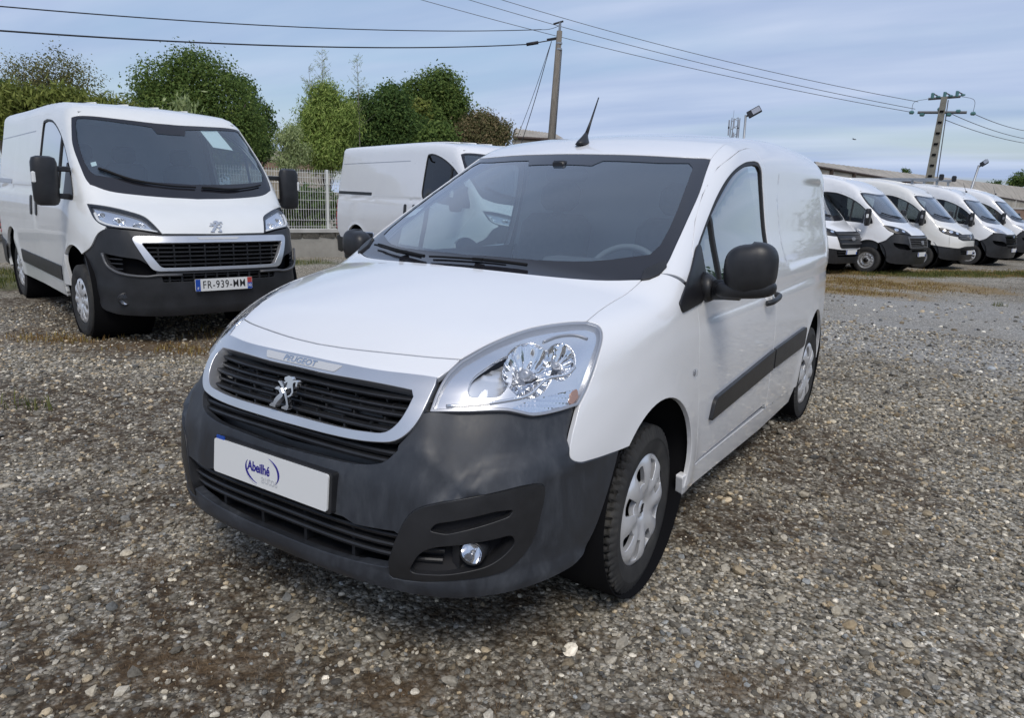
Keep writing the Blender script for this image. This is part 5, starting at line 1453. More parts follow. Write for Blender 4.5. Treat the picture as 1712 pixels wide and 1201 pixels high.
# ---------------------------------------------------------------- surveyed places (metres)
EP = {
    'pole_top': (-12.29, 21.94, 7.47),
    'pole_mid': (-12.36, 21.9, 5.54),
    'pole_low': (-12.41, 21.87, 3.68),
    'cab_a0': (-15.99, 4.6, 4.83),
    'cab_a1': (-12.87, 21.6, 7.39),
    'cab_b0': (-16.01, 4.55, 4.36),
    'cab_b1': (-13.31, 21.32, 6.87),
    'wire0_a': (-26.85, 31.17, 12.1),
    'wire0_b': (-2.99, 47.47, 7.06),
    'wire1_a': (-24.75, 32.85, 12.25),
    'wire1_b': (-2.76, 47.49, 7.22),
    'wire2_a': (-23.24, 33.93, 12.33),
    'wire2_b': (-2.66, 47.5, 7.62),
    'pyl_top': (-1.37, 47.6, 7.84),
    'pyl_low': (-1.47, 47.59, 3.02),
    'pc0': (-2.17, 47.54, 7.77),
    'pc1': (-0.57, 47.64, 7.85),
    'pa0': (-2.92, 47.48, 7.03),
    'pa1': (0.17, 47.67, 6.95),
    'wr0_a': (0.21, 47.67, 6.88),
    'wr0_b': (4.94, 67.62, 7.51),
    'wr1_a': (-0.84, 47.63, 6.88),
    'wr1_b': (5.05, 67.61, 6.81),
    'wr2_a': (-1.16, 47.61, 6.59),
    'wr2_b': (5.09, 67.61, 6.55),
    'lamp1_top': (-6.58, 26.52, 4.76),
    'lamp1_low': (-6.57, 26.53, 4.02),
    'lamp1_h0': (-6.51, 26.54, 4.74),
    'lamp1_h1': (-6.08, 26.66, 5.0),
    'lamp2_top': (1.15, 31.69, 3.21),
    'lamp2_low': (1.01, 31.68, 2.17),
    'lamp2_h1': (1.29, 31.69, 3.33),
    'mast_top': (-38.49, 131.8, 16.52),
    'mast_low': (-38.7, 131.73, 13.54),
    'bird': (-5.03, 42.18, 5.11),
    'bld1_e0': (-20.2, 31.16, 4.58),
    'bld1_e1': (-17.81, 32.6, 4.51),
    'bld1_r0': (-21.19, 32.9, 5.16),
    'bld1_r1': (-19.24, 34.1, 4.94),
    'bld2_a': (-31.36, 23.58, 3.39),
    'bld2_b': (-30.71, 24.39, 3.31),
    'barn_eL': (-7.8, 47.12, 3.96),
    'barn_eM': (-6.17, 78.68, 4.09),
    'barn_eR': (7.13, 135.76, 3.23),
    'barn_rL': (-8.75, 51.52, 4.44),
    'barn_rR': (7.14, 144.92, 5.55),
    'barn_eN': (0.59, 113.4, 3.7),
}
CROWNS = {
    'lacy': [(-25.72, 9.85, 4.74, 0.81), (-25.35, 10.64, 5.06, 0.88), (-25.06, 11.24, 4.81, 0.70), (-25.53, 10.26, 4.22, 0.79), (-24.92, 11.51, 4.25, 0.45)],
    'left_dark': [(-26.04, 9.1, 3.91, 0.73), (-25.89, 9.44, 3.57, 0.48)],
    'broad': [(-24.92, 15.43, 5.9, 0.72), (-25.51, 14.52, 5.2, 0.89), (-24.62, 15.88, 5.34, 1.09), (-25.19, 15.02, 4.15, 1.46), (-24.26, 16.38, 4.61, 1.15), (-24.1, 16.61, 3.49, 1.12), (-24.87, 15.51, 3.07, 1.61), (-23.82, 16.98, 3.75, 0.70), (-25.73, 14.15, 4.29, 0.67)],
    'dark_side': [(-27.05, 19.35, 5.7, 0.57), (-26.77, 19.72, 4.71, 0.68), (-26.55, 20.0, 4.08, 0.53), (-26.69, 19.81, 3.28, 0.66), (-26.96, 19.47, 3.39, 0.80), (-26.45, 20.12, 4.74, 0.26)],
    'bamboo_pale': [(-13.65, 10.5, 2.64, 0.25), (-13.53, 10.65, 2.87, 0.19), (-13.64, 10.51, 2.12, 0.30), (-13.44, 10.74, 2.36, 0.27)],
    'bamboo': [(-14.44, 12.63, 4.03, 0.36), (-14.56, 12.5, 3.46, 0.52), (-14.28, 12.8, 3.24, 0.58), (-14.79, 12.24, 2.79, 0.49), (-14.46, 12.61, 2.57, 0.67), (-14.1, 12.98, 3.58, 0.33)],
    'laurel': [(-15.79, 15.54, 3.91, 0.61), (-15.38, 15.94, 3.66, 0.73), (-15.94, 15.4, 3.06, 0.73), (-15.16, 16.14, 4.33, 0.46), (-14.8, 16.46, 3.32, 0.77), (-15.38, 15.94, 3.0, 0.77)],
    'oak': [(-15.86, 19.49, 5.18, 0.73), (-16.45, 19.0, 4.93, 0.64), (-15.43, 19.84, 4.57, 0.56), (-16.11, 19.29, 4.11, 0.86), (-15.33, 19.91, 3.84, 0.44), (-16.62, 18.86, 4.29, 0.60), (-17.18, 18.36, 4.99, 0.30)],
    'yellow': [(-15.11, 17.52, 4.34, 0.22), (-15.03, 17.59, 4.01, 0.18), (-15.22, 17.43, 4.13, 0.16)],
    'round_green': [(-13.34, 16.38, 3.16, 0.48), (-13.64, 16.14, 2.99, 0.28)],
    'russet': [(-14.03, 19.63, 3.88, 0.54), (-14.37, 19.38, 3.56, 0.50), (-13.58, 19.94, 3.59, 0.50), (-13.93, 19.7, 3.37, 0.67)],
    'yellow_hedge': [(-16.68, 5.55, 3.17, 0.32), (-16.51, 5.95, 3.08, 0.33), (-16.31, 6.38, 3.25, 0.29), (-16.1, 6.78, 3.13, 0.29), (-15.88, 7.21, 3.11, 0.27), (-15.67, 7.59, 3.07, 0.25), (-16.78, 5.31, 2.71, 0.38), (-16.37, 6.24, 2.85, 0.40), (-16.0, 6.98, 2.85, 0.34)],
    'far_right': [(5.0, 147.66, 6.75, 0.98), (5.92, 147.63, 7.25, 1.36), (4.22, 147.67, 6.44, 0.59), (7.06, 147.6, 6.78, 1.36)],
    'far_conifer': [(-10.07, 127.16, 7.59, 0.27), (-10.02, 127.16, 7.23, 0.46), (-9.74, 127.19, 6.97, 0.54)],
    'far_low': [(1.68, 157.69, 6.73, 0.52), (2.42, 157.69, 6.64, 0.52), (1.26, 157.69, 6.51, 0.43)],
    'sprig': [(-14.23, 8.03, 3.31, 0.12), (-14.17, 8.12, 3.24, 0.11), (-14.3, 7.92, 3.09, 0.14), (-14.26, 7.98, 2.96, 0.11)],
    'hedge_dark': [(-12.98, 9.74, 1.22, 0.36), (-12.66, 10.12, 1.09, 0.41), (-12.38, 10.44, 1.03, 0.41), (-12.99, 9.72, 0.71, 0.32), (-12.53, 10.27, 0.65, 0.37), (-15.92, 4.78, 1.05, 0.31), (-15.97, 4.64, 0.67, 0.31)],
}
# ---------------------------------------------------------------- ground
rng = np.random.default_rng(7)
def vnoise(x, y, s, seed=0):
    # smooth value noise for placing patches
    xi, yi = x / s, y / s; x0, y0 = np.floor(xi).astype(int), np.floor(yi).astype(int)
    fx, fy = xi - x0, yi - y0; fx = fx * fx * (3 - 2 * fx); fy = fy * fy * (3 - 2 * fy)
    def h(a, b):
        n = (a * 374761393 + b * 668265263 + seed * 974634777) & 0x7fffffff
        n = ((n ^ (n >> 13)) * 1274126177) & 0x7fffffff
        return ((n ^ (n >> 16)) & 0xffff) / 65535.
    return (h(x0, y0) * (1 - fx) + h(x0 + 1, y0) * fx) * (1 - fy) + (h(x0, y0 + 1) * (1 - fx) + h(x0 + 1, y0 + 1) * fx) * fy

def ground_z(x, y):
    s = sstep(4, 17, y + .15 * (x + 4))
    return -.205 * s + .010 * (vnoise(x, y, 1.3, 3) - .5) + .004 * (vnoise(x, y, .35, 5) - .5)

def seg_d(x, y, a, b):
    ax, ay = a; bx, by = b; dx, dy = bx - ax, by - ay
    t = np.clip(((x - ax) * dx + (y - ay) * dy) / (dx * dx + dy * dy), 0, 1)
    return np.hypot(x - ax - t * dx, y - ay - t * dy)

DRY = [((-1.5, 14.6), (.9, 15.9), 1.5), ((-1.2, 12.6), (.2, 13.0), .8), ((-1.6, 17.6), (5.5, 24.5), 1.0), ((3.5, 22.5), (9, 27), 1.2)]
GREEN = [((-10.6, .8), (-9.7, 3.0), 1.1), ((.2, 18.4), (4, 23.0), .55), ((-11.2, 1.), (-9.8, 7.8), .6)]
BROWN = [((-5.6, .70), (-3.4, 1.55), .42), ((-4.6, 1.9), (-3.2, 2.3), .5)]
OLIVE = [((-3.80, .95), (-3.58, 1.05), .15)]
FINE = [((.62, -.62), (.90, -.30), .035), ((.45, -.95), (.7, -.9), .07), ((-.25, -1.3), (.05, -1.12), .09), ((1.2, .5), (1.34, .66), .05), ((1.2, -.40), (1.45, -.22), .07), ((-1.2, -1.2), (-.7, -.9), .10), ((2.2, 1.2), (2.8, 1.5), .10), ((1.9, 3.0), (2.4, 3.2), .12)]
def masks(x, y):
    wob = (vnoise(x, y, .5, 11) - .5) * 1.3 + (vnoise(x, y, .17, 12) - .5) * .7
    def m(L, soft=.55): 
        o = np.zeros_like(x)
        for a, b, r in L: o = np.maximum(o, sstep(1.15, 1.15 - soft, seg_d(x, y, a, b) / r + wob * .6))
        return o
    return m(DRY), m(GREEN), np.maximum(m(BROWN, .8), m(FINE, .9) * .9), m(OLIVE)

def soil_amount(x, y):
    # where fines and dead moss show between the stones
    n = .50 * vnoise(x, y, 1.1, 21) + .32 * vnoise(x, y, .42, 22) + .18 * vnoise(x, y, .16, 23)
    near = sstep(3.2, -.6, y + .25 * x) 
    return sstep(.44, .66, n + .15 * near) * (1 - .55 * sstep(2.0, 7.0, y + .2 * x))

def lane_amount(x, y):
    # compacted, dusty running lanes of paler crushed stone
    wob = 1.6 * (vnoise(x, y, 2.1, 41) - .5) + .6 * (vnoise(x, y, .7, 42) - .5)
    a = sstep(4.6, 6.4, y + wob) * sstep(14.5, 12.0, y + wob) * sstep(-1.5, .2, x)
    b = sstep(-1.9, -.9, y + .2 * (x + 6) + wob) * sstep(1.4, .5, y + .2 * (x + 6) + wob) * sstep(-4.4, -5.6, x + wob)
    c = sstep(.55, .2, np.abs(x - 2.55 - .05 * y + .25 * wob)) * sstep(.2, 1.5, y) * .6
    return np.clip(np.maximum(np.maximum(a, b), c), 0, 1) * (.65 + .5 * vnoise(x, y, .9, 43))

def ground_material():
    m = plain('gravel_ground', (.2, .19, .18), .9, spec=.25); n, l, b = nodes(m)
    gm = n.new('ShaderNodeNewGeometry')
    pos = gm.outputs['Position']
    def vor(scale, feature='F1'):
        v = n.new('ShaderNodeTexVoronoi'); v.inputs['Scale'].default_value = scale; v.feature = feature
        l.new(pos, v.inputs['Vector']); return v
    def noise(scale, detail=4, rough=.55):
        v = n.new('ShaderNodeTexNoise'); v.inputs['Scale'].default_value = scale; v.inputs['Detail'].default_value = detail; v.inputs['Roughness'].default_value = rough
        l.new(pos, v.inputs['Vector']); return v
    def mixc(f, a, c, blend='MIX'):
        x = n.new('ShaderNodeMix'); x.data_type = 'RGBA'; x.blend_type = blend
        if isinstance(f, float): x.inputs['Factor'].default_value = f
        else: l.new(f, x.inputs['Factor'])
        for k, v in (('A', a), ('B', c)):
            if isinstance(v, tuple): x.inputs[k].default_value = (*v, 1)
            else: l.new(v, x.inputs[k])
        return x.outputs['Result']
    def math_(op, a, c):
        x = n.new('ShaderNodeMath'); x.operation = op
        for k, v in ((0, a), (1, c)):
            if isinstance(v, (int, float)): x.inputs[k].default_value = v
            else: l.new(v, x.inputs[k])
        return x.outputs[0]
    big, sml = vor(46), vor(95)
    def stone(v):
        s = n.new('ShaderNodeSeparateColor'); l.new(v.outputs['Color'], s.inputs[0])
        return ramp(n, l, s.outputs[0], [(.0, (.09, .086, .078)), (.25, (.22, .21, .185)), (.5, (.34, .325, .29)), (.72, (.43, .395, .33)), (.88, (.56, .535, .49)), (1., (.80, .78, .72))]).outputs[0]
    stones = mixc(math_('GREATER_THAN', noise(30, 2).outputs['Fac'], .52), stone(big), stone(sml))
    # gaps between stones, their shade multiplied into the colour
    gap = ramp(n, l, big.outputs['Distance'], [(.0, (1, 1, 1)), (.42, (1, 1, 1)), (.72, (.46, .43, .39)), (1., (.28, .255, .22))])
    stones = mixc(1.0, stones, gap.outputs[0], 'MULTIPLY')
    soil = ramp(n, l, noise(26, 6).outputs['Fac'], [(.3, (.024, .016, .010)), (.55, (.062, .041, .023)), (.75, (.13, .092, .055))]).outputs[0]
    at = n.new('ShaderNodeAttribute'); at.attribute_name = 'patch'
    sp = n.new('ShaderNodeSeparateColor'); l.new(at.outputs['Color'], sp.inputs[0])
    so = n.new('ShaderNodeAttribute'); so.attribute_name = 'soil'
    br = noise(11, 5, .7).outputs['Fac']
    sf = math_('MULTIPLY', so.outputs['Fac'], ramp(n, l, br, [(.38, (.15,) * 3), (.58, (.95,) * 3)]).outputs[0])
    tone = ramp(n, l, noise(.45, 5, .6).outputs['Fac'], [(.35, (.82, .78, .70)), (.5, (1., .965, .89)), (.68, (1.06, 1.05, 1.0))]).outputs[0]
    col = mixc(1.0, mixc(sf, stones, soil), tone, 'MULTIPLY')
    la = n.new('ShaderNodeAttribute'); la.attribute_name = 'lane'
    col = mixc(math_('MULTIPLY', la.outputs['Fac'], .62), col, mixc(.55, stones, (.37, .375, .375)))
    dry = ramp(n, l, noise(18, 6, .7).outputs['Fac'], [(.3, (.13, .085, .032)), (.5, (.25, .165, .065)), (.7, (.35, .255, .115))]).outputs[0]
    grn = ramp(n, l, noise(15, 6, .7).outputs['Fac'], [(.3, (.045, .060, .018)), (.55, (.105, .115, .035)), (.75, (.20, .18, .07))]).outputs[0]
    brn = ramp(n, l, noise(24, 6, .7).outputs['Fac'], [(.3, (.060, .036, .019)), (.55, (.135, .088, .046)), (.75, (.22, .16, .095))]).outputs[0]
    edge = ramp(n, l, noise(9, 6, .75).outputs['Fac'], [(.36, (.25,) * 3), (.6, (1.,) * 3)]).outputs[0]
    for ch, cc in ((0, dry), (1, grn), (2, brn)):
        col = mixc(math_('MULTIPLY', sp.outputs[ch], edge), col, cc)
    l.new(col, b.inputs['Base Color'])
    hgt = math_('ADD', math_('MULTIPLY', math_('SUBTRACT', .8, big.outputs['Distance']), .8), math_('MULTIPLY', math_('SUBTRACT', .8, sml.outputs['Distance']), .35))
    bp = n.new('ShaderNodeBump'); bp.inputs['Strength'].default_value = .85; bp.inputs['Distance'].default_value = .012
    l.new(hgt, bp.inputs['Height']); l.new(bp.outputs[0], b.inputs['Normal'])
    return m

def make_ground():
    xs = np.concatenate([[-600, -250, -100, -45, -28, -20], np.arange(-16, 14.01, .16), [18, 26, 45, 100, 250, 600]])
    ys = np.concatenate([[-600, -250, -90, -30, -10, -6], np.arange(-4, 29.01, .16), [34, 45, 70, 130, 300, 900]])
    X, Y = np.meshgrid(xs, ys); nx, ny = len(xs), len(ys)
    x, y = X.ravel(), Y.ravel(); z = ground_z(x, y)
    F = [(j * nx + i, j * nx + i + 1, (j + 1) * nx + i + 1, (j + 1) * nx + i) for j in range(ny - 1) for i in range(nx - 1)]
    o = mesh_obj('gravel_ground', np.stack([x, y, z], 1), F, ground_material())
    d, g, b, ol = masks(x, y)
    ca = o.data.attributes.new('patch', 'FLOAT_COLOR', 'POINT')
    ca.data.foreach_set('color', np.stack([np.maximum(d, ol * .7), np.maximum(g, ol * .5), b, np.ones_like(d)], 1).ravel())
    so = o.data.attributes.new('soil', 'FLOAT', 'POINT'); so.data.foreach_set('value', soil_amount(x, y) * (1 - .8 * lane_amount(x, y)))
    la = o.data.attributes.new('lane', 'FLOAT', 'POINT'); la.data.foreach_set('value', lane_amount(x, y))
    return tag(o, kind='structure')

def gravel_stones():
    """Loose stones on the near ground: points with size, turn and tint, one boulder shape of several put on each."""
    pts, scl, rot, tint, pick = [], [], [], [], []
    def scatter(n, x0, x1, y0, y1, s0, s1, soilcut, seed, power=1.6):
        r = np.random.default_rng(seed)
        x = r.uniform(x0, x1, n); y = r.uniform(y0, y1, n)
        # keep what the road side of the lens could see, thinner with distance
        dx, dy = x - CAM_LOC[0], y - CAM_LOC[1]
        f = -math.sin(yaw) * dx + math.cos(yaw) * dy; s = math.cos(yaw) * dx + math.sin(yaw) * dy
        ok = (f > .7) & (np.abs(s) < f * .95 + .8)
        ok &= ~((np.abs(x) < .70) & (y > -.70) & (y < 3.0) & (r.random(n) < .85))
        sa = soil_amount(x, y); d_, g_, b_, o_ = masks(x, y)
        ok &= r.random(n) > np.maximum(sa * soilcut, np.maximum(np.maximum(d_, g_) * .95, b_ * .80))
        x, y = x[ok], y[ok]; m = len(x)
        u = r.random(m) ** power; sz = s0 + (s1 - s0) * u
        sc = np.stack([sz * r.uniform(.8, 1.25, m), sz * r.uniform(.65, 1.0, m), sz * r.uniform(.45, .82, m)], 1) * .5
        pts.append(np.stack([x, y, ground_z(x, y) + sc[:, 2] * r.uniform(.15, .75, m)], 1)); scl.append(sc)
        rot.append(np.stack([r.normal(0, .28, m), r.normal(0, .28, m), r.uniform(0, 6.283, m)], 1))
        c = np.array([(.30, .285, .255), (.20, .19, .17), (.37, .345, .295), (.42, .36, .27), (.19, .195, .20), (.50, .48, .43), (.30, .245, .17), (.11, .105, .10), (.66, .63, .57), (.26, .28, .30)])
        p = np.array([.20, .17, .16, .11, .08, .10, .08, .06, .03, .03]); p /= p.sum()
        t = c[r.choice(len(c), m, p=p)] * (1.03, .985, .90) * (.48 + 1.2 * r.random(m) ** 1.6)[:, None] * (1 + lane_amount(x, y)[:, None] * np.array((.10, .14, .22)))
        tint.append(t); pick.append(r.integers(0, 5, m))
    scatter(30000, -3.8, 4.4, -2.0, 3.4, .005, .012, .45, 1)
    scatter(78000, -3.8, 4.4, -2.0, 3.4, .008, .024, .52, 2, 1.4)
    scatter(3800, -3.8, 4.4, -2.0, 3.6, .022, .050, .25, 3, 2.2)
    scatter(38000, -7.5, 5.5, 3.0, 8.0, .014, .034, .6, 4, 1.6)
    scatter(22000, -7.5, -3.6, -1.2, 3.2, .013, .034, .6, 5, 1.6)
    scatter(1600, -7.5, 7, 2.0, 13.0, .035, .07, .4, 6, 2.2)
    P, S_, R_, T_ = (np.concatenate(a) for a in (pts, scl, rot, tint)); K = np.concatenate(pick)
    me = bpy.data.meshes.new('gravel_stones'); me.vertices.add(len(P)); me.vertices.foreach_set('co', P.ravel())
    for nm, dt, arr, key in (('scl', 'FLOAT_VECTOR', S_, 'vector'), ('rot', 'FLOAT_VECTOR', R_, 'vector'), ('tint', 'FLOAT_COLOR', np.c_[T_, np.ones(len(T_))], 'color'), ('pick', 'INT', K, 'value')):
        at = me.attributes.new(nm, dt, 'POINT'); at.data.foreach_set(key, np.ascontiguousarray(arr).ravel())
    o = link(bpy.data.objects.new('gravel_stones', me)); tag(o, kind='stuff')
    m = plain('stone', (.3, .3, .3), .82, spec=.3); n, l, b = nodes(m)
    a = n.new('ShaderNodeAttribute'); a.attribute_type = 'INSTANCER'; a.attribute_name = 'tint'
    x = tex(n, l, 'noise', 2.2, 4); mxn = n.new('ShaderNodeMix'); mxn.data_type = 'RGBA'; mxn.blend_type = 'MULTIPLY'; mxn.inputs['Factor'].default_value = 1
    l.new(a.outputs['Color'], mxn.inputs['A']); l.new(ramp(n, l, x.outputs['Fac'], [(.3, (.72, .70, .67)), (.7, (1.18, 1.18, 1.16))]).outputs[0], mxn.inputs['B'])
    l.new(mxn.outputs['Result'], b.inputs['Base Color'])
    ng = bpy.data.node_groups.new('stones', 'GeometryNodeTree')
    ng.interface.new_socket('Geometry', in_out='INPUT', socket_type='NodeSocketGeometry'); ng.interface.new_socket('Geometry', in_out='OUTPUT', socket_type='NodeSocketGeometry')
    N_, L_ = ng.nodes, ng.links
    gi, go = N_.new('NodeGroupInput'), N_.new('NodeGroupOutput')
    gti = N_.new('GeometryNodeGeometryToInstance')
    for k in range(5):
        ic = N_.new('GeometryNodeMeshIcoSphere'); ic.inputs['Radius'].default_value = 1; ic.inputs['Subdivisions'].default_value = 1 if k < 3 else 2
        sp_ = N_.new('GeometryNodeSetPosition'); nn = N_.new('ShaderNodeTexNoise'); nn.inputs['Scale'].default_value = .85; nn.noise_dimensions = '4D'; nn.inputs['W'].default_value = 3.7 * k; nn.inputs['Detail'].default_value = 1.5
        sub = N_.new('ShaderNodeVectorMath'); sub.operation = 'SUBTRACT'; sub.inputs[1].default_value = (.5, .5, .5); L_.new(nn.outputs['Color'], sub.inputs[0])
        ml = N_.new('ShaderNodeVectorMath'); ml.operation = 'SCALE'; ml.inputs['Scale'].default_value = 1.7; L_.new(sub.outputs[0], ml.inputs[0])
        L_.new(ic.outputs['Mesh'], sp_.inputs['Geometry']); L_.new(ml.outputs[0], sp_.inputs['Offset'])
        sm = N_.new('GeometryNodeSetMaterial'); sm.inputs['Material'].default_value = m; L_.new(sp_.outputs[0], sm.inputs[0])
        L_.new(sm.outputs[0], gti.inputs[0])
    iop = N_.new('GeometryNodeInstanceOnPoints'); L_.new(gi.outputs[0], iop.inputs['Points']); L_.new(gti.outputs[0], iop.inputs['Instance'])
    iop.inputs['Pick Instance'].default_value = True
    def attr(nm, dt):
        q = N_.new('GeometryNodeInputNamedAttribute'); q.data_type = dt; q.inputs['Name'].default_value = nm; return q.outputs['Attribute']
    L_.new(attr('pick', 'INT'), iop.inputs['Instance Index']); L_.new(attr('scl', 'FLOAT_VECTOR'), iop.inputs['Scale'])
    e2r = N_.new('FunctionNodeEulerToRotation'); L_.new(attr('rot', 'FLOAT_VECTOR'), e2r.inputs[0]); L_.new(e2r.outputs[0], iop.inputs['Rotation'])
    L_.new(iop.outputs[0], go.inputs[0])
    md = o.modifiers.new('stones', 'NODES'); md.node_group = ng
    return o

def leaf_mat(name, stops, rough=.55, trans=.4):
    m = plain(name, stops[0][1], max(rough, .7), spec=.12); n, l, b = nodes(m)
    g = n.new('ShaderNodeNewGeometry')
    c = ramp(n, l, g.outputs['Random Per Island'], stops).outputs[0]
    l.new(c, b.inputs['Base Color'])
    t = n.new('ShaderNodeBsdfTranslucent'); l.new(c, t.inputs['Color'])
    s = n.new('ShaderNodeMixShader'); s.inputs[0].default_value = trans
    o = [q for q in n if q.type == 'OUTPUT_MATERIAL'][0]
    l.new(b.outputs[0], s.inputs[1]); l.new(t.outputs[0], s.inputs[2]); l.new(s.outputs[0], o.inputs[0])
    return m

def blades(name, areas, n, h0, h1, mat, seed, bend=.6, width=.0035):
    r = np.random.default_rng(seed); V, F = [], []
    tot = sum(max(math.dist(a, b), .1) * q for a, b, q in areas)
    for a, b, q in areas:
        k = int(n * max(math.dist(a, b), .1) * q / tot)
        t = r.random(k); x = a[0] + (b[0] - a[0]) * t + r.normal(0, q * .48, k); y = a[1] + (b[1] - a[1]) * t + r.normal(0, q * .48, k)
        keep = vnoise(x, y, .28, seed) > .36; x, y = x[keep], y[keep]; z = ground_z(x, y)
        for i in range(len(x)):
            an = r.uniform(0, 6.283); h = r.uniform(h0, h1); w_ = width * r.uniform(.7, 1.6)
            dx_, dy_ = math.cos(an), math.sin(an); bd = r.uniform(.2, 1) * bend * h
            o = len(V)
            V += [(x[i] - dy_ * w_, y[i] + dx_ * w_, z[i]), (x[i] + dy_ * w_, y[i] - dx_ * w_, z[i]),
                  (x[i] + dx_ * bd * .35 + dy_ * w_ * .7, y[i] + dy_ * bd * .35 - dx_ * w_ * .7, z[i] + h * .6), (x[i] + dx_ * bd * .35 - dy_ * w_ * .7, y[i] + dy_ * bd * .35 + dx_ * w_ * .7, z[i] + h * .6),
                  (x[i] + dx_ * bd, y[i] + dy_ * bd, z[i] + h * r.uniform(.6, 1))]
            F += [(o, o + 1, o + 2, o + 3), (o + 3, o + 2, o + 4)]
    ob = mesh_obj(name, V, F, mat, smooth=False); tag(ob, kind='stuff'); return ob

make_ground()
gravel_stones()
M_straw = leaf_mat('straw', [(0, (.11, .062, .022)), (.45, (.25, .155, .055)), (.75, (.24, .20, .065)), (1, (.40, .29, .13))], .8, .1)
M_grass = leaf_mat('grass_blades', [(0, (.05, .075, .02)), (.6, (.12, .14, .04)), (1, (.26, .23, .09))], .7, .2)
blades('dry_grass', DRY + [(a, b, q * .6) for a, b, q in BROWN], 42000, .02, .075, M_straw, 31)
blades('green_grass', GREEN + [((-.8, 17.6), (4.5, 24.0), .5), ((2.0, 12.7), (2.2, 12.8), .12), ((-3.4, -.35), (-3.1, -.25), .08)], 22000, .03, .12, M_grass, 32)
M_moss = leaf_mat('dead_moss', [(0, (.06, .036, .02)), (.5, (.14, .095, .055)), (1, (.26, .19, .12))], .9, .05)
blades('dead_moss', FINE + [((-1.5, -1.2), (2.2, -.6), .9)], 20000, .004, .016, M_moss, 33, 1.6, .0009)

# ---------------------------------------------------------------- trees and shrubs
def leaves(blobs, n, size, seed, elong=1.6, droop=.2, shell=.55, clump=.0, flat=.9, fill=1.0):
    """Leaf faces spread through a union of ellipsoids, denser towards the skin, broken up by clumps."""
    r = np.random.default_rng(seed); V, F = [], []
    vol = np.array([b[3] ** 2.2 for b in blobs]); vol = vol / vol.sum()
    C_ = np.array([b[:3] for b in blobs]); Rr = np.array([b[3] for b in blobs])
    # clumps: twig ends on the skin of each blob
    nc = max(12, n // 14); bi = r.choice(len(blobs), nc, p=vol)
    d = r.normal(size=(nc, 3)); d /= np.linalg.norm(d, axis=1, keepdims=True)
    rad = Rr[bi] * (shell + (1 - shell) * r.random(nc) ** .6) * (1 + .11 * r.normal(size=nc))
    cc = C_[bi] + d * rad[:, None] * (1, 1, flat)
    out_ = d
    k = r.integers(0, nc, n)
    spread = np.mean(Rr) * .17 + size * .5
    p = cc[k] + r.normal(size=(n, 3)) * spread * (1, 1, .8)
    nrm = out_[k] + r.normal(size=(n, 3)) * .65 + (0, 0, .35); nrm /= np.linalg.norm(nrm, axis=1, keepdims=True)
    t = r.normal(size=(n, 3)) + (0, 0, -droop * 3); t -= nrm * np.sum(t * nrm, 1, keepdims=True); t /= np.linalg.norm(t, axis=1, keepdims=True)
    s = np.cross(nrm, t); L_ = size * r.uniform(.6, 1.4, n)[:, None]; W_ = L_ / elong
    a = p - t * L_ * .5; b = p + s * W_ * .5 - nrm * W_ * .12; c = p + t * L_ * .5; e = p - s * W_ * .5 - nrm * W_ * .12
    V = np.stack([a, b, c, e], 1).reshape(-1, 3)
    F = [(4 * i, 4 * i + 1, 4 * i + 2, 4 * i + 3) for i in range(n)]
    return V, F, cc

M_bark = noisy('bark', [(.3, (.06, .048, .038)), (.7, (.13, .11, .09))], 14, .9, .4, 60)
M_barkpale = noisy('bark_pale', [(.3, (.16, .14, .115)), (.7, (.26, .235, .20))], 14, .9, .3, 60)
def tree(name, label, cat_, key, n, size, mat, seed, trunk=.14, base=None, bark=None, limbs=10, twigs=0, group='trees and shrubs behind the fence', **kw):
    blobs = CROWNS[key]; C_ = np.array([b[:3] for b in blobs]); Rr = np.array([b[3] for b in blobs])
    c = (C_ * Rr[:, None] ** 2).sum(0) / (Rr ** 2).sum()
    gx, gy = base or (c[0], c[1]); gz = float(ground_z(np.array([gx]), np.array([gy]))[0]) if abs(gx) < 60 and gy < 60 else -.2
    t = thing(name, label, cat_, (gx, gy, gz), 0, group)
    off = np.array((gx, gy, gz)); r = np.random.default_rng(seed + 99)
    V, F, cc = leaves([tuple(np.array(b[:3]) - off) + (b[3],) for b in blobs], n, size, seed, **kw)
    mesh_obj('crown', V, F, mat, t, smooth=False)
    cl = c - off; fork = np.array((cl[0] * .3, cl[1] * .3, max(.35, cl[2] * .38)))
    b = MB(); b.tube(spl([(0, 0, -.1), fork * (.4, .4, .55), fork, fork * .35 + cl * .65], 4), np.linspace(trunk, trunk * .45, 13), 8)
    b.build('trunk', bark or M_bark, t, smooth=True)
    for i in range(limbs):
        q = i % len(blobs); e = C_[q] - off + r.normal(size=3) * Rr[q] * .35
        m_ = fork * .5 + e * .5 + r.normal(size=3) * .12
        P = spl([fork, m_, e], 4); bb = MB().tube(P, np.linspace(trunk * .45, trunk * .10, len(P)), 6)
        for j in range(twigs):
            w_ = P[len(P) // 2 + j % (len(P) // 2)]; ee = cc[r.integers(0, len(cc))]
            if np.linalg.norm(ee - w_) < Rr[q] * 2.2: bb.tube(spl([w_, np.array(w_) * .5 + ee * .5 + r.normal(size=3) * .08, ee], 3), np.linspace(trunk * .14, trunk * .03, 7), 4)
        bb.build('limb', bark or M_bark, t, smooth=True)
    return t

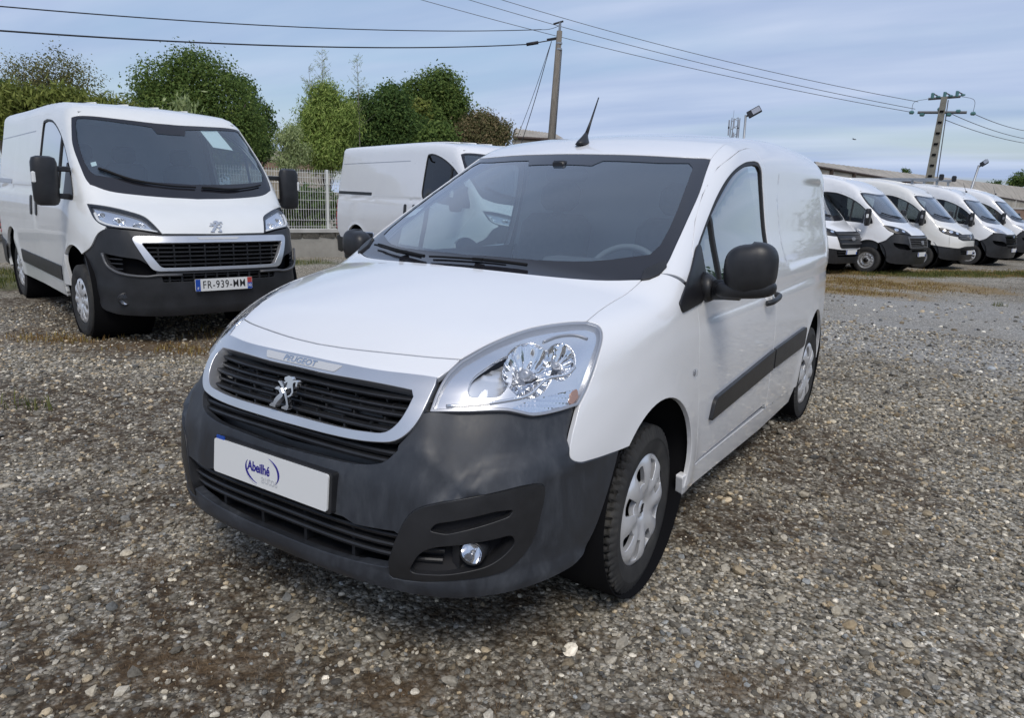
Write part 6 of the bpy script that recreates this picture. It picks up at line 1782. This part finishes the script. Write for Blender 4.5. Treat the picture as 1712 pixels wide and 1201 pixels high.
L_dark = leaf_mat('leaf_dark', [(0, (0.060, 0.102, 0.034)), (.5, (0.088, 0.149, 0.043)), (.85, (0.124, 0.195, 0.053)), (1, (0.186, 0.245, 0.076))])
L_mid = leaf_mat('leaf_mid', [(0, (0.088, 0.138, 0.040)), (.5, (0.130, 0.198, 0.054)), (.85, (0.183, 0.253, 0.066)), (1, (0.246, 0.303, 0.088))])
L_bamboo = leaf_mat('leaf_bamboo', [(0, (0.186, 0.264, 0.069)), (.5, (0.272, 0.365, 0.090)), (1, (0.432, 0.498, 0.156))], .5, .35)
L_pale = leaf_mat('leaf_pale', [(0, (0.253, 0.313, 0.139)), (.5, (0.343, 0.405, 0.182)), (1, (0.502, 0.549, 0.286))], .5, .35)
L_yellow = leaf_mat('leaf_yellow', [(0, (0.150, 0.186, 0.047)), (.5, (0.213, 0.246, 0.058)), (1, (0.313, 0.338, 0.099))], .5, .35)
L_olive = leaf_mat('leaf_olive', [(0, (0.125, 0.139, 0.051)), (.5, (0.179, 0.189, 0.068)), (.8, (0.232, 0.222, 0.088)), (1, (0.323, 0.282, 0.135))])
L_russet = leaf_mat('leaf_russet', [(0, (0.115, 0.123, 0.056)), (.4, (0.165, 0.164, 0.072)), (.7, (0.236, 0.197, 0.103)), (1, (0.351, 0.272, 0.154))])
tree('dark_shrub', 'dark green shrub at the far left edge behind the left van', 'shrub', 'left_dark', 1500, .16, L_dark, 1)
tree('lacy_tree', 'rounded see-through tree with bare brown twigs above the left van', 'tree', 'lacy', 6000, .075, L_olive, 2, .13, twigs=14, limbs=16, shell=.35, bark=M_bark)
tree('broad_tree', 'large dense dark green tree with a domed crown behind the left van', 'tree', 'broad', 48000, .105, L_mid, 3, .26, limbs=10, shell=.72)
tree('side_tree', 'looser dark tree leaning out right of the big domed tree', 'tree', 'dark_side', 11000, .13, L_dark, 4, .16, twigs=3)
tree('oak_tree', 'tall dark green tree with a clumpy crown, left of the wooden pole', 'tree', 'oak', 30000, .10, L_mid, 5, .2, twigs=4, shell=.6)
tree('laurel_tree', 'wide dark glossy evergreen between the bamboo and the clumpy tree', 'tree', 'laurel', 32000, .095, L_dark, 6, .16, shell=.7)
tree('yellow_sapling', 'small yellowing sapling in front of the clumpy dark tree', 'tree', 'yellow', 1400, .12, L_yellow, 7, .04, limbs=4)
tree('round_bush', 'small round light green bush behind the roof of the middle van', 'shrub', 'round_green', 5000, .11, L_mid, 8, .06, limbs=4)
tree('russet_bush', 'rounded bush turning reddish brown, beside the wooden pole', 'shrub', 'russet', 20000, .085, L_russet, 9, .10, twigs=3, shell=.65)
tree('bamboo_clump', 'tall bright green bamboo clump with feathery tips behind the fence', 'bamboo', 'bamboo', 36000, .12, L_bamboo, 10, .03, limbs=14, elong=4, droop=.5, shell=.45)
tree('pale_bamboo', 'pale thin bamboo right of the left van windscreen', 'bamboo', 'bamboo_pale', 5000, .10, L_pale, 11, .02, limbs=8, elong=4.5, droop=.5, shell=.3)
tree('yellow_bamboo', 'yellowish bamboo hedge showing over the roof of the left van', 'bamboo', 'yellow_hedge', 15000, .15, L_yellow, 12, .03, limbs=12, elong=4, droop=.5, shell=.4)
tree('bamboo_sprig', 'single drooping yellow-green bamboo sprig in front of the big domed tree', 'bamboo', 'sprig', 160, .22, L_pale, 17, .02, limbs=3, elong=5, droop=.9, shell=.2)
tree('hedge', 'dark overgrown hedge right behind the white mesh fence', 'hedge', 'hedge_dark', 9000, .10, L_dark, 13, .05, limbs=6)
tree('far_tree', 'small green tree showing over the shed roof at the right edge', 'tree', 'far_right', 2600, .35, L_mid, 14, .2, limbs=4)
tree('far_conifer', 'tiny dark conifer poking over the shed roof left of the concrete pole', 'tree', 'far_conifer', 500, .22, L_dark, 15, .1, limbs=2)
tree('far_bush', 'tiny bush on the shed ridge left of the green tree at the edge', 'shrub', 'far_low', 500, .26, L_dark, 16, .1, limbs=2)
# feathery bamboo tips above the clump
def plume(x, y, z0, z1, seed, wid):
    r = np.random.default_rng(seed); V, F = [], []
    t = thing('bamboo_culm', 'feathery bare bamboo tip rising above the hedge', 'bamboo', (x, y, 0), 0, 'feathery bamboo tips')
    dx_, dy_ = r.normal(0, .12), r.normal(0, .12)
    stem = [(0, 0, z0 * .5), (dx_ * .3, dy_ * .3, z0), (dx_, dy_, z1)]
    MB().tube(spl(stem, 6), np.linspace(.018, .004, 13), 5).build('culm', M_barkpale, t)
    P = np.array(spl(stem, 30)); br = MB(); VL, FL = [], []
    for i in range(46):
        u = r.uniform(.42, 1); p = P[int(u * (len(P) - 1))]; an = r.uniform(0, 6.283); ln = wid * (1.15 - u) * r.uniform(.7, 1.4) + .08
        e = p + np.array((math.cos(an) * ln, math.sin(an) * ln, ln * r.uniform(.5, 1.0)))
        br.tube([p, e], [.004, .0015], 3)
        for k in range(8):
            q = p + (e - p) * r.uniform(.3, 1.05); o = len(VL); d = r.normal(size=3) * .045 + (0, 0, -.02); s_ = np.cross(d, r.normal(size=3)); s_ = s_ / np.linalg.norm(s_) * .007
            VL += [q, q + d * .5 + s_, q + d, q + d * .5 - s_]; FL.append((o, o + 1, o + 2, o + 3))
    br.build('twigs', M_barkpale, t); mesh_obj('leaves', VL, FL, L_pale, t, smooth=False)
    return t
for i, (x, y, z0, z1, wd, lab) in enumerate(((-14.52, 12.60, 3.9, 5.15, .42, 'tallest feathery bamboo tip above the bright green clump'), (-14.66, 12.36, 3.6, 4.75, .40, 'shorter feathery bamboo tip at the left of the clump'), (-13.70, 13.20, 3.4, 5.15, .50, 'separate feathery bamboo tip standing right of the clump'))):
    plume(x, y, z0, z1, 50 + i, wd)['label'] = lab
# reflected in the glass: the wooded side of the lot
def tree_row():
    B = []; r = np.random.default_rng(5)
    for i in range(34):
        t = i / 33; x, y = 9 + 17 * t ** .8, 44 - 46 * t ** 1.25; h = r.uniform(2.2, 4.9)
        B.append((x + r.normal(0, 1.), y + r.normal(0, 1), h * .60, h * .40)); B.append((x + r.normal(0, 1), y + .8, h * .28, h * .33))
    V, F, _ = leaves(B, 90000, .24, 77); o = mesh_obj('far_treeline', V, F, L_dark, smooth=False); tag(o, kind='stuff')
tree_row()

# ---------------------------------------------------------------- boundary: low wall and mesh fence
FD = np.array((.325, .946, 0)); FD /= np.linalg.norm(FD); F0 = np.array((-12.55, 3.45, 0)); FN = np.array((FD[1], -FD[0], 0))
ROTF = np.stack([FD, FN, (0, 0, 1)], 1)
M_render = noisy('grey_render', [(.3, (.26, .25, .225)), (.6, (.36, .345, .31)), (.8, (.43, .41, .37))], 2.2, .9, .25, 30)
M_whitewall = noisy('pale_coping', [(.3, (.42, .41, .385)), (.7, (.55, .54, .51))], 3, .85)
M_stonedark = noisy('stone_course', [(.3, (.05, .048, .042)), (.55, (.14, .13, .11)), (.75, (.26, .24, .20))], 9, .95, .8, 24)
M_fence = plain('white_fence_steel', (.72, .72, .68), .45)
s0, s1 = -7.0, 15.0
wl = thing('boundary_wall', 'low rendered boundary wall with a rough dark stone course under the fence', 'wall', tuple(F0), math.atan2(FD[1], FD[0]))
def wbox(name, a, b, z0, z1, d0, d1, mat, bev=0.):
    return MB().box(((a + b) / 2, (d0 + d1) / 2, (z0 + z1) / 2), ((b - a) / 2, (d1 - d0) / 2, (z1 - z0) / 2), bev=bev).build(name, mat, wl)
# local x along the wall, local -y towards the lot
wbox('wall_face', s0, s1, -.3, .40, -.02, .20, M_render)
wbox('coping', s0, s1, .495, .585, -.06, .14, M_whitewall, .01)
rs = np.random.default_rng(3); xk = -6.9; st_me = None
while xk < 10:
    ln = rs.uniform(.18, .42)
    if st_me is None:
        st = MB().box((0, 0, 0), (.5, .5, .5), bev=.09).build('course_stone', M_stonedark, wl); st_me = st
    else:
        st = st_me.copy(); COL.objects.link(st); st.parent = wl
    st.location = (xk + ln / 2, .035 + rs.normal(0, .008), .437); st.scale = (ln - .012, .16 + rs.uniform(0, .03), rs.uniform(.095, .125)); st.rotation_euler = (rs.normal(0, .05), rs.normal(0, .03), rs.normal(0, .04))
    xk += ln
pw = 2.52
for i in range(-1, 3):
    a = i * pw + .93
    p = thing('fence_panel', 'white welded mesh fence panel on the low wall', 'fence', tuple(F0 + FD * a + (0, 0, .585)), math.atan2(FD[1], FD[0]), 'white mesh fence panels along the boundary')
    lab = {1: 'white mesh fence panel between the left van and the middle van', 0: 'white mesh fence panel behind the nose of the left van', -1: 'white mesh fence panel at the far left edge', 2: 'white mesh fence panel mostly hidden behind the tail of the middle van'}.get(i)
    for k in range(int(pw / .056) ):
        x = .03 + k * .056
        MBv = MB().tube([(x, 0, .0), (x, 0, .15), (x, -.03, .19), (x, 0, .23), (x, 0, .93), (x, -.03, .97), (x, 0, 1.01), (x, 0, 1.27)], .0042, 4)
        if k == 0: w0_ = MBv.build('vertical_wire', M_fence, p); me_w = w0_.data
        else:
            o = bpy.data.objects.new('vertical_wire', me_w); link(o, p); o.location = ((k) * .056, 0, 0)
    for z in (.05, .19, .42, .62, .80, .97, 1.10, 1.20):
        MB().tube([(.0, .005, z), (pw - .05, .005, z)], .0045, 5).build('horizontal_wire', M_fence, p)
    MB().box((-.02, .02, .60), (.025, .03, .68), bev=.006).build('post', M_fence, p)
    if lab: p['label'] = lab
# a pale gate pier of boards behind the fence
M_board = noisy('weathered_board', [(.3, (.28, .23, .16)), (.7, (.42, .36, .27))], 5, .85, vecscale=(6, 6, .5))
c = F0 + FD * 4.95 - FN * 1.3
t = thing('board_pier', 'tan weathered board pier standing behind the mesh fence', 'pier', tuple(c), math.atan2(FD[1], FD[0]))
for k in range(4): MB().box((-.33 + k * .22, rs.normal(0, .006), .92), (.105, .03, .92 + rs.uniform(-.02, .02)), bev=.008).build('board', M_board, t)
MB().box((0, .05, 1.5), (.44, .025, .05)).build('rail', M_board, t)

# ---------------------------------------------------------------- poles, wires, lamps
M_wood = noisy('pole_wood', [(.3, (.13, .115, .095)), (.7, (.24, .215, .18))], 6, .9, .3, 50, vecscale=(6, 6, .6))
M_conc = noisy('pole_concrete', [(.3, (.17, .162, .135)), (.7, (.25, .24, .20))], 5, .9, .2, 40)
M_galv = plain('galvanised_steel', (.36, .38, .40), .45, .6)
M_wire = plain('wire_black', (.02, .021, .024), .6)
M_wiregrey = plain('wire_grey', (.10, .105, .11), .5)
M_insul = plain('insulator_glass', (.05, .16, .15), .15, coat=1)
V3 = lambda k: np.array(EP[k])
pt, pl_ = V3('pole_top'), V3('pole_low'); axis = pt - pl_; base = pl_ - axis * (pl_[2] / axis[2])
t = thing('utility_pole', 'round wooden utility pole with cable fittings and a stay wire', 'utility pole', tuple(base))
lp = pt - base
MB().tube([(0, 0, -.2), tuple(lp * .5), tuple(lp * .985)], [.15, .125, .10], 12).build('pole', M_wood, t, smooth=True)
MB().box(tuple(lp + (0, 0, -.03)), (.035, .035, .20)).build('head_bracket', M_galv, t)
MB().tube([tuple(lp + (-.22, -.10, .12)), tuple(lp + (.10, .06, .22))], .035, 6).build('head_arm', M_wire, t)
for dz in (-.42, -.62): MB().lathe([(-.03, .118), (.03, .118)], tuple(lp * .985 + (0, 0, dz)), (0, 0, 1), 12).build('band', M_galv, t)
MB().tube([tuple(lp + (-.05, -.02, -.35)), tuple(lp + (-.45, -.12, -.40))], .045, 6).build('cable_bracket', M_wire, t)
for k in range(2):
    MB().tube(spl([tuple(lp + (-.28, -.08, -.45)), tuple(lp * .62 + (-.70 - .16 * k, -.25, .25)), tuple(lp * .35 + (-1.2 - .35 * k, -.45, .2))], 6), .014 if k == 0 else .010, 5).build('stay_wire', M_wire, t)
MB().tube([tuple(lp * .05 + (.13, .10, 0)), tuple(lp * .9 + (.12, .05, 0))], .02, 6).build('conduit', M_wiregrey, t)
def wire(label, a, b, sag, r, mat=None, group=None, fit=None):
    a, b = np.array(a), np.array(b); u = np.linspace(0, 1, 26)[:, None]
    P = a + (b - a) * u; P[:, 2] -= sag * 4 * u[:, 0] * (1 - u[:, 0])
    q = MB().tube(P, r, 5)
    if fit: q.tube([P[fit[0]], P[fit[1]]], r * 3.0, 7)
    o = q.build('overhead_cable', mat or M_wire, None, smooth=True); tag(o, label, 'cable', group); return o
wire('upper black overhead cable running left from the wooden pole', V3('cab_a0'), V3('cab_a1'), .22, .014, group='overhead cables')
wire('lower thick black overhead cable running left from the wooden pole', V3('cab_b0'), V3('cab_b1'), .22, .019, group='overhead cables')
wire('short end of upper cable at the wooden pole head', V3('cab_a1'), pt + (0, 0, .08), .05, .010, group='overhead cables')
wire('short end of the lower cable with its dark clamp at the wooden pole', V3('cab_b1'), pt + (-.1, -.05, -.4), .0, .02, group='overhead cables', fit=(0, 10))
for i, nm in enumerate(('lowest', 'middle', 'topmost')):
    wire('%s of three thin grey wires sloping down to the concrete pole' % nm, V3('wire%d_a' % i), V3('wire%d_b' % i), .35, .017, M_wiregrey, 'thin wires to the concrete pole')
    wire('%s of three thin wires leaving the concrete pole to the right' % ('upper', 'middle', 'lower')[i], V3('wr%d_a' % i), V3('wr%d_b' % i), .3, .02, M_wiregrey, 'thin wires leaving the concrete pole')
pt, pl_ = V3('pyl_top'), V3('pyl_low'); axis = pt - pl_; base = pl_ - axis * ((pl_[2] + .2) / axis[2])
t = thing('power_pole', 'tapered concrete power pole with crossarms and insulators behind the vans', 'power pole', tuple(base))
lp = pt - base; rtv = np.array((math.cos(yaw), math.sin(yaw), 0)); rtv = (V3('pa1') - V3('pa0')); rtv /= np.linalg.norm(rtv); back = np.cross((0, 0, 1), rtv)
def ring(c, w, d): return [c + rtv * sx * w + back * sy * d for sx, sy in ((-1, -1), (1, -1), (1, 1), (-1, 1))]
MB().loft([ring(np.array((0, 0, -.3)), .30, .22), ring(lp, .155, .13)]).build('shaft', M_conc, t)
for k in range(9):
    u = .30 + k * .075; c = lp * u - back * (.24 - .1 * u + .005); MB().box(tuple(c), (.10, .03, .055)).build('climbing_slot', M_dark, t)
a0, a1 = V3('pa0') - base, V3('pa1') - base
MB().tube([tuple(a0 * .9 + a1 * .1), tuple(a0 * .1 + a1 * .9)], .085, 6).build('lower_crossarm', M_wiregrey, t)
c0_, c1_ = V3('pc0') - base, V3('pc1') - base
MB().tube([tuple(c0_), tuple(c1_)], .065, 6).build('upper_crossarm', M_wiregrey, t)
MB().tube([tuple(c0_ + back * .4), tuple(c1_ + back * .4)], .04, 6).build('upper_crossarm', M_galv, t)
for u in (.12, .5, .88):
    p = c0_ * (1 - u) + c1_ * u
    MB().tube([tuple(p), tuple(p + (0, 0, .30))], .09, 8).build('switch_stack', M_insul, t); MB().tube([tuple(p + (0, 0, .30) - rtv * .05), tuple(p + rtv * .30 + (0, 0, .12))], .035, 6).build('switch_blade', M_wire, t)
    MB().lathe([(0, .02), (.03, .12), (.10, .12), (.14, .02)], tuple(p + rtv * .3 + (0, 0, .02)), (0, 0, 1), 10).build('insulator', M_insul, t)
for u, dz in ((0., 0), (.18, -.12), (.46, .18), (.62, -.12), (.76, .06), (1., -.06)):
    p = a0 * (1 - u) + a1 * u + (0, 0, dz)
    MB().lathe([(-.14, .02), (-.10, .10), (.08, .11), (.14, .03)], tuple(p), tuple(rtv), 10).build('insulator', M_insul, t)
for s_, e_ in ((a0, c0_), (a1, c1_)):
    MB().tube(spl([tuple(s_), tuple((s_ + e_) / 2 + (e_ - s_) * (-.1, -.1, .25) + rtv * (-.25 if s_ is a0 else .25)), tuple(e_)], 6), .012, 4).build('jumper_wire', M_wiregrey, t)
MB().tube([tuple(lp * .3 + rtv * .42), tuple(lp * .98 + rtv * .22)], .028, 5).build('down_cable', M_wiregrey, t)
def lamp(label, top, low, h0, h1, w, gz=-.2):
    top, low = V3(top), V3(low); axis = top - low; base = low - axis * ((low[2] - gz) / axis[2])
    t = thing('street_lamp', label, 'street lamp', tuple(base), 0, 'lamp posts on the lot')
    lp = top - base
    MB().tube([(0, 0, 0), tuple(lp)], [.055, .042], 10).build('post', M_galv, t, smooth=True)
    a, b_ = h0 - base, h1 - base; d = (b_ - a) / np.linalg.norm(b_ - a); n_ = np.array((.3, -.8, .5)); n_ = n_ - d * (n_ @ d); n_ /= np.linalg.norm(n_); s_ = np.cross(d, n_)
    R3 = np.stack([d, s_, n_], 1)
    L_ = np.linalg.norm(b_ - a)
    MB().box(tuple((a + b_) / 2), (L_ / 2, w, .035), R3, bev=.02).build('lamp_head', M_trim, t, angle=40)
    MB().box(tuple((a + b_) / 2 + d * .08 + n_ * .037), (L_ * .30, w * .7, .006), R3).build('solar_panel', M_lampgrey, t)
    MB().tube([tuple(lp - (0, 0, .06)), tuple(a + d * .08)], .04, 7).build('lamp_arm', M_trim, t)
lamp('lamp post with a square dark head rising behind the front van', 'lamp1_top', 'lamp1_low', V3('lamp1_h0'), V3('lamp1_h1'), .15)
lamp('slim lamp post with a leaf-thin head at right behind the vans', 'lamp2_top', 'lamp2_low', V3('lamp2_top') + (.05, 0, .0), V3('lamp2_h1') + (.12, 0, .05), .09)
mt, ml = V3('mast_top'), V3('mast_low'); t = thing('radio_mast', 'distant grey lattice mast with aerials beside the square lamp head', 'mast', (float(ml[0]), float(ml[1]), 0))
h = float(mt[2])
for sx, sy in ((-1, -1), (1, -1), (1, 1), (-1, 1)): MB().tube([(sx * .75, sy * .75, 0), (sx * .55 + .2, sy * .55, h)], .09, 4).build('leg', M_galv, t)
for k in range(12):
    z = h * (k + .5) / 12; s_ = .72 - .2 * z / h; s2 = .2 * z / h
    MB().tube([(-s_ + s2, -s_, z), (s_ + s2, -s_, z + h / 24)], .05, 4).tube([(s_ + s2, s_, z), (-s_ + s2, s_, z + h / 24)], .05, 4).build('lattice_brace', M_galv, t)
for k, (x, z) in enumerate(((-.75, .93), (.1, .93), (.95, .93), (-.7, .86), (.95, .85), (.2, .8))): MB().box((x, -.7, h * z), (.13, .08, .75)).build('aerial_panel', M_lampgrey, t)
MB().tube([(-.3, 0, h), (-.3, 0, h + 1.3)], .03, 4).build('whip', M_galv, t)
b = EP['bird']; q = MB()
q.loft([[np.array((x, r_ * math.cos(a), r_ * .8 * math.sin(a))) for a in np.linspace(0, 6.283, 7, endpoint=False)] for x, r_ in ((-.13, .004), (-.08, .02), (0, .03), (.07, .022), (.11, .006))])
q.add([(-.04, 0, .01), (.05, 0, .01), (.02, -.26, .05), (-.03, -.24, .05), (.02, .26, .05), (-.03, .24, .05)], [(0, 1, 2, 3), (1, 0, 5, 4)])
bo = q.build('bird', M_wire, None); bo.location = b; bo.rotation_euler = (.2, .1, .6); tag(bo, 'small dark bird flying in the sky above the row of vans', 'bird')

# ---------------------------------------------------------------- buildings
M_fibre = noisy('fibre_cement_roof', [(.3, (.27, .245, .205)), (.55, (.37, .335, .285)), (.8, (.46, .42, .36))], .8, .95, .2, 12)
M_shedwall = noisy('old_render', [(.3, (.30, .27, .215)), (.6, (.42, .385, .315)), (.8, (.52, .48, .41))], .7, .9)
M_fascia = plain('fascia_brown', (.06, .04, .03), .8)
M_brick = noisy('brick_red', [(.3, (.20, .12, .085)), (.6, (.30, .21, .16)), (.8, (.40, .32, .26))], 3, .9)
def shed(name, label, e0, e1, r0, r1, cols, roofmat, wallmat, back=8.):
    # corrugated roof slope from eave e0-e1 to ridge r0-r1, a far slope, front wall under the eave and two gables
    t = thing(name, label, 'building', (float(e0[0]), float(e0[1]), 0)); o = np.array((e0[0], e0[1], 0.))
    e0, e1, r0, r1 = (np.array(v) - o for v in (e0, e1, r0, r1))
    V, F = [], []; n = cols
    for k in range(n + 1):
        u = k / n; dz = .035 if k % 2 else 0
        V += [e0 + (e1 - e0) * u + (0, 0, dz), r0 + (r1 - r0) * u + (0, 0, dz)]
    for k in range(n): F.append((2 * k, 2 * k + 2, 2 * k + 3, 2 * k + 1))
    mesh_obj('roof', V, F, roofmat, t, smooth=False)
    b0 = r0 + (r0 - e0) * (1, 1, 0) + (0, 0, e0[2] - r0[2]); b1 = r1 + (r1 - e1) * (1, 1, 0) + (0, 0, e1[2] - r1[2])
    mesh_obj('rear_slope', [r0, r1, b1, b0], [(0, 1, 2, 3)], roofmat, t, smooth=False)
    dn = np.array((0, 0, .08)); inn = (r0 - e0) * (.05, .05, 0)
    w0, w1 = e0 + inn - dn, e1 + inn - dn
    mesh_obj('front_wall', [w0 * (1, 1, 0) + (0, 0, -.5), w1 * (1, 1, 0) + (0, 0, -.5), w1, w0], [(0, 1, 2, 3)], wallmat, t, smooth=False)
    for a_, c_, d_, nm in ((e0, r0, b0, 'gable_wall'), (e1, r1, b1, 'gable_wall')):
        a2, d2 = a_ + (c_ - a_) * (.05, .05, .05) - dn, d_ + (c_ - d_) * (.05, .05, .05) - dn
        mesh_obj(nm, [a2 * (1, 1, 0) + (0, 0, -.5), d2 * (1, 1, 0) + (0, 0, -.5), d2, c_ - dn * 1.2, a2], [(0, 1, 2, 3, 4)], wallmat, t, smooth=False)
    MB().tube([tuple(e0 - (0, 0, .06)), tuple(e1 - (0, 0, .06))], .085, 4).build('fascia', M_fascia, t)
    MB().tube([tuple(e0 - (0, 0, .04)), tuple(r0 - (0, 0, .04))], .07, 4).build('verge_board', M_fascia, t)
    return t
t = shed('long_shed', 'long low shed with a weathered grey corrugated roof behind the right row', V3('barn_eL'), V3('barn_eR'), V3('barn_rL'), V3('barn_rR'), 180, M_fibre, M_shedwall)
o = V3('barn_eL') * (1, 1, 0)
for u in (.035, .085, .16, .26, .38, .52, .68, .84):
    p = V3('barn_eL') * (1 - u) + V3('barn_eR') * u - o; MB().box(tuple(p - (0.06, .25, p[2] / 2 + .1)), (.14, .12, p[2] / 2), bev=.02).build('wall_post', M_fascia if u < .3 else M_whitewall, t)
shed('side_building', 'beige building with a grey tiled roof behind the russet bush', V3('bld1_e0'), V3('bld1_e1'), V3('bld1_r0'), V3('bld1_r1'), 26, M_fibre, M_shedwall)
a, b_ = V3('bld2_a'), V3('bld2_b'); d = (b_ - a) / np.linalg.norm(b_ - a); ang = math.atan2(d[1], d[0])
t = thing('terrace_building', 'pale flat building with a red band seen between the trees at left', 'building', (float(a[0]), float(a[1]), 0), ang)
MB().box((1., 3, 1.25), (2.6, 3, 1.25)).build('wall', M_fibre, t); MB().box((1., 2.95, 2.72), (2.7, 3.05, .22)).build('red_band', M_brick, t); MB().box((1., 2.9, 3.17), (2.8, 3.1, .23)).build('parapet', M_shedwall, t)
t = thing('brick_wall', 'low red brick wall beyond the last vans at the right edge', 'wall', (5.2, 52.0, -.2), .15)
MB().box((0, 0, .95), (3.2, .15, .95)).build('wall_body', M_brick, t); MB().box((0, 0, 1.94), (3.3, .2, .05)).build('coping', M_whitewall, t)
# ---------------------------------------------------------------- the vans
small_van()
def place(v, x, y, rz, z=0.):
    v.location = (x, y, z); v.rotation_euler = (0, 0, R(rz)); return v
v, FB = make_big_van('boxer', 'white van at left with dark bumper, silver grille frame and FR-939-MM plate', False, 5.0, M_paint2, True, 'FR-939-MM')
place(v, -5.031, 1.997, 75.8)
# price sheet and badge behind the glass of the left van
for nm, pts, mt, lab in (('price_sheet', [(.30, .335), (.50, .355), (.60, .13), (.385, .105)], M_paper, 'large pale paper sheet behind the windscreen of the left van'),
                         ('inspection_badge', [(-.785, -.02), (-.74, -.02), (-.74, -.055), (-.785, -.055)], M_paper, 'small pale badge in the lower windscreen corner of the left van')):
    P, N_ = FB.at('top', np.array(pts), -.014); s_ = mesh_obj(nm, P, [(0, 1, 2, 3)], mt, v, smooth=False)
v, _ = make_big_van('mid', 'white van behind the front van, black door rail, only its flank and cab in view', False, 5.4, M_paint, True, None)
place(v, -4.10, 6.85, 70.7, -.02)
v, _ = make_big_van('transit', 'leftmost van of the right row, tall black grille with an oval badge', False, 5.0, M_paint, False, '')
place(v, -1.91, 17.63, 71, -.21)
v, _ = make_big_van('ducato', 'tall white van with grey slatted grille and steel wheels, beside the oval badge van', True, 5.4, M_paint, False, '')
place(v, -.50, 19.14, 75, -.21)
v, _ = make_big_van('crafter', 'cream white van with a painted nose and round badge in a black grille', True, 5.4, M_paint3, False, '')
place(v, .50, 22.2, 75, -.2)
vj, _ = make_big_van('jumper', 'white van with a roof rack and double chevron badge in the right row', True, 5.4, M_paint, False, '')
place(vj, 1.62, 25.54, 75.5, -.23)
rk = thing('roof_rack', 'aluminium roof rack with black end stops on the chevron badge van', 'roof rack', vj.location, vj.rotation_euler[2])
for sx in (-.62, .62):
    MB().box((sx, 2.6, 2.66), (.03, 1.35, .03), bev=.008).build('side_rail', M_galv, rk)
    MB().box((sx, 1.22, 2.72), (.05, .07, .10), bev=.03).build('end_stop', M_black, rk)
for y in (1.35, 2.1, 2.9, 3.7):
    MB().box((0, y, 2.62), (.66, .03, .02)).build('cross_bar', M_galv, rk)
    for sx in (-.55, .55): MB().box((sx, y, 2.545), (.03, .03, .06)).build('foot', M_galv, rk)
v5 = copy_tree(vj); v5['label'] = 'last tall white van at the right end of the row, cut by the picture edge'
for ch in list(v5.children):
    if ch.name.split('.')[0] in ('double_chevron', 'chrome_bar'):
        bpy.data.objects.remove(ch)
place(v5, 2.45, 29.6, 78, -.2)
# aerials on the roofs of the row
for ch, (vv, c) in enumerate(((vj, (.0, .62, 2.27)), (v5, (.0, .62, 2.27)))):
    MB().lathe([(0, .035), (.03, .03), (.05, .01)], c, (0, -.3, 1), 10).tube([c, (c[0], c[1] + .12, c[2] + .30)], [.008, .004], 5).build('roof_aerial', M_black, vv)
